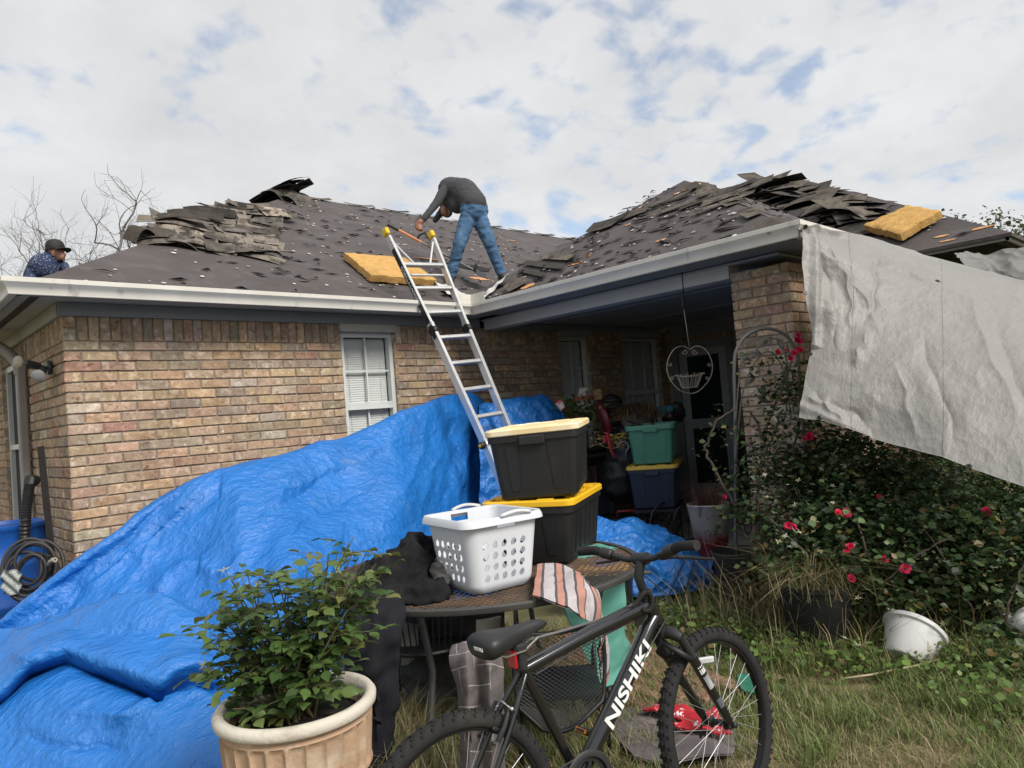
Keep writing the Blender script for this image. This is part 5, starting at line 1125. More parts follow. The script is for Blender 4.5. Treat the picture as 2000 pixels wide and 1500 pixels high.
cloth('dark_robe', [[at(*q) for q in r] for r in [[(690, 1170, 3.35), (730, 1160, 3.3), (760, 1165, 3.25), (790, 1180, 3.2)], [(672, 1240, 3.2), (715, 1215, 3.08), (755, 1215, 3.05), (785, 1230, 3.08)], [(676, 1310, 3.15), (716, 1300, 3.0), (750, 1300, 3.02), (782, 1310, 3.05)], [(690, 1390, 3.15), (722, 1400, 3.0), (748, 1400, 3.0), (778, 1390, 3.05)], [(704, 1450, 3.12), (728, 1470, 3.0), (748, 1470, 3.0), (768, 1440, 3.05)], [(715, 1490, 3.1), (735, 1520, 3.0), (750, 1515, 3.0), (766, 1490, 3.05)]]], m_navy, 70, 50, [(.05, 6), (.022, 14)], 'long dark bathrobe hanging off the table beside the planter', 'robe', th=.02)
cloth('dark_sheet', [[at(*q) for q in r] for r in [[(770, 1185, 3.75), (830, 1182, 3.72), (880, 1175, 3.7), (930, 1168, 3.7), (985, 1160, 3.72)], [(775, 1265, 3.75), (830, 1270, 3.7), (880, 1262, 3.74), (930, 1258, 3.7), (985, 1248, 3.75)], [(780, 1300, 3.78), (832, 1310, 3.72), (884, 1305, 3.76), (930, 1300, 3.72), (985, 1290, 3.78)], [(785, 1342, 3.8), (835, 1372, 3.74), (886, 1362, 3.78), (930, 1350, 3.76), (982, 1340, 3.8)]]], terry('charcoal_sheet', (.075, .073, .07), var=.25, vs=5), 40, 90, [(.05, 7), (.02, 15)], 'charcoal sheet hanging under the front of the table', 'sheet', seed=9)
cloth('pale_cloth', [[at(*q) for q in r] for r in [[(782, 1215, 3.6), (800, 1218, 3.6), (818, 1222, 3.62)], [(782, 1258, 3.62), (802, 1260, 3.62), (816, 1262, 3.64)], [(784, 1300, 3.62), (798, 1298, 3.62), (808, 1290, 3.64)]]], terry('cream_cloth', (.42, .39, .34), var=.12), 30, 20, [(.02, 9)], 'strip of cream cloth hanging under the table by the iron chair', 'cloth')
cloth('grey_curtain', [[at(*q) for q in r] for r in [[(930, 1212, 3.5), (955, 1208, 3.5), (978, 1202, 3.5)], [(930, 1260, 3.5), (955, 1262, 3.5), (978, 1262, 3.52)], [(932, 1300, 3.5), (955, 1300, 3.5), (978, 1300, 3.52)]]], terry('grey_beige_cloth', (.24, .225, .20), var=.12), 30, 20, [(.02, 9)], 'greyish beige cloth hanging just behind the saddle', 'cloth', seed=3)
# grey towel with a white grid, over the back of a chair
m_grid = terry('grid_towel', (.20, .175, .175), var=.2, vs=30)
def grid_nodes(m):
    n, l, b = nodes_of(m); at_ = n.new('ShaderNodeAttribute'); at_.attribute_name = 'col'; src = b.inputs['Base Color'].links[0].from_socket
    mx = n.new('ShaderNodeMixRGB'); sp = n.new('ShaderNodeSeparateColor'); l.new(at_.outputs['Color'], sp.inputs[0]); l.new(sp.outputs[0], mx.inputs[0]); l.new(src, mx.inputs[1]); mx.inputs[2].default_value = (.56, .53, .51, 1); l.new(mx.outputs[0], b.inputs['Base Color'])
grid_nodes(m_grid)
ct = [[(884, 1262, 2.98), (905, 1254, 2.92), (925, 1250, 2.92), (950, 1252, 2.95), (978, 1262, 3.0)], [(880, 1290, 2.90), (908, 1280, 2.82), (930, 1278, 2.86), (955, 1275, 2.82), (982, 1285, 2.92)], [(890, 1340, 2.88), (915, 1335, 2.80), (935, 1335, 2.86), (958, 1332, 2.80), (984, 1335, 2.9)], [(895, 1400, 2.88), (915, 1400, 2.80), (938, 1400, 2.86), (960, 1400, 2.80), (986, 1398, 2.9)], [(898, 1470, 2.88), (918, 1470, 2.82), (940, 1470, 2.87), (962, 1470, 2.82), (988, 1468, 2.9)], [(896, 1540, 2.88), (918, 1540, 2.82), (942, 1540, 2.87), (964, 1540, 2.82), (990, 1538, 2.9)]]
P = catmull(np.array([[at(*q) for q in r] for r in ct]), 150, 96); P = crease(P, [(.012, 7), (.006, 16)], 12, False)
nn_ = normals(P); a_, b_ = P.shape[:2]; V = np.vstack([P.reshape(-1, 3), (P - nn_ * .008).reshape(-1, 3)]); I = np.arange(a_ * b_).reshape(a_, b_); q = np.stack([I[:-1, :-1], I[1:, :-1], I[1:, 1:], I[:-1, 1:]], -1).reshape(-1, 4)
T = np.vstack([q[:, [0, 1, 2]], q[:, [0, 2, 3]], q[:, [0, 2, 1]] + a_ * b_, q[:, [0, 3, 2]] + a_ * b_]); ii = np.arange(len(q)) // (b_ - 1); jj = np.arange(len(q)) % (b_ - 1)
on_ = ((ii % 19) == 4) & (((jj // 24 + ii // 19) % 3) != 0) | ((jj % 30) == 11) & (((ii // 22 + jj // 30) % 2) == 0); cc = np.repeat(on_[:, None], 3, 1).astype(float)
fast_mesh('grid_towel', V, T, m_grid, cols=np.vstack([cc] * 4), smooth=True, label='grey towel with white grid lines hanging behind the bicycle rear wheel', cat='towel')

# ---- wrought-iron chair at the left under the table (back towards the viewer)
ch = thing('iron_chair', 'black wrought-iron chair tucked under the left side of the table', 'chair', at(830, 1400, 3.55) * A(1, 1, 0)); cz = at(828, 1300, 3.5); cx_ = unit(A(RIGHT[0], RIGHT[1], 0)); cf = unit(A(FWD[0], FWD[1], 0))
def cp(x, y, z): return A(cz[0], cz[1], 0) + cx_ * x + cf * y + A(0, 0, z)
b = MB(); b.tube([cp(-.17, 0, .44), cp(-.20, -.02, .60), cp(-.15, -.03, .74), cp(0, -.04, .80), cp(.15, -.03, .74), cp(.20, -.02, .60), cp(.17, 0, .44)], .011, 8); b.build('back_frame', m_iron2, ch, smooth=True)
b = MB()
for k in range(11): x = -.15 + k * .03; b.tube([cp(x * .9, 0, .46), cp(x, -.02, .60), cp(x * .9, -.03, .76)], .004, 5)
b.build('back_rods', m_iron2, ch, kind='stuff')
b = MB(); b.lathe([(.0, .0), (.21, .0), (.215, .01), (.21, .02), (0, .02)], 28, cp(0, .2, .42)); b.build('seat', m_iron2, ch, smooth=40)
for sx_ in (-1, 1):
    b = MB(); b.tube([cp(sx_ * .17, 0, .44), cp(sx_ * .19, -.03, .30), cp(sx_ * .17, -.02, .12), cp(sx_ * .21, -.06, .01)], .010, 7); b.build('leg', m_iron2, ch, smooth=True)
    b = MB(); b.tube([cp(sx_ * .17, .36, .43), cp(sx_ * .19, .38, .25), cp(sx_ * .2, .42, .01)], .010, 7); b.build('leg', m_iron2, ch, smooth=True)
    b = MB(); b.tube([cp(sx_ * .2, -.02, .60), cp(sx_ * .25, .12, .64), cp(sx_ * .24, .26, .62), cp(sx_ * .19, .34, .44)], .009, 7); b.build('arm', m_iron2, ch, smooth=True)

# ---- mesh-backed patio chair between the table and the bicycle
mc = thing('mesh_chair', 'black expanded-metal patio chair behind the bicycle frame', 'chair', at(1100, 1480, 3.2) * A(1, 1, 0))
def mgrid(s, t): # s 0..1 left to right, t 0 top .. 1 bottom
    L0, R0 = [at(1010, 1240, 3.2), at(1003, 1310, 3.16), at(1012, 1385, 3.12), at(1060, 1425, 3.1)], [at(1175, 1215, 3.38), at(1183, 1290, 3.34), at(1180, 1370, 3.28), at(1135, 1410, 3.2)]
    def c3(P, t):
        x = t * 3; i = min(int(x), 2); return lerp(P[i], P[i + 1], x - i)
    p = lerp(c3(L0, t), c3(R0, t), s); return p + FWD * (-.05 * math.sin(math.pi * s) + .02 * math.sin(math.pi * t))
b = MB(); n1 = 28
for k in range(-n1, n1 + 1):
    for sg_ in (1, -1):
        pl_ = []
        for x in np.linspace(0, 1, 12):
            s_ = x; t_ = (k / n1 + sg_ * x * .55) if sg_ > 0 else (k / n1 + .55 - x * .55)
            if 0 <= t_ <= 1: pl_.append(mgrid(s_, t_))
        if len(pl_) > 1: b.tube(pl_, .0015, 4, cap=False)
b.build('mesh_back', m_iron2, mc, kind='stuff')
b = MB(); b.tube([mgrid(0, t) for t in np.linspace(0, 1, 14)] + [mgrid(s, 1) for s in np.linspace(.1, .9, 8)] + [mgrid(1, t) for t in np.linspace(1, 0, 14)] + [mgrid(s, 0) for s in np.linspace(.9, .1, 8)], .010, 8, closed=True); b.build('back_frame', m_iron2, mc, smooth=True)
for s_ in (0, 1):
    p = mgrid(s_, .05); b = MB(); b.tube([p, p + A(.06, .06, .09), p + FWD * .22 + A(0, 0, .09), p + FWD * .34 + A(0, 0, .03), p + FWD * .36 - A(0, 0, .2)], .010, 7); b.build('arm', m_iron2, mc, smooth=True)
    p = mgrid(s_, .6); b = MB(); b.tube([p, A(p[0], p[1], .25), A(p[0], p[1], .005) - FWD * A(1, 1, 0) * .05], .010, 7); b.build('leg', m_iron2, mc, smooth=True)
    b = MB(); q_ = p + FWD * A(1, 1, 0) * .38; b.tube([A(q_[0], q_[1], .40), A(q_[0], q_[1], .005)], .010, 7); b.build('leg', m_iron2, mc, smooth=True)
b = MB(); p0, p1 = mgrid(0, .62), mgrid(1, .62); b.slab([p0, p1, p1 + FWD * A(1, 1, 0) * .4, p0 + FWD * A(1, 1, 0) * .4], (0, 0, -.012)); b.build('seat', m_iron2, mc)
# yellow-lidded box on the ground beyond the table
tote(on(1205, 1215, 2, .0) * A(1, 1, 0) + A(.25, .25, .02), math.radians(30), 'black bin with a yellow lid on the ground behind the table', m_tote, pm('tan_yellow_lid', (.72, .42, .10), rough=.5), H=.34, L=.6, W=.42)
# ================================================================== BICYCLE
m_fr = pm('gloss_black_paint', (.008, .008, .009), rough=.16, var=.0, coat=.6, spec=.6)
m_rub = pm('tyre_rubber', (.022, .021, .021), rough=.85, var=.25, vs=20, bump=.3, bs=120, spec=.25, col2=(.045, .04, .036), c2s=6, c2lo=.55, c2hi=.75)
m_rim = pm('black_rim', (.015, .015, .016), rough=.35, metal=.4, var=.1)
m_chr = pm('steel_bright', (.62, .62, .62), rough=.25, metal=.9, var=.1)
m_spk = pm('dull_spoke', (.42, .42, .42), rough=.45, metal=.6, var=.1)
m_mat = pm('matte_black', (.016, .016, .017), rough=.55, var=.15, bump=.06, bs=120)
m_sad = pm('saddle_vinyl', (.018, .018, .019), rough=.5, var=.15, vs=8, bump=.1, bs=150)
m_red = pm('red_reflector', (.45, .012, .015), rough=.25, var=.1, vs=60); m_wrf = pm('clear_reflector', (.62, .63, .64), rough=.2, var=.15, vs=80); m_amb = pm('amber_reflector', (.75, .25, .01), rough=.25, var=.05)
FH = A(2.392, 1.535, .338); RH = A(1.315, 1.735, .338); WR = .338
be = unit(FH - RH); bs0 = unit(A(be[1], -be[0], 0)); lean = math.radians(4)
bu = unit(A(0, 0, 1) * math.cos(lean) - bs0 * math.sin(lean)); bs_ = unit(np.cross(be, bu)); bs_ = bs_ if np.dot(bs_, -FWD) > 0 else -bs_
RH = RH - A(0, 0, 1) * WR + bu * WR; FH = FH - A(0, 0, 1) * WR + bu * WR
def bp(u, v, s=0.0): return onpl(u, v, RH + bs_ * s, bs_)
bike = thing('bicycle', 'black mountain bike with bold white lettering on its down tube', 'bicycle', (RH + FH) / 2 * A(1, 1, 0))
steer = math.radians(9)
HT, HB_ = bp(1261, 1163), bp(1287, 1222); st = unit(HT - HB_)
def rot_about(v, ax, a): return v * math.cos(a) + np.cross(ax, v) * math.sin(a) + ax * np.dot(ax, v) * (1 - math.cos(a))
we = rot_about(be, st, steer); wsd = rot_about(bs_, st, steer)
if np.dot(we, FWD) < np.dot(be, FWD): we = rot_about(be, st, -steer); wsd = rot_about(bs_, st, -steer)
def wheel(c, ax, fwd, nm):
    R = frame(ax, fwd); tr_ = .026; w = thing_part(nm)
    b = MB(); prof_ = [(WR - tr_ + tr_ * math.cos(a), tr_ * .95 * math.sin(a)) for a in np.linspace(-2.55, 2.55, 16)]; b.lathe(prof_, 72, c, R, closed=True); ty = b.build('tyre', m_rub, bike, smooth=50)
    b = MB(); nk = 58
    for i in range(nk):
        a = 2 * math.pi * i / nk
        for z, dr, l_ in ((.0, .001, .013), (-.012, -.003, .010), (.012, -.003, .010), (-.021, -.011, .008), (.021, -.011, .008)):
            aa = a + (.5 * 2 * math.pi / nk if abs(z) > .015 else (.25 * 2 * math.pi / nk if abs(z) > .005 else 0)); r = WR + dr
            ca, sa = math.cos(aa), math.sin(aa); Rk = np.array([[ca, -sa, 0], [sa, ca, 0], [0, 0, 1]]); b.box(c + R @ A(r * ca, r * sa, z), (.008, l_, .009), R @ Rk)
    b.build('tread', m_rub, ty, kind='stuff')
    b = MB(); b.lathe([(.283, -.012), (.290, -.0125), (.305, -.011), (.308, -.009), (.300, .0), (.308, .009), (.305, .011), (.290, .0125), (.283, .012), (.279, .0)], 72, c, R, closed=True); rm_ = b.build('rim', m_rim, bike, smooth=40)
    b = MB(); b.lathe([(.0, -.05), (.006, -.05), (.006, -.038), (.017, -.036), (.022, -.033), (.022, -.030), (.012, -.026), (.012, .026), (.022, .030), (.022, .033), (.017, .036), (.006, .038), (.006, .05), (0, .05)], 18, c, R); b.build('hub', m_mat, bike, smooth=40)
    for i in range(32):
        side = 1 if i % 2 else -1; a0 = 2 * math.pi * i / 32; off = (1 if (i // 2) % 2 else -1) * 1.15; a1 = a0 + off
        p = c + R @ A(.021 * math.cos(a1), .021 * math.sin(a1), side * .031); q = c + R @ A(.281 * math.cos(a0), .281 * math.sin(a0), side * .003); b = MB(); b.tube([p, q], .0010, 4, cap=False); b.build('spoke', m_spk, rm_)
def thing_part(n): return None
wheel(FH, wsd, we, 'front'); wheel(RH, bs_, be, 'rear')
# frame
SC_, BB = bp(1020, 1308), bp(1131, 1518); HT2 = bp(1264, 1178); HB2 = bp(1279, 1210)
def tb(nm, pts, r, mat=m_fr, n=14, sx=1.0, parent=bike): b = MB(); b.tube(pts, r, n, sx=sx); return b.build(nm, mat, parent, smooth=45)
tb('head_tube', [HT + st * .004, HB_ - st * .004], .025)
tt = tb('top_tube', [SC_ + be * .01, lerp(SC_, HT2, .5) + bu * .004, HT2], [.0185, .020, .0215], upv=None) if False else tb('top_tube', [SC_ + be * .005, lerp(SC_, HT2, .5) + bu * .003, HT2 + be * .004 - bu * .004], [.020, .0245, .028])
dt0, dt1 = BB + be * .012 + bu * .015, HB2
dtp = [dt0, lerp(dt0, dt1, .35), lerp(dt0, dt1, .7) + bu * .004, lerp(dt0, dt1, .9) + bu * .016, HB2 + bu * .012]
tb('down_tube', dtp, [.027, .029, .030, .029, .026])
tb('seat_tube', [BB, SC_ + bu * .01], .0185)
for t0 in (.14,): b = MB(); b.box(lerp(SC_, HT2, .93) - bu * .035, (.06, .004, .05), np.array([be, bs_, bu]).T); b.build('gusset', m_fr, bike)
for s_ in (-1, 1):
    tb('seat_stay', [SC_ - bu * .012 + bs_ * s_ * .016, lerp(SC_, RH, .3) + bs_ * s_ * .045, RH + bs_ * s_ * .062], [.0095, .009, .008], m_fr)
    tb('chain_stay', [BB + bs_ * s_ * .02, lerp(BB, RH, .4) + bs_ * s_ * .05, RH + bs_ * s_ * .062], [.011, .010, .008])
b = MB(); b.lathe([(.0, -.036), (.021, -.036), (.021, .036), (0, .036)], 16, BB, frame(bs_)); b.build('bottom_bracket', m_mat, bike, smooth=40)
# seat post, clamp, saddle, rear reflector
sp_top = bp(1012, 1262); tb('seat_post', [SC_, sp_top], .0135, m_mat); b = MB(); b.lathe([(.0, 0), (.021, 0), (.022, .012), (.021, .03), (0, .03)], 14, SC_ + bu * .004, frame(unit(sp_top - SC_))); b.build('seat_clamp', m_mat, bike, smooth=40)
s_n, s_t = bp(1066, 1218), bp(929, 1262); sdv = unit(s_n - s_t); sup = unit(np.cross(bs_, sdv)); sup = sup if sup[2] > 0 else -sup; SL = np.linalg.norm(s_n - s_t); rings = []
for x, hw, top, bot in ((0, .045, .010, -.022), (.03, .072, .022, -.040), (.10, .080, .030, -.048), (.20, .074, .030, -.046), (.33, .055, .027, -.040), (.48, .034, .026, -.034), (.65, .024, .028, -.026), (.82, .021, .029, -.014), (.94, .018, .025, -.004), (1.0, .009, .016, .004)):
    r = []
    for a in np.linspace(0, 2 * math.pi, 18, endpoint=False):
        ca, sa = math.cos(a), math.sin(a); yy_ = hw * math.copysign(abs(ca) ** .7, ca); zz_ = (top if sa > 0 else -bot) * math.copysign(abs(sa) ** .75, sa)
        if sa > 0: zz_ -= .008 * math.exp(-(yy_ / .014) ** 2) * (x > .05)
        r.append(s_t + sdv * x * SL + bs_ * yy_ + sup * zz_)
    rings.append(r)
b = MB(); loft(b, rings); sad = b.build('saddle', m_sad, bike, smooth=True)
text('saddle_lettering', 'NISHIKI', .016, np.array([-bs_ * -1, np.cross(-sdv, bs_), -sdv]).T, s_t - sdv * .004 + bs_ * .022 - sup * .006, m_ink, sad)
for s_ in (-1, 1): tb('saddle_rail', [s_t + sdv * .05 - sup * .035 + bs_ * s_ * .022, s_t + sdv * .09 - sup * .055 + bs_ * s_ * .022, s_t + sdv * .16 - sup * .055 + bs_ * s_ * .02, s_t + sdv * .22 - sup * .03 + bs_ * s_ * .015], .0035, m_chr, 6, parent=sad)
b = MB(); b.box(sp_top - bu * .004, (.05, .045, .03), np.array([be, bs_, bu]).T, bev=.008); b.build('seat_post_head', m_mat, bike)
b = MB(); b.box(bp(1001, 1288) , (.010, .05, .055), np.array([be, bs_, bu]).T, bev=.005); b.build('rear_reflector', m_red, bike)
# fork
cr = HB_ - st * .03; rk = unit(FH - cr); LD = (.058)
b = MB(); b.tube([HB_ - st * .004, cr - st * .01], .020, 12); b.tube([cr + wsd * -LD - st * .022 + we * .02, cr - wsd * .03 + we * .012, cr + wsd * .03 + we * .012, cr + wsd * LD - st * .022 + we * .02], [.019, .023, .023, .019], 12); fk = b.build('fork_crown', m_mat, bike, smooth=45)
for s_ in (-1, 1):
    a0 = cr + wsd * s_ * LD - st * .015 + we * .02; a1 = FH + wsd * s_ * .056 + st * .01 + we * -.005; m0 = lerp(a0, a1, .30)
    tb('stanchion', [a0, m0], .0165, m_mat); tb('lower_leg', [lerp(a0, a1, .24), lerp(a0, a1, .27), lerp(a0, a1, .9), a1], [.0215, .019, .017, .012], m_fr)
    b = MB(); b.box(a1 - st * .006, (.03, .010, .04), np.array([we, wsd, np.cross(we, wsd)]).T, bev=.004); b.build('dropout', m_mat, bike)
    if s_ > 0:
        for t0, t1, mt in ((.33, .345, m_ink), (.36, .41, m_ink), (.44, .58, pm('grey_decal', (.35, .36, .38), rough=.3, var=.4, vs=60)), (.70, .80, pm('dark_decal', (.10, .11, .13), rough=.3, var=.3, vs=60))):
            b = MB(); P0, P1 = lerp(a0, a1, t0), lerp(a0, a1, t1); dd = unit(P1 - P0); xx = unit(wsd - dd * np.dot(wsd, dd)); yy_ = np.cross(dd, xx); rws = []
            for p_ in (P0, P1): rws.append([p_ + (xx * math.cos(a) + yy_ * math.sin(a)) * (.0192 - .002 * t0) for a in np.linspace(-.9, .9, 9)])
            b.grid(rws); b.build('fork_decal', mt, bike, smooth=True)
b = MB(); b.tube([lerp(cr, FH, .27) - wsd * .058, lerp(cr, FH, .27) - wsd * .05 + we * -.03 + st * .03, lerp(cr, FH, .22) - we * .035 + st * .055, lerp(cr, FH, .27) + wsd * .05 + we * -.03 + st * .03, lerp(cr, FH, .27) + wsd * .058], .012, 9); b.build('fork_brace', m_mat, bike, smooth=True)
ax_ = MB(); ax_.tube([FH - wsd * .07, FH + wsd * .07], .006, 8); ax_.lathe([(.0, 0), (.011, 0), (.011, .012), (0, .014)], 8, FH + wsd * .062, frame(wsd)); ax_.tube([FH - wsd * .07, FH - wsd * .075 - we * .02 - bu * .03, FH - wsd * .075 - we * .025 - bu * .06], .005, 6); ax_.build('front_axle', m_mat, bike, smooth=True)
# stem, handlebar, grips, levers
clamp = bp(1253, 1091) ; stp = [HT + st * .003, HT + st * .035, HT + st * .075 + we * .004, clamp]
b = MB(); b.tube(stp, [.017, .0165, .018, .019], 12); b.lathe([(.0, -.03), (.022, -.03), (.022, .03), (0, .03)], 14, clamp, frame(wsd)); b.build('stem', m_mat, bike, smooth=45)
b = MB(); b.lathe([(.0, -.008), (.026, -.008), (.026, .006), (.019, .012), (0, .012)], 16, HT + st * .008, frame(st)); b.build('headset', m_mat, bike, smooth=40)
up_ = unit(st + bu); back = -we
def bar(s): return clamp + wsd * s + up_ * (.042 * min(1, max(0, (abs(s) - .06) / .14))) + back * (.010 + .09 * max(0, abs(s) - .10))
tb('handlebar', [bar(s) for s in np.linspace(-.27, .27, 25)], .0115, m_mat)
for s_ in (-1, 1):
    b = MB(); pts_ = [bar(s_ * x) for x in np.linspace(.175, .275, 14)]; b.tube(pts_, [.0165 + (.0015 if i % 2 else 0) for i in range(14)], 12); b.build('grip', m_rub, bike, smooth=40)
    b = MB(); b.tube([bar(s_ * x) for x in (.125, .130, .167, .173)], [.016, .021, .021, .018], 14); b.build('twist_shifter', m_mat, bike, smooth=40)
    b = MB(); q0 = bar(s_ * .11) - up_ * .012 + we * .012; b.tube([q0, q0 + we * .03 + wsd * s_ * .02 - up_ * .006, q0 + we * .045 + wsd * s_ * .09 - up_ * .016, q0 + we * .045 + wsd * s_ * .165 - up_ * .022], [.010, .007, .0055, .005], 8); b.box(bar(s_ * .11) - up_ * .006, (.03, .03, .03), np.array([we, wsd, up_]).T, bev=.006); b.build('brake_lever', m_mat, bike, smooth=45)
# hose-like grey sleeve and cables
tb('cable', [bar(-.17), bar(-.15) + we * .08 - up_ * .03, HT + we * .11 - st * .02, HT + we * .06 + bs_ * .03 - st * .10, HB2 + be * .03 + bs_ * .028, lerp(HB2, BB, .3) + bs_ * .03], .0028, m_mat, 6)
tb('cable', [bar(.17), bar(.16) + we * .10 + up_ * .00, bar(.12) + we * .15 - up_ * .06, cr + we * .15 + wsd * .03 + st * .10, cr + we * .10 + wsd * .02 - st * .02], .0028, m_mat, 6)
tb('cable', [bar(.15), bar(.15) + we * .06 - up_ * .05, HT + we * .07 + wsd * .05 - st * .01, HT2 - be * .02 - bu * .036, lerp(HT2, SC_, .5) - bu * .029, SC_ + be * .05 - bu * .026], .0026, m_mat, 6)
tb('grey_rod', [bp(1025, 1252, -.05), bp(1100, 1232, -.05), bp(1160, 1214, -.05), bp(1200, 1202, -.05)], .0055, pm('grey_tube', (.12, .12, .12), rough=.5), 8)
b = MB(); cc_ = bp(1262, 1175, .03); b.tube([cc_ + be * (.028 * math.cos(a)) + bu * (.032 * math.sin(a)) for a in np.linspace(-2.4, 2.4, 22)] + [bp(1232, 1192, .0), bp(1200, 1206, .0), bp(1175, 1220, .0)], .0085, 8); b.build('cable_lock', m_rub, bike, smooth=True)
# brakes
for (c_, ax, f_, sgn, nm) in ((lerp(cr, FH, .30), wsd, we, 1, 'front_brake'), (lerp(SC_, RH, .42), bs_, -be, 1, 'rear_brake')):
    for s_ in (-1, 1):
        b = MB(); a = c_ + ax * s_ * .045 + f_ * .03; up2 = unit(c_ - (FH if nm == 'front_brake' else RH)); b.tube([a, a + up2 * .05 + ax * s_ * .006, a + up2 * .10 - ax * s_ * .004], [.009, .008, .006], 8); b.box(a + up2 * .03 - ax * s_ * .018 + f_ * .0, (.05, .014, .014), np.array([np.cross(up2, ax), ax, up2]).T, bev=.004); b.lathe([(.0, 0), (.007, 0), (.007, .008), (0, .009)], 8, a + f_ * .01, frame(f_)); b.build(nm, m_mat, bike, smooth=45)
    b = MB(); b.tube([c_ + ax * -.05 + up2 * .10 + f_ * .03, c_ + up2 * .112 + f_ * .035, c_ + ax * .05 + up2 * .10 + f_ * .03], .003, 6); b.ball(c_ + ax * .055 + up2 * .10 + f_ * .03, .007); b.build('brake_wire', m_chr, bike, smooth=True)
b = MB(); c_ = bp(1375, 1290, .03); b.box(c_, (.075, .012, .026), np.array([unit(RIGHT + UP * .16), -FWD, UP]).T, bev=.010); b.build('fork_reflector', m_wrf, bike)
b = MB(); c_ = RH + (lerp(A(0, 0, 0), be * -.16 + bu * .10, 1.0)) ; b.box(c_ + bs_ * .01, (.026, .008, .095), np.array([unit(be + bu * .2), bs_, unit(bu - be * .2)]).T, bev=.010); b.build('wheel_reflector', m_wrf, bike)
# crank, chainring, pedals
ca_ = unit(be * .55 + bu * .55); cf_ = BB + bs_ * .045
b = MB(); b.lathe([(.062, -.002), (.088, -.002), (.092, 0), (.088, .002), (.062, .002)], 44, cf_, frame(bs_), closed=True)
for k in range(5): a = k * 1.2566; d = be * math.cos(a) + bu * math.sin(a); b.tube([cf_, cf_ + d * .066], .007, 6)
b.build('chainring', m_mat, bike, smooth=40)
b = MB(); b.lathe([(.078, -.004), (.092, -.004), (.098, 0), (.092, .004), (.078, .004)], 44, cf_ + bs_ * .010, frame(bs_), closed=True); b.build('chain_guard', m_mat, bike, smooth=40)
for s_, d in ((1, -be * .25 - bu * .97), (-1, be * .93 + bu * .36)):
    p0 = BB + bs_ * s_ * .06; p1 = p0 + unit(d) * .17; tb('crank_arm', [p0, p1], [.014, .010], m_mat, 8); pc2 = p1 + bs_ * s_ * .06; R = np.array([be, bs_, bu]).T @ rotz(0) @ roty(.5 if s_ < 0 else .1)
    b = MB(); b.box(pc2, (.095, .085, .022), R, bev=.006); b.box(pc2, (.11, .05, .014), R, bev=.004); pd = b.build('pedal', m_mat, bike)
    b = MB(); b.box(pc2 + R @ A(-.05, 0, 0), (.006, .055, .013), R); b.box(pc2 + R @ A(.05, 0, 0), (.006, .055, .013), R); b.build('pedal_reflector', m_amb, pd)
b = MB(); b.tube([cf_ + bu * .085, RH + bs_ * .045 + bu * .04], .004, 5); b.tube([cf_ - bu * .085, RH + bs_ * .045 - bu * .06], .004, 5); b.build('chain', m_mat, bike)
tb('kickstand', [BB - be * .06 - bs_ * .03, BB - be * .10 - bs_ * .16 - bu * .32], .008, m_mat, 8)
# white lettering along the down tube
dd = unit(dtp[2] - dtp[0]); yv = unit(np.cross(bs_, dd)); cen = lerp(dtp[0], dtp[4], .545) + bs_ * .0302
lt = text('lettering', 'NISHIKI', .066, np.array([dd, yv, bs_]).T, cen + yv * .000, m_ink, bike, ext=.0005, shear=.10, sx=1.42, bold=.0018)
# ================================================================== PLANTER WITH A ROSE IN FRONT
m_terra = pm('weathered_terracotta', (.45, .305, .20), rough=.9, var=.26, vs=6, col2=(.60, .50, .38), c2s=5, c2lo=.50, c2hi=.72, bump=.35, bs=45, spec=.2)
m_rimw = pm('bleached_rim', (.62, .57, .48), rough=.85, var=.10, vs=5, col2=(.42, .35, .27), c2s=9, c2lo=.52, c2hi=.72, bump=.3, bs=60)
m_soil = pm('potting_soil', (.020, .016, .012), rough=1, var=.4, vs=30, bump=1.0, bs=60)
pc0 = at(578, 1362, 2.68); PZ = pc0[2]; pc1 = A(pc0[0], pc0[1], 0)
pot = thing('planter', 'large fluted terracotta planter with a bleached rim holding a rose', 'planter', pc1)
PR = .288
def flut(r, z, a, i):
    return r - .011 * (abs(math.sin(a * 13)) > .30) * (PZ - .24 < z < PZ - .075) * (r > PR - .04) - (-.004 * (1 - abs(math.sin(a * 13)))) * (PZ - .24 < z < PZ - .075)
b = MB(); prof_ = [(.17, 0), (.185, .01)] + [(.185 + (PR - .045 - .185) * (t ** .75), .01 + t * (PZ - .27)) for t in np.linspace(.05, 1, 12)] + [(PR - .030, PZ - .258), (PR - .026, PZ - .250), (PR - .030, PZ - .242)] + [(PR - .033 + .014 * t, PZ - .236 + t * .165) for t in np.linspace(0, 1, 14)] + [(PR - .030, PZ - .062), (PR - .030, PZ - .045), (PR - .05, PZ - .05), (PR - .06, PZ - .13), (.0, PZ - .13)]
b.lathe(prof_, 204, pc1, fn=flut); b.build('body', m_terra, pot, smooth=60)
b = MB(); b.lathe([(PR - .045, PZ - .05), (PR - .012, PZ - .048), (PR, PZ - .038), (PR + .002, PZ - .016), (PR - .008, PZ - .002), (PR - .022, PZ), (PR - .036, PZ - .006), (PR - .046, PZ - .03), (PR - .055, PZ - .10), (PR - .06, PZ - .11)], 96, pc1, closed=True); b.build('rim', m_rimw, pot, smooth=True)
b = MB(); b.lathe([(.0, PZ - .075), (.10, PZ - .07), (PR - .05, PZ - .085)], 40, pc1, fn=lambda r, z, a, i: r * (1 + .03 * math.sin(a * 5))); b.build('soil', m_soil, pot, smooth=True)
m_stem = pm('green_stem', (.10, .11, .045), rough=.6, var=.3, vs=12, col2=(.14, .085, .05), c2s=9)
m_leaf = leafmat('rose_leaf', (.08, .13, .03), .3, .42)
m_sep = leafmat('dry_sepal', (.4, .35, .2), .3, .6)
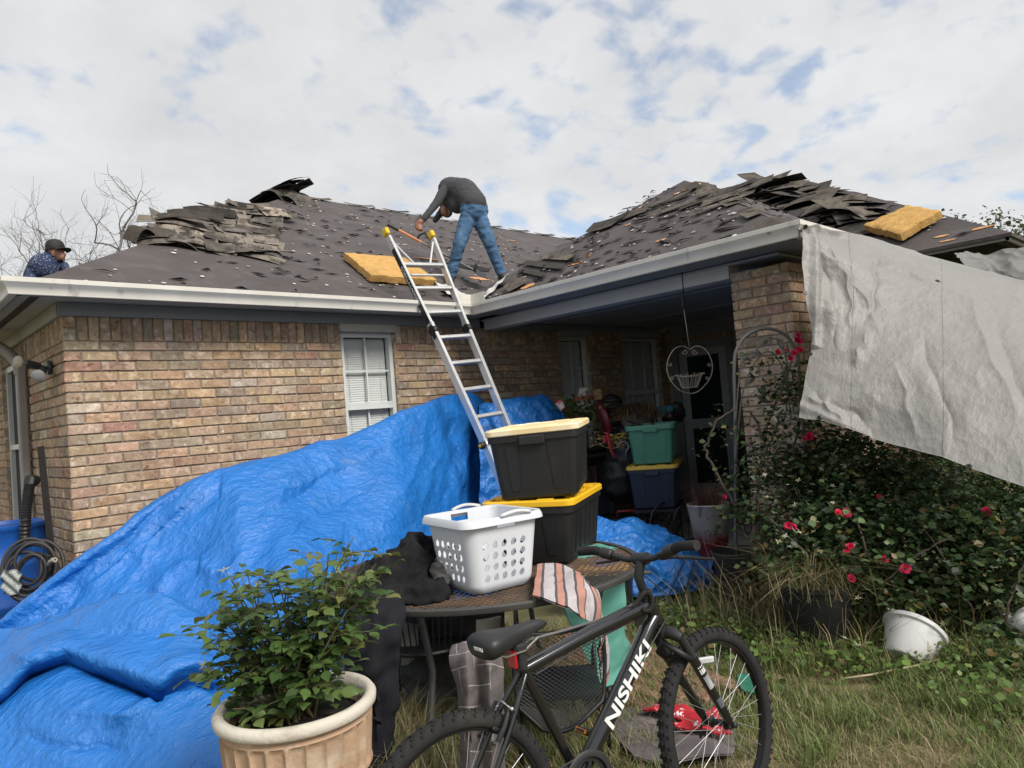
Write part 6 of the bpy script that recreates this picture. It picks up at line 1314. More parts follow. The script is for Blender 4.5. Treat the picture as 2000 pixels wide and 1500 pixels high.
LG = [(.075, .135, .034), (.10, .165, .044), (.125, .19, .052), (.06, .11, .03), (.16, .215, .068), (.088, .145, .04), (.07, .12, .036), (.19, .20, .06), (.055, .10, .03), (.11, .17, .06)]
def sprays(lf, base, tips, n_leaf, size, cols, stem=None, r0=.006):
    """canes from base to each tip with compound leaves along their upper part"""
    for tip in tips:
        tip = np.asarray(tip, float); base_ = np.asarray(base) + A(random.uniform(-.06, .06), random.uniform(-.06, .06), 0); mid = lerp(base_, tip, .5) + A(random.uniform(-.06, .06), random.uniform(-.06, .06), .04)
        pts = [lerp(lerp(base_, mid, t), lerp(mid, tip, t), t) for t in np.linspace(0, 1, 9)]
        if stem is not None: stem.tube(pts, np.linspace(r0, .0018, 9), 5, cap=False)
        for k in range(n_leaf):
            t = .35 + .65 * (k + random.random()) / n_leaf; i = min(int(t * 8), 7); p = lerp(pts[i], pts[i + 1], t * 8 - i); a = random.uniform(0, 6.283); d = unit(A(math.cos(a), math.sin(a), random.uniform(-.2, .5))); L = size * random.uniform(1.6, 2.8); q = p + d * L + A(0, 0, -.01)
            if stem is not None: stem.tube([p, lerp(p, q, .5) + A(0, 0, .008), q], .0009, 4, cap=False)
            side = unit(np.cross(d, A(0, 0, 1))); col = np.array(random.choice(cols)) * random.uniform(.8, 1.2)
            for (f_, s_) in ((1.0, 0), (.62, 1), (.62, -1), (.3, 1), (.3, -1)):
                c = lerp(p, q, f_); dd = unit(d * (1 if s_ == 0 else .35) + side * s_ * .9 + A(0, 0, random.uniform(-.45, .2))); nn = unit(A(random.gauss(0, .35), random.gauss(0, .35), 1)); lf.append((c, dd, nn, size * random.uniform(.75, 1.2) * (1.1 if s_ == 0 else .9), col * random.uniform(.85, 1.15)))
def leaf_mesh(lf):
    c = np.array([l[0] for l in lf]); d = np.array([l[1] for l in lf]); up_ = np.array([l[2] for l in lf]); L = np.array([l[3] for l in lf])[:, None]; col = np.array([l[4] for l in lf]); n = len(c)
    s = np.cross(d, up_); s /= np.linalg.norm(s, axis=1, keepdims=True) + 1e-9; nn = np.cross(s, d); W = L * .36; rowsv = [c]
    st_ = [(.12, .45), (.35, .95), (.60, .95), (.85, .5)]; V = [c]; 
    for t, w_ in st_: V += [c + d * L * t + s * W * w_ + nn * L * .07 * w_, c + d * L * t - nn * L * .10 * t * t, c + d * L * t - s * W * w_ + nn * L * .07 * w_]
    V.append(c + d * L - nn * L * .14); V = np.stack(V, 1); k = V.shape[1]; I = np.arange(n)[:, None] * k; T = [[0, 1, 2], [0, 2, 3]]
    for r in range(3):
        a = 1 + r * 3; T += [[a, a + 3, a + 4], [a, a + 4, a + 1], [a + 1, a + 4, a + 5], [a + 1, a + 5, a + 2]]
    T += [[10, 13, 11], [11, 13, 12]]; T = np.array(T); TT_ = (I[:, :, None] + T[None]).reshape(-1, 3); return V.reshape(-1, 3), TT_, np.repeat(col, len(T), 0)
rose = thing('rose_plant', 'leafy green rose plant without open blooms growing in the terracotta planter', 'plant', pc1 + A(0, 0, PZ - .08), None)
lf = []; stm = MB(); base = pc1 + A(0, 0, PZ - .085)
tipsuv = [(690, 1050), (660, 1075), (735, 1100), (715, 1080), (640, 1110), (620, 1140), (600, 1115), (560, 1110), (535, 1115), (505, 1140), (470, 1125), (440, 1115), (455, 1150), (420, 1155), (415, 1190), (400, 1215), (440, 1210), (470, 1190), (495, 1200), (400, 1260), (420, 1295), (405, 1300), (440, 1290), (530, 1180), (570, 1170), (600, 1190), (640, 1190), (665, 1150), (680, 1190), (690, 1240), (660, 1230), (690, 1130), (600, 1330), (560, 1340), (630, 1340), (520, 1370), (480, 1390), (455, 1385), (660, 1330), (570, 1260), (530, 1250), (620, 1260), (490, 1260), (460, 1240), (540, 1300), (500, 1320), (640, 1290), (590, 1380), (550, 1220), (580, 1230), (510, 1230), (630, 1220), (470, 1280), (560, 1290), (610, 1300), (520, 1210)]
tipsuv = tipsuv[:46] + [(682, 1062), (700, 1088), (728, 1105), (668, 1098), (642, 1082), (655, 1120), (702, 1118), (520, 1122), (482, 1118), (452, 1128), (602, 1128), (562, 1122), (690, 1075), (715, 1098), (745, 1120), (430, 1175), (410, 1235)]
for u, v in tipsuv: sprays(lf, base, [at(u, v, 2.66 + random.uniform(-.2, .2))], random.choice((5, 6, 7)), .050, LG, stm)
stm.build('canes', m_stem, rose, smooth=True, recalc=False); V, T, C_ = leaf_mesh(lf); fast_mesh('foliage', V, T, m_leaf, rose, cols=C_, smooth=True, kind='stuff')
def spent(c, r=.016, n=5, cols=((.42, .36, .18), (.30, .34, .12))):
    """a spent bloom: a few pale pointed sepals spread like a star"""
    V = []; T = []; R = frame(unit(A(random.gauss(0, .5), random.gauss(0, .5), 1)))
    for k in range(n):
        a = 2 * math.pi * k / n + random.uniform(-.2, .2); d = R @ A(math.cos(a), math.sin(a), random.uniform(-.1, .4)); s_ = R @ A(-math.sin(a), math.cos(a), 0); b_ = len(V); L = r * random.uniform(.8, 1.3); V += [c, c + d * L * .4 + s_ * L * .16, c + d * L, c + d * L * .4 - s_ * L * .16]; T += [(b_, b_ + 1, b_ + 2), (b_, b_ + 2, b_ + 3)]
    return V, T, np.tile(np.array(random.choice(cols)) * random.uniform(.8, 1.3), (len(T), 1))
lfs = LF()
for u, v in ((690, 1048), (645, 1058), (538, 1113), (438, 1112), (505, 1140), (500, 1190), (645, 1125), (660, 1115), (400, 1298), (502, 1232), (572, 1308), (575, 1210), (590, 1165)):
    V, T, C_ = spent(at(u, v, 2.62 + random.uniform(-.05, .05)), .022); lfs.add((np.array(V), np.array(T), C_))
lfs.build('spent_blooms', m_sep, rose, kind='stuff')
# ================================================================== PEOPLE ON THE ROOF
def body(name, label, bones, mats, base, vox=.011, sm=5, extra=None):
    """bones: (p0, p1, r0, r1, flat, fdir, material) - tapered limbs fused into ONE skin, coloured by the limb each face belongs to"""
    b = MB(); segs = []
    for p0, p1, r0, r1, fl, fd, mi in bones:
        p0, p1 = np.asarray(p0, float), np.asarray(p1, float); n = max(3, int(np.linalg.norm(p1 - p0) / .03)); d = unit(p1 - p0 + 1e-9)
        if fd is None: R = frame(d)
        else: x = unit(np.asarray(fd) - d * np.dot(fd, d)); R = np.array([x, np.cross(d, x), d]).T
        rings = []; ts = np.linspace(0, 1, n + 1)
        for t in ts:
            r = r0 + (r1 - r0) * t; rings.append([p0 + (p1 - p0) * t + R @ A(r * math.cos(a) * fl, r * math.sin(a), 0) for a in np.linspace(0, 2 * math.pi, 16, endpoint=False)])
        loft(b, rings); b.ball(p0, (r0 * fl, r0, r0), 16, 10, R); b.ball(p1, (r1 * fl, r1, r1), 16, 10, R); segs.append((p0, p1, (r0 + r1) / 2, mi))
    o = b.build(name, mats, smooth=True, label=label, cat='person', org=base); fuse(o, vox, sm)
    me = o.data
    for k, m in enumerate(mats):
        if k >= len(me.materials): me.materials.append(m)
    c = np.zeros(len(me.polygons) * 3); me.polygons.foreach_get('center', c); c = c.reshape(-1, 3) + np.asarray(base); best = np.full(len(c), 1e9); mi_ = np.zeros(len(c), int)
    for p0, p1, r, mi in segs:
        d = p1 - p0; t = np.clip(((c - p0) @ d) / (d @ d + 1e-12), 0, 1); q = np.linalg.norm(c - (p0 + t[:, None] * d), axis=1) - r; k = q < best; best[k] = q[k]; mi_[k] = mi
    me.polygons.foreach_set('material_index', mi_); 
    co = np.zeros(len(me.vertices) * 3); me.vertices.foreach_get('co', co); co = co.reshape(-1, 3); no = np.array([v.normal[:] for v in me.vertices])
    vm = np.zeros(len(co)); li = np.zeros(len(me.loops), int); me.loops.foreach_get('vertex_index', li)
    for p in me.polygons:
        for v in p.vertices: vm[v] = mi_[p.index]
    cl = np.isin(vm, [0, 1]); h = np.array([(.3 - abs(mnoise.noise(Vector((p[0] * 9, p[1] * 9, p[2] * 15))))) * .020 + mnoise.noise(Vector(p * 26)) * .003 for p in co]) * cl * np.where(vm == 0, 1.0, .35)
    me.vertices.foreach_set('co', (co + no * h[:, None]).ravel()); me.update(); return o
m_jean = pm('blue_denim', (.055, .125, .235), rough=.9, var=.28, vs=9, bump=.5, bs=220, col2=(.10, .19, .31), c2s=7, c2lo=.5, c2hi=.7)
m_shirt = pm('charcoal_shirt', (.050, .050, .055), rough=.9, var=.2, vs=8, bump=.3, bs=200)
m_skin = pm('brown_skin', (.28, .125, .075), rough=.55, var=.1, vs=20)
m_boot = pm('work_boot', (.05, .038, .03), rough=.7, var=.25, vs=20)
m_hair = pm('dark_hair', (.012, .010, .009), rough=.6, var=.3, vs=60, bump=.5, bs=200)
D0 = 8.9
def rp(u, v, d=0.0): return at(u, v, D0 + d)
f1, f2 = PA.hit(879, 545), PA.hit(984, 541)
f2 = at(984, 541, 9.0); f1 = at(879, 545, 8.85)
bones = [  # left leg (image left), right leg
    (rp(917, 418), rp(897, 478, -.08), .108, .078, 1, None, 0), (rp(897, 478, -.08), rp(882, 537, 0), .076, .062, 1, None, 0),
    (rp(934, 420, .05), rp(956, 474, .0), .108, .078, 1, None, 0), (rp(956, 474, .0), rp(979, 533, .08), .076, .060, 1, None, 0),
    (rp(925, 403), rp(926, 412), .132, .138, 1.0, None, 0), (rp(915, 411), rp(937, 409, .05), .108, .108, 1, None, 0),
    # torso bent forward and away
    (rp(926, 396), rp(905, 372, .16), .138, .148, 1.15, RIGHT, 1), (rp(905, 372, .16), rp(880, 369, .36), .152, .150, 1.1, RIGHT, 1), (rp(880, 372, .36), rp(871, 378, .44), .14, .10, 1.1, RIGHT, 1),
    (rp(884, 392, .25), rp(893, 402, .15), .10, .10, 1, None, 1),
    # left arm reaching down, right arm hidden behind
    (rp(868, 372, .20), rp(853, 396, .08), .066, .055, 1, None, 1), (rp(853, 396, .08), rp(828, 427, -.05), .053, .038, 1, None, 1),
    (rp(890, 382, .5), rp(868, 405, .5), .062, .05, 1, None, 1), (rp(868, 405, .5), rp(850, 430, .40), .048, .036, 1, None, 1),
    (rp(828, 427, -.05), rp(821, 434, -.06), .026, .036, 1, None, 2), (rp(821, 434, -.06), rp(816, 440, -.06), .036, .030, 1.2, None, 2),
    # fingers and thumb closed on the handle
    (rp(814, 438, -.08), rp(812, 446, -.09), .011, .010, 1, None, 2), (rp(812, 446, -.09), rp(815, 450, -.05), .010, .009, 1, None, 2),
    (rp(817, 440, -.09), rp(816, 448, -.10), .011, .010, 1, None, 2), (rp(816, 448, -.10), rp(819, 452, -.06), .010, .009, 1, None, 2),
    (rp(820, 441, -.09), rp(820, 449, -.10), .011, .010, 1, None, 2), (rp(820, 449, -.10), rp(823, 452, -.06), .010, .009, 1, None, 2),
    (rp(824, 441, -.08), rp(824, 448, -.09), .010, .009, 1, None, 2), (rp(824, 448, -.09), rp(826, 450, -.06), .009, .008, 1, None, 2),
    (rp(815, 434, -.05), rp(811, 440, -.03), .012, .010, 1, None, 2), (rp(811, 440, -.03), rp(812, 446, -.03), .010, .009, 1, None, 2),
    # neck and lowered head hidden past the shoulders
    (rp(872, 384, .45), rp(872, 396, .50), .06, .06, 1, None, 2), (rp(872, 402, .50), rp(873, 414, .46), .085, .075, 1, None, 4), (rp(870, 410, .44), rp(871, 416, .40), .06, .05, 1, None, 2),
    # boots
    (rp(883, 536, 0), rp(879, 546, -.04), .055, .05, 1, None, 3), (rp(879, 546, -.04), rp(872, 549, .10), .046, .038, 1.1, None, 3), (rp(980, 533, .08), rp(985, 541, .05), .055, .05, 1, None, 3), (rp(985, 541, .05), rp(978, 543, .22), .046, .038, 1.1, None, 3)]
man = body('person', 'person in charcoal shirt and blue jeans bending over to work on the roof', bones, [m_jean, m_shirt, m_skin, m_boot, m_hair], rp(930, 548) )
bl = MB(); bl.tube([rp(905, 385, -.145), rp(925, 388, -.165), rp(948, 392, -.10), rp(955, 397, .0)], .012, 6); 
# ---- long-handled tool he is holding
tool = thing('roofing_shovel', 'long-handled roofing shovel with an orange grip held by the bending person', 'shovel', rp(910, 520))
tool.location = tuple(rp(910, 520))
T0, T1 = rp(757, 438, -.25), rp(945, 538, .10)
def tl(t): return lerp(T0, T1, t)
b = MB(); b.tube([tl(.0), tl(.11)], .022, 10); b.build('end_grip', m_blk, tool, smooth=40)
b = MB(); b.tube([tl(.11), tl(.34)], .017, 10); b.build('handle', pm('orange_fibreglass', (.50, .20, .10), rough=.5, var=.15), tool, smooth=40)
b = MB(); b.tube([tl(.34), tl(.88)], .015, 10); b.build('shaft', pm('grey_shaft', (.16, .15, .145), rough=.45, var=.2), tool, smooth=40)
b = MB(); q0 = tl(.30); b.tube([q0, q0 + A(0, 0, .06) + RIGHT * .03, q0 + A(0, 0, .09) + RIGHT * .10, q0 + RIGHT * .18 + A(0, 0, .02) - UP * .05], .014, 8); b.build('side_grip', m_blk, tool, smooth=40)
bx = tl(.93) + UP * .03; bd = unit(T1 - T0); bsd = unit(np.cross(bd, PA.n)); b = MB(); b.slab([tl(.86) - bsd * .05, tl(.90) - bsd * .14, tl(1.03) - bsd * .14, tl(1.03) + bsd * .14, tl(.90) + bsd * .14, tl(.86) + bsd * .05], PA.n * .006); b.build('blade', m_blk, tool)
b = MB(); b.slab([tl(.90) - bsd * .13, tl(.90) + bsd * .13, tl(.90) + bsd * .13 + PA.n * .09, tl(.90) - bsd * .13 + PA.n * .09], bd * .005); b.build('fulcrum', m_blk, tool)

# ---- second person, seen above the left hip of the roof
DP = 9.0
def qp(u, v, d=0.0): return at(u, v, DP + d)
m_pat = pm('navy_patterned_shirt', (.022, .035, .085), rough=.9, var=.1, vs=5, col2=(.30, .34, .42), c2s=55, c2lo=.58, c2hi=.62, bump=.2, bs=150)
m_skin2 = pm('tan_skin', (.26, .125, .08), rough=.5, var=.12, vs=25)
bones = [(qp(80, 545, .1), qp(88, 522, 0), .17, .16, 1.15, RIGHT, 1), (qp(88, 522), qp(97, 508), .155, .10, 1.2, RIGHT, 1), (qp(72, 522, -.02), qp(58, 545, -.1), .075, .062, 1, None, 1), (qp(58, 545, -.1), qp(75, 552, -.3), .055, .045, 1, None, 1), (qp(108, 514, .10), qp(126, 520, .05), .07, .055, 1, None, 1), (qp(126, 520, .05), qp(131, 528, -.1), .05, .04, 1, None, 1),
         (qp(99, 508), qp(105, 500), .055, .052, 1, None, 2), (qp(108, 489, 0), qp(112, 494, -.01), .094, .080, .86, FWD, 2), (qp(114, 499, -.01), qp(120, 502, -.01), .060, .045, .9, FWD, 2), (qp(123, 494, -.01), qp(127, 497, -.01), .014, .019, 1, None, 2), (qp(104, 494, -.075), qp(104, 498, -.075), .022, .02, .5, FWD, 2),
         (qp(122, 502), qp(124, 502), .014, .012, 1, None, 2), (qp(103, 488, .0), qp(98, 496, .0), .088, .066, .9, FWD, 4), (qp(116, 504, -.01), qp(121, 505.5, -.01), .040, .030, .9, FWD, 4),
         (qp(131, 527, -.1), qp(136, 530, -.14), .034, .03, 1, None, 2), (qp(136, 529, -.16), qp(141, 529, -.18), .010, .009, 1, None, 2), (qp(137, 531, -.14), qp(142, 532, -.15), .010, .009, 1, None, 2), (qp(137, 532.5, -.12), qp(141, 534, -.12), .010, .009, 1, None, 2), (qp(136, 534, -.10), qp(140, 536, -.10), .009, .008, 1, None, 2), (qp(133, 526, -.15), qp(136, 524, -.18), .011, .010, 1, None, 2),
         (qp(84, 548, .1), qp(80, 566, .2), .15, .15, 1.1, RIGHT, 0), (qp(72, 566, .15), qp(95, 580, -.05), .095, .075, 1, None, 0), (qp(92, 566, .2), qp(112, 580, .05), .095, .075, 1, None, 0)]
p2 = body('person', 'person in a dark cap and patterned navy shirt behind the roof hip', bones, [m_jean, m_pat, m_skin2, m_boot, m_hair], qp(85, 575), vox=.009, sm=3)
hat = MB(); hc = qp(107.5, 484, 0); hu = unit(UP + RIGHT * -.12); hr = unit(RIGHT + UP * .05); hf = np.cross(hu, hr); hr = unit(np.cross(hf, hu)); Rh = np.array([hr, hf, hu]).T
hat.lathe([(.102, -.03), (.106, .0), (.104, .035), (.094, .068), (.065, .094), (.03, .105), (.0, .107)], 24, hc, Rh)
hat2 = MB(); G_ = []
for i in range(7):
    row = []
    for j in range(13):
        a = (j / 12 - .5) * 2.2; r = .098 + .085 * (i / 6) * math.cos(a) ** .6 if abs(a) < 1.57 else .098
        row.append(hc + Rh @ A(r * math.cos(a), r * math.sin(a) * .95, -.012 - .012 * (i / 6) - .03 * (abs(math.sin(a)) ** 2) * (i / 6)))
    G_.append(row)
hat.build('cap', m_hair, p2, smooth=45); sheet('cap_brim', np.array(G_), m_hair, .005, p2)
# ================================================================== LEFT SIDE: BARREL, HOSE, POST, FLOODLIGHT, TREES
m_bar = pm('blue_barrel', (.010, .085, .36), rough=.42, var=.12, vs=4, bump=.08, bs=60, col2=(.02, .13, .42), c2s=3)
bcn = at(2, 1024, 6.05); bz = bcn[2]; bcb = A(bcn[0], bcn[1], 0); BR = .335
barrel = thing('rain_barrel', 'blue plastic rain barrel beside the brick side wall', 'barrel', bcb)
b = MB(); b.lathe([(.0, .08), (BR * .86, .08), (BR * .93, .11), (BR * .96, bz * .30), (BR * 1.01, bz * .33), (BR * 1.01, bz * .36), (BR * .97, bz * .39), (BR * .98, bz * .63), (BR * 1.02, bz * .66), (BR * 1.02, bz * .69), (BR * .97, bz * .72), (BR * .95, bz - .06), (BR * .99, bz - .045), (BR * 1.03, bz - .02), (BR * 1.03, bz), (BR * .97, bz + .003), (BR * .94, bz - .03), (0, bz - .035)], 56, bcb); b.build('body', m_bar, barrel, smooth=50)
b = MB(); b.box(bcb + A(0, 0, .04), (.62, .62, .08)); b.build('base_block', m_conc, barrel)
b = MB(); b.lathe([(0, 0), (.04, 0), (.042, .012), (0, .015)], 16, bcb + A(.16, -.1, bz - .033)); b.build('bung', m_bar, barrel, smooth=40)
# coiled black hose
m_hose = pm('black_hose', (.030, .029, .028), rough=.55, var=.2, vs=10, bump=.1, bs=80)
hc = at(62, 1112, 5.35); hz = unit(RIGHT * .35 + FWD * -.8 + UP * .3)
hx = unit(np.cross(A(0, 0, 1), hz)); hy = np.cross(hz, hx); pts = []
for i in range(360):
    t = i / 360; a = t * 2 * math.pi * 9; r = .135 + .055 * math.sin(t * 23) + .02 * math.sin(t * 61); pts.append(hc + hx * r * math.cos(a) * .95 + hy * r * math.sin(a) * 1.15 + hz * (.10 * math.sin(t * 17) + .05 * math.cos(t * 41)))
b = MB(); b.tube(pts, .0125, 7); hs = b.build('hose', m_hose, smooth=True, label='coiled black garden hose heaped by the barrel', cat='hose')
b = MB(); e = pts[-1]; b.tube([e, at(98, 1097, 5.2), at(104, 1094, 5.18)], .015, 8); b.lathe([(.008, 0), (.017, 0), (.017, .03), (.008, .03)], 12, at(103, 1094, 5.18), frame(unit(RIGHT + UP * .2 - FWD * .5)), closed=True); b.build('coupling', pm('beige_coupling', (.42, .36, .27), rough=.5), hs, smooth=40)
# upright flat iron post and dry weed stalks by it
b = MB(); p0, p1 = at(97, 1045, 5.55), at(80, 878, 5.62); d = unit(p1 - p0); b.box((p0 + p1) / 2 - d * .25, (.05, .012, np.linalg.norm(p1 - p0) + .55), frame(d, RIGHT), bev=.002); b.build('iron_stake', pm('rusty_black_iron', (.022, .018, .016), rough=.7, metal=.3, var=.3, vs=20), label='flat black iron stake standing against the side wall', cat='stake')
Vs_, Ts_, Cs_ = blades(np.array([on(105 + random.uniform(-22, 40), 1175 + random.uniform(-40, 20), 2, 0.0) * A(1, 1, 0) for _ in range(150)]) * A(1, 1, 0), .5, 1.15, .35, .0035, [(.13, .085, .05), (.19, .13, .075), (.09, .06, .04)])
p_ = np.array([at(105, 1120, 5.4)]); o_ = at(108, 1100, 5.45)
Vs_, Ts_, Cs_ = blades(A(o_[0], o_[1], 0) + np.c_[rng.normal(0, .07, (150, 2)), np.zeros(150)], .45, 1.05, .35, .0035, [(.13, .085, .05), (.19, .13, .075), (.09, .06, .04)])
fast_mesh('dry_weeds', Vs_, Ts_, m_grass, cols=Cs_, kind='stuff', label='clump of dry brown weed stalks at the foot of the wall')
b = MB(); c = at(22, 1135, 5.2); P = []
for i in range(12): P.append([c + RIGHT * (j - 5) * .013 + UP * (i - 6) * .016 + FWD * .02 * math.sin(i * 1.3 + j * .9) for j in range(11)])
sheet('plastic_scrap', np.array(P), pm('pale_plastic', (.34, .36, .33), rough=.5, var=.25, vs=20), label='scrap of pale plastic sheet lying by the barrel', cat='scrap')
# twin floodlight on the side wall
fl = thing('floodlight', 'twin-bulb dark grey floodlight fixed to the side wall corner', 'floodlight', on(98, 716, 0, X0 - .01))
m_fl = pm('grey_fixture', (.05, .055, .06), rough=.5, var=.1); mt = on(98, 718, 0, X0 - .012)
b = MB(); b.lathe([(0, 0), (.058, 0), (.060, .012), (.052, .025), (0, .028)], 20, mt, frame(A(-1, 0, 0))); b.build('mount', m_fl, fl, smooth=40)
for (e, g, col_) in ((at(60, 712, 5.75), at(49, 716, 5.6), (.40, .36, .26)), (at(72, 738, 5.6), at(60, 748, 5.5), (.38, .38, .37))):
    j = mt + A(-.04, 0, 0) ; b = MB(); b.tube([j, lerp(j, e, .35)], .016, 8); b.build('arm', m_fl, fl, smooth=40)
    ee = j + unit(e - j) * .15; b = MB(); b.tube([lerp(j, ee, .3), ee], [.030, .034], 12); b.build('lamp_holder', m_fl, fl, smooth=40)
    dd = unit(unit(e - j) + unit(g - e) * .3); b = MB(); b.lathe([(.018, 0), (.022, .02), (.040, .06), (.050, .080), (.048, .086), (.0, .083)], 20, ee - dd * .01, frame(dd)); b.build('bulb', pm('bulb_glass_%d' % int(col_[2] * 100), col_, rough=.2, var=.1, spec=.6), fl, smooth=True)
# ---- trees
m_bark = pm('grey_bark', (.16, .145, .13), rough=.95, var=.25, vs=6, bump=.6, bs=20)
def branch(b, p, d, L, r, lev, tips, spread=.55, kink=.22, upb=.08, maxlev=5):
    pts = [p]; q = p; dd = d; n = 5
    for i in range(n): dd = unit(dd + np.array([random.gauss(0, kink), random.gauss(0, kink), random.gauss(0, kink) + upb])); q = q + dd * L / n; pts.append(q)
    b.tube(pts, np.linspace(r, r * .62, n + 1), 7 if lev < 2 else (5 if lev < 4 else 3), cap=False); tips.append((q, dd, lev))
    if lev >= maxlev: return
    kids = random.choice((2, 3, 3)) if lev < maxlev - 1 else random.choice((2, 3, 4))
    for k in range(kids):
        t = 1.0 if k == 0 else random.uniform(.35, .95); i = min(int(t * n), n - 1); pp_ = lerp(pts[i], pts[i + 1], t * n - i)
        nd = unit(dd + np.array([random.gauss(0, spread), random.gauss(0, spread), random.gauss(.05, spread * .8)])); branch(b, pp_, nd, L * random.uniform(.62, .82), r * (.62 if k == 0 else random.uniform(.38, .52)), lev + 1, tips, spread, kink, upb, maxlev)
def tree(name, label, base, H, seed, lean=(0, 0), leafcol=None, nl=0, lsize=.1, maxlev=6, group=None, r=.16, frac=.33):
    random.seed(seed); t = thing(name, label, 'tree', base, group); b = MB(); tips = []
    trunk = MB(); p = np.asarray(base, float); d = unit(A(lean[0], lean[1], 1)); L0 = H * frac; pts = [p + d * L0 * x + A(.05 * math.sin(x * 5), .05 * math.cos(x * 4), 0) for x in np.linspace(0, 1, 7)]; trunk.tube(pts, np.linspace(r * 1.25, r, 7), 9); trunk.build('trunk', m_bark, t, smooth=True)
    for k in range(3): branch(b, pts[-1 if k < 2 else -2], unit(d + np.array([random.gauss(0, .5), random.gauss(0, .5), .2])), H * .24, r * .75, 1, tips, .68, .2, .05, maxlev)
    b.build('limbs' if leafcol else 'crown', m_bark, t, smooth=True, recalc=False)
    if leafcol:
        tp = np.array([q for q, dd, lv in tips if lv >= 3]); lf_ = LF(); n = nl; idx = rng.integers(0, len(tp), n); c = tp[idx] + rng.normal(0, .16, (n, 3)); lf_.add(leaf_tris(c, lsize, leafcol, .2, 1.2)); lf_.build('crown', leafmat('tree_leaf', (.05, .08, .03), .3), t, kind='stuff')
    random.seed(seed + 100); return t
tree('bare_tree', 'bare grey tree at the far left behind the second person', at(70, 700, 17) * A(1, 1, 0) - A(0, 0, .1), 8.0, 21, (-.05, .05), maxlev=7, group='bare trees behind the house', r=.13)
tree('bare_tree', 'bare grey tree rising behind the torn shingles on the hip', at(280, 700, 19) * A(1, 1, 0) - A(0, 0, .1), 8.9, 12, (-.05, 0), maxlev=7, group='bare trees behind the house', r=.15)
OAK = [(.075, .095, .04), (.095, .115, .05), (.055, .075, .03), (.12, .13, .06)]
tree('leafy_tree', 'sparse green tree behind the far wing roof, left of the two', at(1840, 600, 21) * A(1, 1, 0), 7.0, 31, (0, 0), OAK, 1500, .10, 5, group='green trees behind the far wing', r=.12)
tree('leafy_tree', 'fuller green tree behind the far wing roof at the right edge', at(1965, 600, 20) * A(1, 1, 0), 6.5, 44, (0, 0), OAK, 3000, .10, 5, group='green trees behind the far wing', r=.12)
random.seed(99)
# ================================================================== RIGHT SIDE: ROSES, POTS, THINGS ON THE LAWN
DK = [(.030, .058, .020), (.040, .072, .024), (.052, .088, .030), (.024, .046, .017), (.066, .100, .038), (.036, .062, .026)]
m_leafd = leafmat('dark_rose_leaf', (.04, .07, .02), .2, .45)
m_cane = pm('rose_cane', (.085, .065, .045), rough=.8, var=.3, vs=10, bump=.3, bs=40)
m_rose = leafmat('rose_petal', (.7, .02, .08), .25, .5)
def bush(t, clusters, n_per, size, cols, sub=.07):
    lf_ = LF()
    for u, v, d, r in clusters:
        c = at(u, v, d); k = max(6, int(26 * (r / .25) ** 2)); cc = c + rng.normal(0, .48, (k, 3)) * r; cc[:, 2] = np.maximum(cc[:, 2], .06); n = int(n_per * (r / .25) ** 2); idx = rng.integers(0, k, n); p = cc[idx] + rng.normal(0, sub, (n, 3)) * A(1, 1, .6); p[:, 2] = np.maximum(p[:, 2], .03)
        lf_.add(leaf_tris(p, size * (1.15 if d < 4.6 else 1), (cols + [(.075, .115, .042), (.09, .135, .05)]) if d < 4.7 else cols, .15, 1.15))  # near clusters mix in brighter leaves: lit foliage put into the colour
    return lf_.build('foliage', m_leafd, t, kind='stuff')
def rose_bloom(c, r, parent, col=(.62, .015, .065), towards=None):
    r = r * random.uniform(.65, 1.0); col = tuple(np.array(col) * random.uniform(.75, 1.15) + A(0, random.uniform(0, .02), random.uniform(0, .05)))
    lf_ = LF(); V = []; T = []; C_ = []; ax = unit((-FWD if towards is None else towards) + A(random.gauss(0, .3), random.gauss(0, .3), .5)); R = frame(ax)
    for ringi, (n, op, L) in enumerate(((3, .35, .55), (5, .8, .85), (6, 1.25, 1.0))):
        for k in range(n):
            a = 2 * math.pi * (k + ringi * .37) / n + random.uniform(-.2, .2); d = R @ A(math.cos(a) * math.sin(op), math.sin(a) * math.sin(op), math.cos(op)); s_ = R @ A(-math.sin(a), math.cos(a), 0); q = np.asarray(c); b_ = len(V); LL = r * L * random.uniform(.85, 1.15); W = LL * .5
            V += [q, q + d * LL * .55 + s_ * W, q + d * LL * .95 + s_ * W * .6 + ax * LL * .1, q + d * LL, q + d * LL * .95 - s_ * W * .6 + ax * LL * .1, q + d * LL * .55 - s_ * W]; T += [(b_, b_ + 1, b_ + 2), (b_, b_ + 2, b_ + 3), (b_, b_ + 3, b_ + 4), (b_, b_ + 4, b_ + 5)]; C_ += [np.array(col) * random.uniform(.7, 1.25)] * 4
    return fast_mesh('rose_bloom', np.array(V), np.array(T), m_rose, parent, cols=np.array(C_), smooth=True)
def canes(t, lines, r0=.010):
    b = MB()
    for ln_ in lines:
        P = [at(*q) for q in ln_]; pts = []
        for i in range(len(P) - 1):
            for s_ in np.linspace(0, 1, 6, endpoint=False): pts.append(lerp(P[i], P[i + 1], s_) + A(*[random.gauss(0, .006) for _ in range(3)]))
        pts.append(P[-1]); b.tube(pts, np.linspace(r0, r0 * .45, len(pts)), 6)
    b.build('canes', m_cane, t, smooth=True, recalc=False)
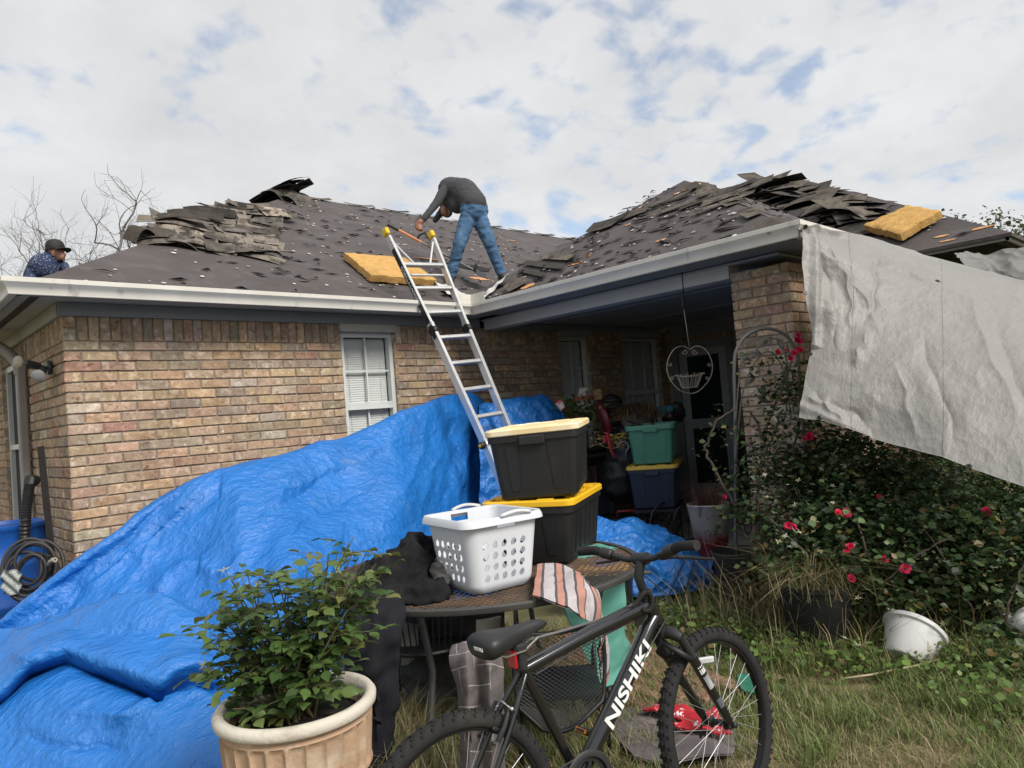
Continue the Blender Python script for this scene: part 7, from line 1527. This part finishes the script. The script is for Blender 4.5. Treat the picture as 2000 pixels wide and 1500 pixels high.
# climbing rose on the trellis
cl = thing('climbing_rose', 'climbing rose with pink blooms on the trellis by the brick pillar', 'rose bush', on(1480, 1180, 2, .0))
bush(cl, [(1500, 765, 5.35, .12), (1545, 730, 5.3, .13), (1470, 720, 5.35, .05), (1480, 705, 5.3, .06), (1555, 800, 5.25, .20), (1500, 850, 5.25, .17), (1530, 900, 5.15, .22), (1455, 930, 5.2, .14), (1400, 830, 5.35, .07), (1425, 790, 5.35, .05), (1385, 880, 5.35, .05), (1420, 850, 5.3, .06), (1450, 1000, 5.1, .16), (1560, 760, 5.2, .12), (1430, 925, 5.2, .07), (1500, 975, 5.0, .18), (1470, 870, 5.25, .07)], 400, .034, DK)
canes(cl, [((1480, 1095, 4.95), (1475, 1020, 5.1), (1480, 930, 5.2), (1500, 830, 5.3), (1548, 700, 5.3)), ((1478, 1090, 4.95), (1440, 1000, 5.2), (1388, 905, 5.35), (1375, 870, 5.35), (1400, 820, 5.35), (1440, 798, 5.35)), ((1485, 1080, 4.95), (1540, 960, 5.1), (1560, 830, 5.2), (1560, 690, 5.25)), ((1480, 930, 5.2), (1500, 870, 5.2), (1530, 800, 5.3)), ((1495, 860, 5.3), (1470, 810, 5.35), (1450, 800, 5.35))], .013)
for u, v, d, r in ((1558, 666, 5.22, .040), (1552, 690, 5.22, .038), (1563, 684, 5.22, .04), (1545, 700, 5.22, .03), (1519, 688, 5.25, .028), (1560, 655, 5.22, .03), (1536, 684, 5.25, .02), (1413, 971, 5.1, .028), (1580, 853, 5.0, .042), (1572, 858, 5.0, .03)): rose_bloom(at(u, v, d), r, cl)
# the big bush under the tarp
rb = thing('rose_bush', 'big dark rose bush with scattered red blooms below the silver tarp', 'rose bush', on(1700, 1200, 2, 0))
bush(rb, [(1600, 900, 5.1, .22), (1660, 880, 5.1, .25), (1720, 930, 5.0, .3), (1600, 970, 4.9, .26), (1660, 1000, 4.75, .28), (1560, 1040, 4.7, .22), (1620, 1060, 4.55, .24), (1700, 1060, 4.5, .26), (1760, 1020, 4.7, .3), (1730, 1120, 4.35, .18), (1640, 1110, 4.45, .18), (1800, 950, 5.0, .3), (1850, 1000, 4.8, .32), (1900, 960, 5.0, .32), (1960, 1000, 4.9, .32), (1830, 1090, 4.5, .25), (1900, 1080, 4.5, .28), (1970, 1100, 4.4, .28), (1990, 1180, 4.2, .2), (1910, 1160, 4.3, .2), (1810, 1150, 4.4, .15), (2060, 1080, 4.4, .3), (1560, 1110, 4.5, .14), (1690, 1150, 4.35, .12), (2040, 980, 5.0, .35), (1965, 1260, 3.85, .10), (1960, 1310, 3.7, .08), (1650, 920, 5.6, .32), (1750, 960, 5.6, .34), (1850, 930, 5.7, .36), (1950, 960, 5.7, .38), (1560, 930, 5.5, .25), (1600, 1010, 5.3, .3), (1700, 1050, 5.2, .32), (1820, 1050, 5.3, .34), (1940, 1060, 5.3, .36), (2030, 1120, 5.0, .3)], 780, .036, DK)
canes(rb, [((1640, 1200, 4.5), (1650, 1080, 4.6), (1600, 960, 4.9)), ((1660, 1200, 4.5), (1700, 1060, 4.6), (1720, 930, 5.0)), ((1810, 1100, 4.4), (1760, 1050, 4.5), (1730, 1020, 4.5)), ((1850, 1220, 4.4), (1880, 1080, 4.6), (1900, 960, 4.9)), ((1930, 1230, 4.3), (1960, 1100, 4.4), (1990, 1000, 4.7)), ((1680, 1190, 4.3), (1770, 1090, 4.2), (1860, 1050, 4.35)), ((1620, 1190, 4.4), (1570, 1080, 4.4), (1500, 1010, 4.6)), ((1900, 1190, 4.2), (1840, 1080, 4.3), (1780, 1000, 4.5)), ((1700, 1180, 4.3), (1690, 1060, 4.3), (1640, 960, 4.6)), ((1960, 1210, 4.1), (1990, 1120, 4.15), (2030, 1060, 4.3))], .009)
for u, v, d, r in ((1540, 1027, 4.42, .034), (1550, 1029, 4.42, .028), (1636, 1002, 4.40, .034), (1652, 1003, 4.40, .034), (1717, 972, 4.5, .034), (1660, 1068, 4.25, .034), (1768, 1111, 4.1, .044), (1663, 1130, 4.2, .032), (1726, 1093, 4.2, .026), (1592, 1025, 4.5, .018), (1925, 1001, 4.5, .036), (1654, 1074, 4.25, .02)): rose_bloom(at(u, v, d), r, rb)
lfs = LF()
for k in range(85):
    u, v = (random.uniform(1470, 1700), random.uniform(880, 1080)) if k < 45 else (random.uniform(1600, 2000), random.uniform(900, 1260))
    if v < 850 + (u - 1560) * .31: continue
    V, T, C_ = spent(at(u, v, np.interp(v, [850, 1000, 1130, 1260], [4.85, 4.42, 4.15, 3.75]) + random.uniform(0, .1)), .022, 5, ((.46, .45, .30), (.40, .34, .20), (.52, .50, .38))); lfs.add((np.array(V), np.array(T), C_))
lfs.build('spent_blooms', m_sep, rb, kind='stuff')
# trellis: arched grey metal with leaf shapes
tl_ = thing('trellis', 'grey metal arch trellis with leaf shapes before the brick pillar', 'trellis', on(1440, 1110, 2, 0)); m_tr = pm('grey_metal', (.16, .155, .15), rough=.5, metal=.4, var=.2, vs=20)
DT = 5.45
arch = [at(1437, 1050, DT), at(1437, 900, DT), at(1435, 780, DT), at(1434, 710, DT), at(1440, 680, DT), at(1458, 655, DT), at(1485, 643, DT), at(1510, 643, DT), at(1535, 655, DT), at(1552, 680, DT), at(1560, 720, DT), at(1566, 800, DT), at(1575, 930, DT), at(1585, 1060, DT)]
pts = catmull(np.array(arch)[:, None, :].repeat(2, 1), 70, 2)[:, 0]; pts = np.vstack([[pts[0] * A(1, 1, 0)], pts, [pts[-1] * A(1, 1, 0)]])
b = MB(); b.tube(pts, .013, 8); b.build('arch', m_tr, tl_, smooth=True)
b = MB(); vine = catmull(np.array([at(*q, DT - .01) for q in ((1437, 900), (1450, 770), (1480, 700), (1510, 690), (1535, 740), (1545, 820))])[:, None, :].repeat(2, 1), 40, 2)[:, 0]; b.tube(vine, .006, 6); vine = catmull(np.array([at(*q, DT - .01) for q in ((1436, 830), (1448, 710), (1470, 690), (1500, 660), (1530, 680), (1540, 760), (1530, 830))])[:, None, :].repeat(2, 1), 40, 2)[:, 0]; b.tube(vine, .006, 6); b.build('vines', m_tr, tl_, smooth=True)
for u, v, a, L in ((1492, 672, .6, .10), (1525, 672, -1.1, .11), (1452, 695, .3, .10), (1475, 690, -.2, .12), (1534, 735, -1.4, .12), (1466, 745, .7, .09), (1488, 765, -.7, .10), (1490, 780, 2.6, .11)):
    c = at(u, v, DT - .02); d = RIGHT * math.cos(a) + UP * math.sin(a); s_ = -RIGHT * math.sin(a) + UP * math.cos(a); b = MB(); b.slab([c - d * L / 2, c - d * L * .15 + s_ * L * .2, c + d * L * .2 + s_ * L * .17 - FWD * .01, c + d * L / 2, c + d * L * .2 - s_ * L * .17, c - d * L * .15 - s_ * L * .2], FWD * .002); b.build('metal_leaf', m_tr, tl_)
# pots
def vessel(name, label, c, prof_, mat, cat='pot', R=None, n=48, org=None, fn=None, soil=None):
    t = thing(name, label, cat, c); b = MB(); b.lathe(prof_, n, c, R, fn=fn); b.build('body', mat, t, smooth=45)
    if soil: b = MB(); b.lathe([(0, soil[1]), (soil[0], soil[1] - .01)], 24, c, R); b.build('soil', m_soil, t, smooth=True)
    return t
m_rib = pm('dark_ribbed_plastic', (.022, .021, .021), rough=.65, var=.25, vs=8, bump=.8, bs=14, aniso=(1, 1, 14))
c = on(1452, 1192, 2, 0.0); vessel('ribbed_pot', 'dark ribbed plastic pot with a woody rose stem', c, [(.0, 0), (.115, 0), (.125, .02), (.185, .40), (.192, .41), (.195, .43), (.186, .435), (.178, .42), (.165, .36), (0, .355)], m_rib, soil=(.166, .362))
b = MB(); 
for k in range(5): b.tube([at(1475 + k * 5, 1095, 4.98), at(1470 + k * 7, 1060, 5.0), at(1474 + k * 6, 1015, 5.02), at(1470 + k * 12, 985, 5.05)], [.022, .018, .013, .009], 7)
b.build('rose_stump', m_cane, smooth=True, label='gnarled woody rose stump growing from the dark ribbed pot', cat='plant')
c = on(1603, 1262, 2, 0.0); bp_ = vessel('nursery_pot', 'black nursery pot overgrown with dry straw grass', c, [(.0, 0), (.165, 0), (.17, .02), (.215, .36), (.225, .365), (.225, .39), (.21, .392), (.2, .35), (0, .34)], pm('black_pot', (.009, .009, .010), rough=.55, var=.2), soil=(.2, .345))
V1 = blades(c + A(0, 0, .33) + np.c_[rng.normal(0, .11, (520, 2)), np.zeros(520)], .2, .52, 1.3, .0026, STRAW + [(.12, .13, .05), (.09, .11, .04)], 1.6); V2 = V1[0].reshape(-1, 5, 3); V2[:, 4, 2] -= .22 * rng.uniform(0, 1, len(V2)); fast_mesh('straw_grass', V2.reshape(-1, 3), V1[1], m_grass, cols=V1[2], kind='stuff', label='tuft of dry straw grass spilling from the black nursery pot')
m_redw = pm('red_white_glaze', (.14, .010, .018), rough=.25, var=.2, vs=6, coat=.4)
def glaze(m):
    n, l, b_ = nodes_of(m); t = n.new('ShaderNodeTexCoord'); sp = n.new('ShaderNodeSeparateXYZ'); l.new(t.outputs['Object'], sp.inputs[0]); nz = n.new('ShaderNodeTexNoise'); nz.inputs['Scale'].default_value = 9; l.new(t.outputs['Object'], nz.inputs['Vector'])
    ad = n.new('ShaderNodeMath'); ad.operation = 'MULTIPLY_ADD'; l.new(nz.outputs['Fac'], ad.inputs[0]); ad.inputs[1].default_value = .18; l.new(sp.outputs[2], ad.inputs[2]); mr = n.new('ShaderNodeMapRange'); l.new(ad.outputs[0], mr.inputs['Value']); mr.inputs['From Min'].default_value = .40; mr.inputs['From Max'].default_value = .54
    mx = n.new('ShaderNodeMixRGB'); l.new(mr.outputs[0], mx.inputs[0]); src = b_.inputs['Base Color'].links[0].from_socket; l.new(src, mx.inputs[1]); mx.inputs[2].default_value = (.27, .255, .25, 1); l.new(mx.outputs[0], b_.inputs['Base Color'])
glaze(m_redw)
c = at(1392, 1085, 6.2); c[2] = .03
vessel('glazed_pot', 'tall pot glazed white fading to dark red at the porch edge', c, [(.0, 0), (.10, 0), (.105, .02), (.135, .25), (.172, .56), (.180, .60), (.186, .62), (.178, .63), (.166, .61), (.155, .55), (0, .54)], m_redw, soil=(.155, .55), fn=lambda r, z, a, i: r * (1 + .012 * math.cos(a * 10)))
V1 = blades(c + A(0, 0, .54) + np.c_[rng.normal(0, .06, (420, 2)), np.zeros(420)], .18, .40, .9, .0022, [(.14, .060, .040), (.19, .085, .055), (.10, .045, .032), (.23, .13, .09)], .8); fast_mesh('sedge_grass', V1[0], V1[1], m_grass, cols=V1[2], kind='stuff', label='spiky red-brown sedge growing in the red and white pot')
m_wpot = pm('white_plastic_pot', (.62, .61, .59), rough=.5, var=.1, vs=6, col2=(.40, .38, .34), c2s=6, c2lo=.55, c2hi=.8)
wc = at(1764, 1283, 4.0); wax = unit(RIGHT * .72 + A(0, 0, 1) * .80 + FWD * A(1, 1, 0) * .55); wc[2] = .02
vessel('white_pot', 'empty white plastic pot tipped over on the weedy lawn', wc, [(.0, 0), (.105, 0), (.115, .01), (.145, .17), (.150, .19), (.165, .195), (.168, .215), (.160, .222), (.148, .215), (.140, .17), (.105, .015), (0, .012)], m_wpot, R=frame(wax))
wp = MB(); wp.tube([at(1938, 1183, 4.35), at(1958, 1200, 4.2), at(1985, 1222, 4.1), at(2010, 1235, 4.05)], [.022, .040, .045, .042], 10); wp.tube([at(1985, 1228, 4.05), at(2003, 1205, 4.05), at(2025, 1190, 4.05)], [.045, .05, .04], 10); wp.build('white_pipe', m_wpot, smooth=True, label='broken white plastic pipe lying in the grass at the right edge', cat='pipe')
b = MB(); P = [on(1650, 1325, 2, .03), on(1700, 1318, 2, .04), on(1740, 1310, 2, .04), on(1790, 1300, 2, .05), on(1835, 1288, 2, .05)]; b.tube(P, .006, 6); b.build('dry_stick', pm('pale_straw', (.42, .36, .22), rough=.9, var=.2, vs=20), smooth=True, label='pale dry stick lying in the grass before the tipped pot', cat='stick')
# mat, red shirt, green cloth behind the front wheel
def flat_cloth(name, uvs, mat, label, cat, amps, h=.02, n=60, seed=1):
    C = np.array([[on(u, v, 2, h) for u, v in r] for r in uvs]); P = catmull(C, n, n); P = crease(P, amps, seed, False); P[..., 2] = np.maximum(P[..., 2], .012); return sheet(name, P, mat, .008, label=label, cat=cat)
flat_cloth('grey_mat', [[(1205, 1378), (1280, 1372), (1360, 1385), (1425, 1395)], [(1195, 1410), (1280, 1412), (1365, 1420), (1432, 1428)], [(1215, 1450), (1290, 1458), (1370, 1462), (1435, 1458)], [(1240, 1478), (1300, 1488), (1375, 1480), (1430, 1470)]], terry('grey_mauve_mat', (.205, .175, .175), var=.2, vs=6), 'greyish mauve mat crumpled on the grass behind the front wheel', 'mat', [(.03, 4), (.012, 11)], .035)
m_rsh = pm('red_print_cotton', (.42, .012, .022), rough=.85, var=.15, vs=8, bump=.3, bs=120, col2=(.70, .68, .70), c2s=24, c2lo=.60, c2hi=.63)
cl1 = flat_cloth('red_shirt', [[(1255, 1378), (1300, 1368), (1350, 1378), (1400, 1388)], [(1262, 1385), (1305, 1382), (1355, 1395), (1410, 1408)], [(1330, 1400), (1350, 1402), (1375, 1412), (1425, 1425)], [(1310, 1405), (1340, 1418), (1385, 1425), (1428, 1432)]], m_rsh, 'red shirt with white print lying on the grey mat', 'shirt', [(.03, 9), (.012, 20)], .075, 44, 7)
flat_cloth('green_cloth', [[(1440, 1318), (1462, 1314), (1485, 1322)], [(1442, 1332), (1465, 1330), (1490, 1338)], [(1448, 1345), (1470, 1350), (1495, 1355)]], terry('green_cloth', (.05, .22, .15), var=.2), 'scrap of green cloth on the lawn seen through the front wheel', 'cloth', [(.02, 9)], .04, 24)
# ================================================================== PORCH CLUTTER
m_grn = pm('green_tote', (.055, .21, .145), rough=.5, var=.10, vs=4, bump=.08, bs=100)
m_nvy = pm('navy_tote', (.010, .018, .040), rough=.5, var=.15, vs=5)
m_lidD = pm('dull_yellow_lid', (.62, .40, .06), rough=.5, var=.08)
cn = at(1287, 985, 7.35); fz_ = unit(A(FWD[0], FWD[1], 0)); ang_n = math.radians(30)
zb = 1.55 - (986 - 785) / FPX * 7.2
cart = thing('garden_cart', 'black spoked-wheel garden cart holding the navy bin on the porch', 'cart', A(cn[0], cn[1], .11))
b = MB(); b.box(A(cn[0], cn[1], zb - .03), (.62, .44, .04), rotz(ang_n), bev=.006); b.build('tray', m_iron2, cart)
for dx_, dy_ in ((-.27, -.18), (.27, -.18), (-.27, .18), (.27, .18)):
    p = A(cn[0], cn[1], 0) + rotz(ang_n) @ A(dx_, dy_, 0); b = MB(); b.tube([p + A(0, 0, zb - .04), p + A(0, 0, .12)], .012, 7); b.build('leg', m_iron2, cart)
for u_ in (1300, 1345):
    wc_ = at(u_, 1018, 7.0); R = frame(unit(-FWD + RIGHT * .5)); wz = R
    b = MB(); b.lathe([(.17, -.008), (.185, -.008), (.19, 0), (.185, .008), (.17, .008)], 32, wc_, R, closed=True)
    for k in range(8): a = k * .785; b.tube([wc_, wc_ + R @ A(.175 * math.cos(a), .175 * math.sin(a), 0)], .004, 5, cap=False)
    b.build('wheel', m_iron2, cart, smooth=40)
tote(A(cn[0], cn[1], zb), ang_n, 'navy blue bin with a yellow lid under the green one on the porch', m_nvy, m_lidD, L=.80, W=.50, H=.42, group='storage totes')
gt = tote(A(cn[0], cn[1], zb + .425) + A(-.02, -.02, 0), ang_n + .03, 'open green bin stacked on the navy one on the porch', m_grn, None, L=.74, W=.47, H=.38, group='storage totes')
b = MB(); b.tube([at(1235, 800, 7.6), at(1290, 838, 7.3)], .012, 6); b.tube([at(1225, 822, 7.6), at(1268, 836, 7.3)], .010, 6); b.build('black_rods', m_blk, label='pair of black rods sticking out of the green bin', cat='rods')
# toolbox with red latches
tbx = thing('toolbox', 'black toolbox with a red handle and red latches on the porch floor', 'toolbox', A(*at(1228, 1045, 7.7)[:2], .11)); c = at(1228, 1022, 7.7); ta = math.radians(-40); R = rotz(ta)
c[2] = .24
b = MB(R, c); b.box((0, 0, -.03), (.50, .24, .18), bev=.015); b.build('body', m_blk, tbx)
b = MB(R, c); b.box((0, 0, .10), (.51, .25, .07), bev=.02); b.build('lid', m_blk, tbx)
m_rplas = pm('red_plastic', (.28, .018, .024), rough=.45, var=.1)
b = MB(R, c); b.tube([(-.11, 0, .13), (-.11, 0, .19), (.11, 0, .19), (.11, 0, .13)], .014, 8); b.build('handle', m_rplas, tbx, smooth=True)
for s_ in (-.13, .13): b = MB(R, c); b.box((s_, -.128, .05), (.05, .02, .09), bev=.006); b.build('latch', m_rplas, tbx)
# dark tool chest with drawers
tcst = thing('tool_chest', 'black tool chest with drawers in the dark of the porch', 'tool chest', A(*at(1150, 1000, 8.3)[:2], .11)); c = at(1150, 955, 8.3); R = rotz(math.radians(-40)); c[2] = 0
b = MB(R, c); b.box((0, 0, .46), (.62, .42, .70), bev=.01); b.build('body', m_blk, tcst)
for k in range(5): b = MB(R, c); b.box((0, -.212, .20 + k * .125), (.56, .012, .11), bev=.003); dd_ = b.build('drawer', m_blk, tcst); b = MB(R, c); b.box((0, -.222, .245 + k * .125), (.4, .012, .012)); b.build('pull', m_iron, dd_)
# tangled cords on top
cc = at(1192, 862, 7.3); b = MB()
for k in range(9):
    ph = random.uniform(0, 6); ax_, ay_ = random.uniform(.10, .22), random.uniform(.06, .12); th0 = random.uniform(0, 3)
    b.tube([cc + RIGHT * (ax_ * math.cos(t) * math.cos(th0) - ay_ * math.sin(t) * math.sin(th0)) + FWD * (ay_ * math.sin(t) * 1.2) + UP * (.03 * math.sin(t * 2 + ph) + .012 * k - .04) for t in np.linspace(0, 6.0, 26)], .007, 6)
b.build('extension_cord', pm('yellow_cord', (.38, .26, .03), rough=.5, var=.35, vs=12, col2=(.015, .015, .015), c2s=14, c2lo=.48, c2hi=.52), smooth=True, label='tangle of yellow and black extension cords on the tool chest', cat='cord')
b = MB(); P = [at(1186, 843, 7.1), at(1190, 860, 7.1), at(1194, 880, 7.08), at(1200, 893, 7.08)]; b.tube(P, [.022, .026, .02, .012], 8, sx=.6); b.box(at(1182, 858, 7.1), (.06, .03, .08), bev=.01); b.build('red_clamp', m_rplas, smooth=40, label='red hand clamp hanging below the cords', cat='clamp')
b = MB(); P = [at(1218 - 10 * math.cos(t), 872 - 9 * math.sin(t), 7.05) for t in np.linspace(-.5, 4.2, 14)] + [at(1222, 900, 7.05)]; b.tube(P, .010, 7); b.build('grey_hook', pm('blue_grey_metal', (.12, .13, .16), rough=.4, metal=.5), smooth=True, label='blue-grey metal hook beside the red clamp', cat='hook')
# plants and pots along the back wall, standing on a dark bench
bn = thing('bench', 'dark wooden bench along the shaded porch wall', 'bench', A(7.2, 6.0, .11)); b = MB(); b.box((7.2, 5.95, 1.02), (2.2, .45, .05), bev=.006); b.build('seat', m_blk, bn)
for x in (6.2, 8.2):
    for y in (5.78, 6.12): b = MB(); b.box((x, y, .55), (.06, .06, .9)); b.build('leg', m_blk, bn)
lp = thing('potted_plant', 'small leafy plant in a clay pot at the left of the porch bench', 'plant', on(1130, 870, 2, 1.05)); bb = at(1130, 808, 8.1); lfp = LF(); lfp.add(leaf_tris(bb + rng.normal(0, 1, (420, 3)) * A(.14, .14, .09), .05, LG, .2, 1.3)); lfp.build('foliage', m_leaf, lp, kind='stuff')
b = MB(); b.lathe([(0, -.12), (.07, -.12), (.095, .06), (.10, .07), (0, .06)], 20, bb - A(0, 0, .10)); b.build('clay_pot', pm('clay', (.30, .15, .09), rough=.9), lp, smooth=40)
wp_ = at(1141, 788, 8.35); st_p = thing('striped_planter', 'pale planter with an orange band and a mug on top by the porch window', 'planter', wp_ - A(0, 0, .14)); b = MB(); b.lathe([(0, -.14), (.09, -.14), (.115, .06), (0, .06)], 24, wp_); b.build('body', m_wpot, st_p, smooth=40); b = MB(); b.lathe([(.113, .03), (.122, .03), (.126, .085), (.115, .085), (.1, .07), (0, .07)], 24, wp_); b.build('band', pm('orange_band', (.34, .10, .05), rough=.7), st_p, smooth=40)
b = MB(); mg = wp_ + A(0, 0, .125); R = rotx(.5) @ rotz(.4); b.lathe([(0, -.045), (.05, -.045), (.058, .045), (.052, .045), (.046, -.035), (0, -.035)], 20, mg, R); b.tube([mg + R @ A(-.055 - .028 * math.sin(t), 0, .028 * math.cos(t)) for t in np.linspace(0, 3.14, 9)], .007, 6); b.build('mug', m_wpot, smooth=40, label='pale mug lying on the orange-banded planter', cat='mug')
cup = MB(); cq = at(1096, 793, 7.6); cup.lathe([(0, -.05), (.03, -.05), (.045, .05), (.04, .05), (0, -.03)], 16, cq, rotx(-.6)); cup.build('paper_cup', pm('red_white_cup', (.55, .5, .48), rough=.5, col2=(.5, .03, .05), c2s=8, c2lo=.48, c2hi=.5), smooth=40, label='red and white paper cup by the end of the blue tarp', cat='cup')
b = MB(); b.box(at(1171, 770, 8.35), (.13, .10, .12), rotz(.3), bev=.003); b.build('cardboard_box', pm('cardboard', (.30, .19, .10), rough=.9, var=.1), label='small cardboard box next to the striped planter', cat='box')
b = MB(); P = [at(1168, 790, 7.9), at(1180, 812, 7.85), at(1190, 845, 7.8)]; b.tube(P, [.05, .06, .045], 10, sx=.5); b.build('red_container', pm('deep_red_plastic', (.13, .008, .014), rough=.4, var=.15), smooth=True, label='deep red plastic container leaning on the porch', cat='container')
b = MB(); cc = at(1200, 822, 7.9); b.tube([cc + RIGHT * .09 * math.cos(t) + FWD * .09 * math.sin(t) + A(0, 0, .012 * t - .28) for t in np.linspace(0, 44, 220)], .009, 5); b.build('coil_spring', m_blk, smooth=True, label='tall black coil standing between the red container and dry plant', cat='coil')
dp_ = thing('dry_plant', 'planter of dry brown stalks on the porch bench', 'plant', at(1245, 828, 7.9)); pb_ = at(1245, 818, 7.9); b = MB(); b.lathe([(0, -.10), (.14, -.10), (.19, .04), (.20, .05), (0, .04)], 24, pb_, fn=lambda r, z, a, i: r * (1 + .2 * math.cos(a) ** 2)); b.build('bowl', pm('dull_brown_bowl', (.16, .13, .10), rough=.8), dp_, smooth=40)
V1 = blades(pb_ + np.c_[rng.normal(0, .13, (520, 2)), np.zeros(520)], .12, .30, .9, .005, [(.20, .115, .055), (.26, .16, .08), (.15, .085, .045)], 1.0); fast_mesh('dry_stalks', V1[0], V1[1], m_grass, dp_, cols=V1[2], kind='stuff')
b = MB(); b.box(at(1297, 803, 8.2), (.17, .12, .12), rotz(-.6), bev=.003); b.build('blue_box', pm('cyan_box', (.03, .22, .32), rough=.5, var=.15), label='bright blue cardboard box on the porch behind the green bin', cat='box')
lump('black_bag', [(at(1322, 805, 8.25), (.10, .10, .13), 0), (at(1310, 815, 8.2), (.12, .1, .08), 0)], m_blk, 'black bag slumped beside the blue box', 'bag', vox=.02)
lump('dark_bundle', [(at(1195, 790, 8.3), (.14, .12, .12), 0), (at(1180, 800, 8.3), (.12, .1, .08), 0)], m_blk, 'dark bundle on the bench below the porch window', 'bundle', vox=.02)
# hanging wire basket shaped like a heart
m_wire = pm('rusty_cream_wire', (.30, .26, .21), rough=.6, metal=.3, var=.25, vs=20)
DH = 6.3
hb_ = thing('hanging_basket', 'heart-shaped wire basket hanging from the porch ceiling', 'hanging basket', at(1347, 770, DH))
def hp(u, v, d=0): return at(u, v, DH + d)
def spl(P, n=30): return catmull(np.array(P)[:, None, :].repeat(2, 1), n, 2)[:, 0]
for dz_ in (-.05, .05):
    for sg_ in (-1, 1):
        b = MB(); b.tube(spl([hp(1347, 683, 0), hp(1347 + sg_ * 14, 676, dz_ * .3), hp(1347 + sg_ * 32, 684, dz_), hp(1347 + sg_ * 44, 710, dz_), hp(1347 + sg_ * 40, 738, dz_), hp(1347 + sg_ * 20, 762, dz_ * .5), hp(1350, 769, 0)]), .0045, 6); b.build('heart_wire', m_wire, hb_, smooth=True)
for sg_ in (-1, 1):
    for (u, v, r) in ((9, 687, 6), (38, 712, 4), (34, 738, 4)):
        b = MB(); b.tube([hp(1347 + sg_ * u + r * math.cos(t) * (1 - t / 9) * sg_, v + r * math.sin(t) * (1 - t / 9), -.03) for t in np.linspace(0, 7.5, 26)], .0035, 5); b.build('scroll', m_wire, hb_, smooth=True)
b = MB()
for v_, r in ((735, .105), (757, .065)): b.tube([hp(1347, v_) + A(r * math.cos(t), r * math.sin(t), 0) for t in np.linspace(0, 2 * math.pi, 28, endpoint=False)], .004, 5, closed=True)
for k in range(14):
    t = k * 2 * math.pi / 14; d = A(math.cos(t), math.sin(t), 0); b.tube([hp(1347, 757) + d * .065, hp(1347, 745) + d * .085, hp(1347, 733) + d * .105, hp(1347, 730) + d * .12, hp(1347, 733) + d * .13], .003, 5, cap=False)
b.build('bowl_wires', m_wire, hb_, smooth=True)
b = MB(); b.tube([hp(1347, 683), hp(1341, 640), hp(1335, 600)], .004, 6); b.build('hanger_cord', m_wire, hb_, smooth=True)
top_ = hp(1334, 556); b = MB(); b.lathe([(.004, 0), (.012, .03), (.014, .10), (.006, .14), (.004, .16)], 10, hp(1335, 605)); b.tube([hp(1335, 575), top_, A(top_[0], top_[1], ZF - .03)], .005, 6); b.build('swivel_hook', m_iron2, hb_, smooth=True)

# stored things added to darken the end of the porch
lump('grill_shaped_filler', [(at(1232, 880, 8.1), (.34, .26, .42), .4), (at(1240, 830, 8.15), (.28, .22, .25), .4), (at(1215, 930, 8.0), (.30, .25, .30), .4)], m_blk, 'black lump shaped as a covered barbecue, added to darken the porch', 'grill', vox=.03, amp=.05, sc=5)
sh = thing('added_wire_shelf', 'black wire shelf with dark boxes added to darken the porch wall', 'shelf', on(1130, 1000, 2, .11)); sc0 = at(1128, 900, 8.0)
for k in range(3):
    b = MB(); b.box(A(sc0[0], sc0[1], .35 + k * .33), (.75, .40, .02)); b.build('shelf_board', m_iron2, sh)
for dx_, dy_ in ((-.36, -.18), (.36, -.18), (-.36, .18), (.36, .18)): b = MB(); b.tube([A(sc0[0] + dx_, sc0[1] + dy_, .11), A(sc0[0] + dx_, sc0[1] + dy_, 1.12)], .012, 7); b.build('post', m_iron2, sh)
for k, (dx_, z_, w_, h_, colr) in enumerate(((-.2, .365, .3, .2, (.05, .045, .04)), (.17, .365, .32, .24, (.03, .04, .055)), (-.15, .695, .36, .18, (.07, .05, .03)), (.2, .695, .26, .22, (.04, .02, .02)))):
    b = MB(); b.box(A(sc0[0] + dx_, sc0[1], z_ + h_ / 2), (w_, .3, h_), rotz(.05 * k), bev=.006); b.build('added_storage_box', pm('dark_box_%d' % k, colr, rough=.6, var=.2), label=('brown-black box on the lower shelf, left', 'dark blue box on the lower shelf, right', 'dull brown box on the upper shelf, left', 'dark maroon box on the upper shelf, right')[k] + ' of the added porch shelf', cat='box', group='boxes on the added porch shelf')
sk = thing('added_stacked_chair', 'black folded chairs added to darken the space by the porch door', 'chair', A(8.95, 5.0, .11))
for k in range(3):
    for y_ in (-.2, .2): b = MB(); b.tube([A(8.85 + k * .07, 5.0 + y_, .12), A(9.05 + k * .07, 5.0 + y_, 1.0)], .012, 7); b.build('frame_tube', m_iron2, sk)
    b = MB(); b.box(A(9.0 + k * .07, 5.0, .82), (.02, .40, .26), roty(.2), bev=.008); b.build('back_panel', m_blk, sk)
    b = MB(); b.box(A(8.93 + k * .07, 5.0, .45), (.03, .40, .36), roty(.2), bev=.008); b.build('seat_panel', m_blk, sk)
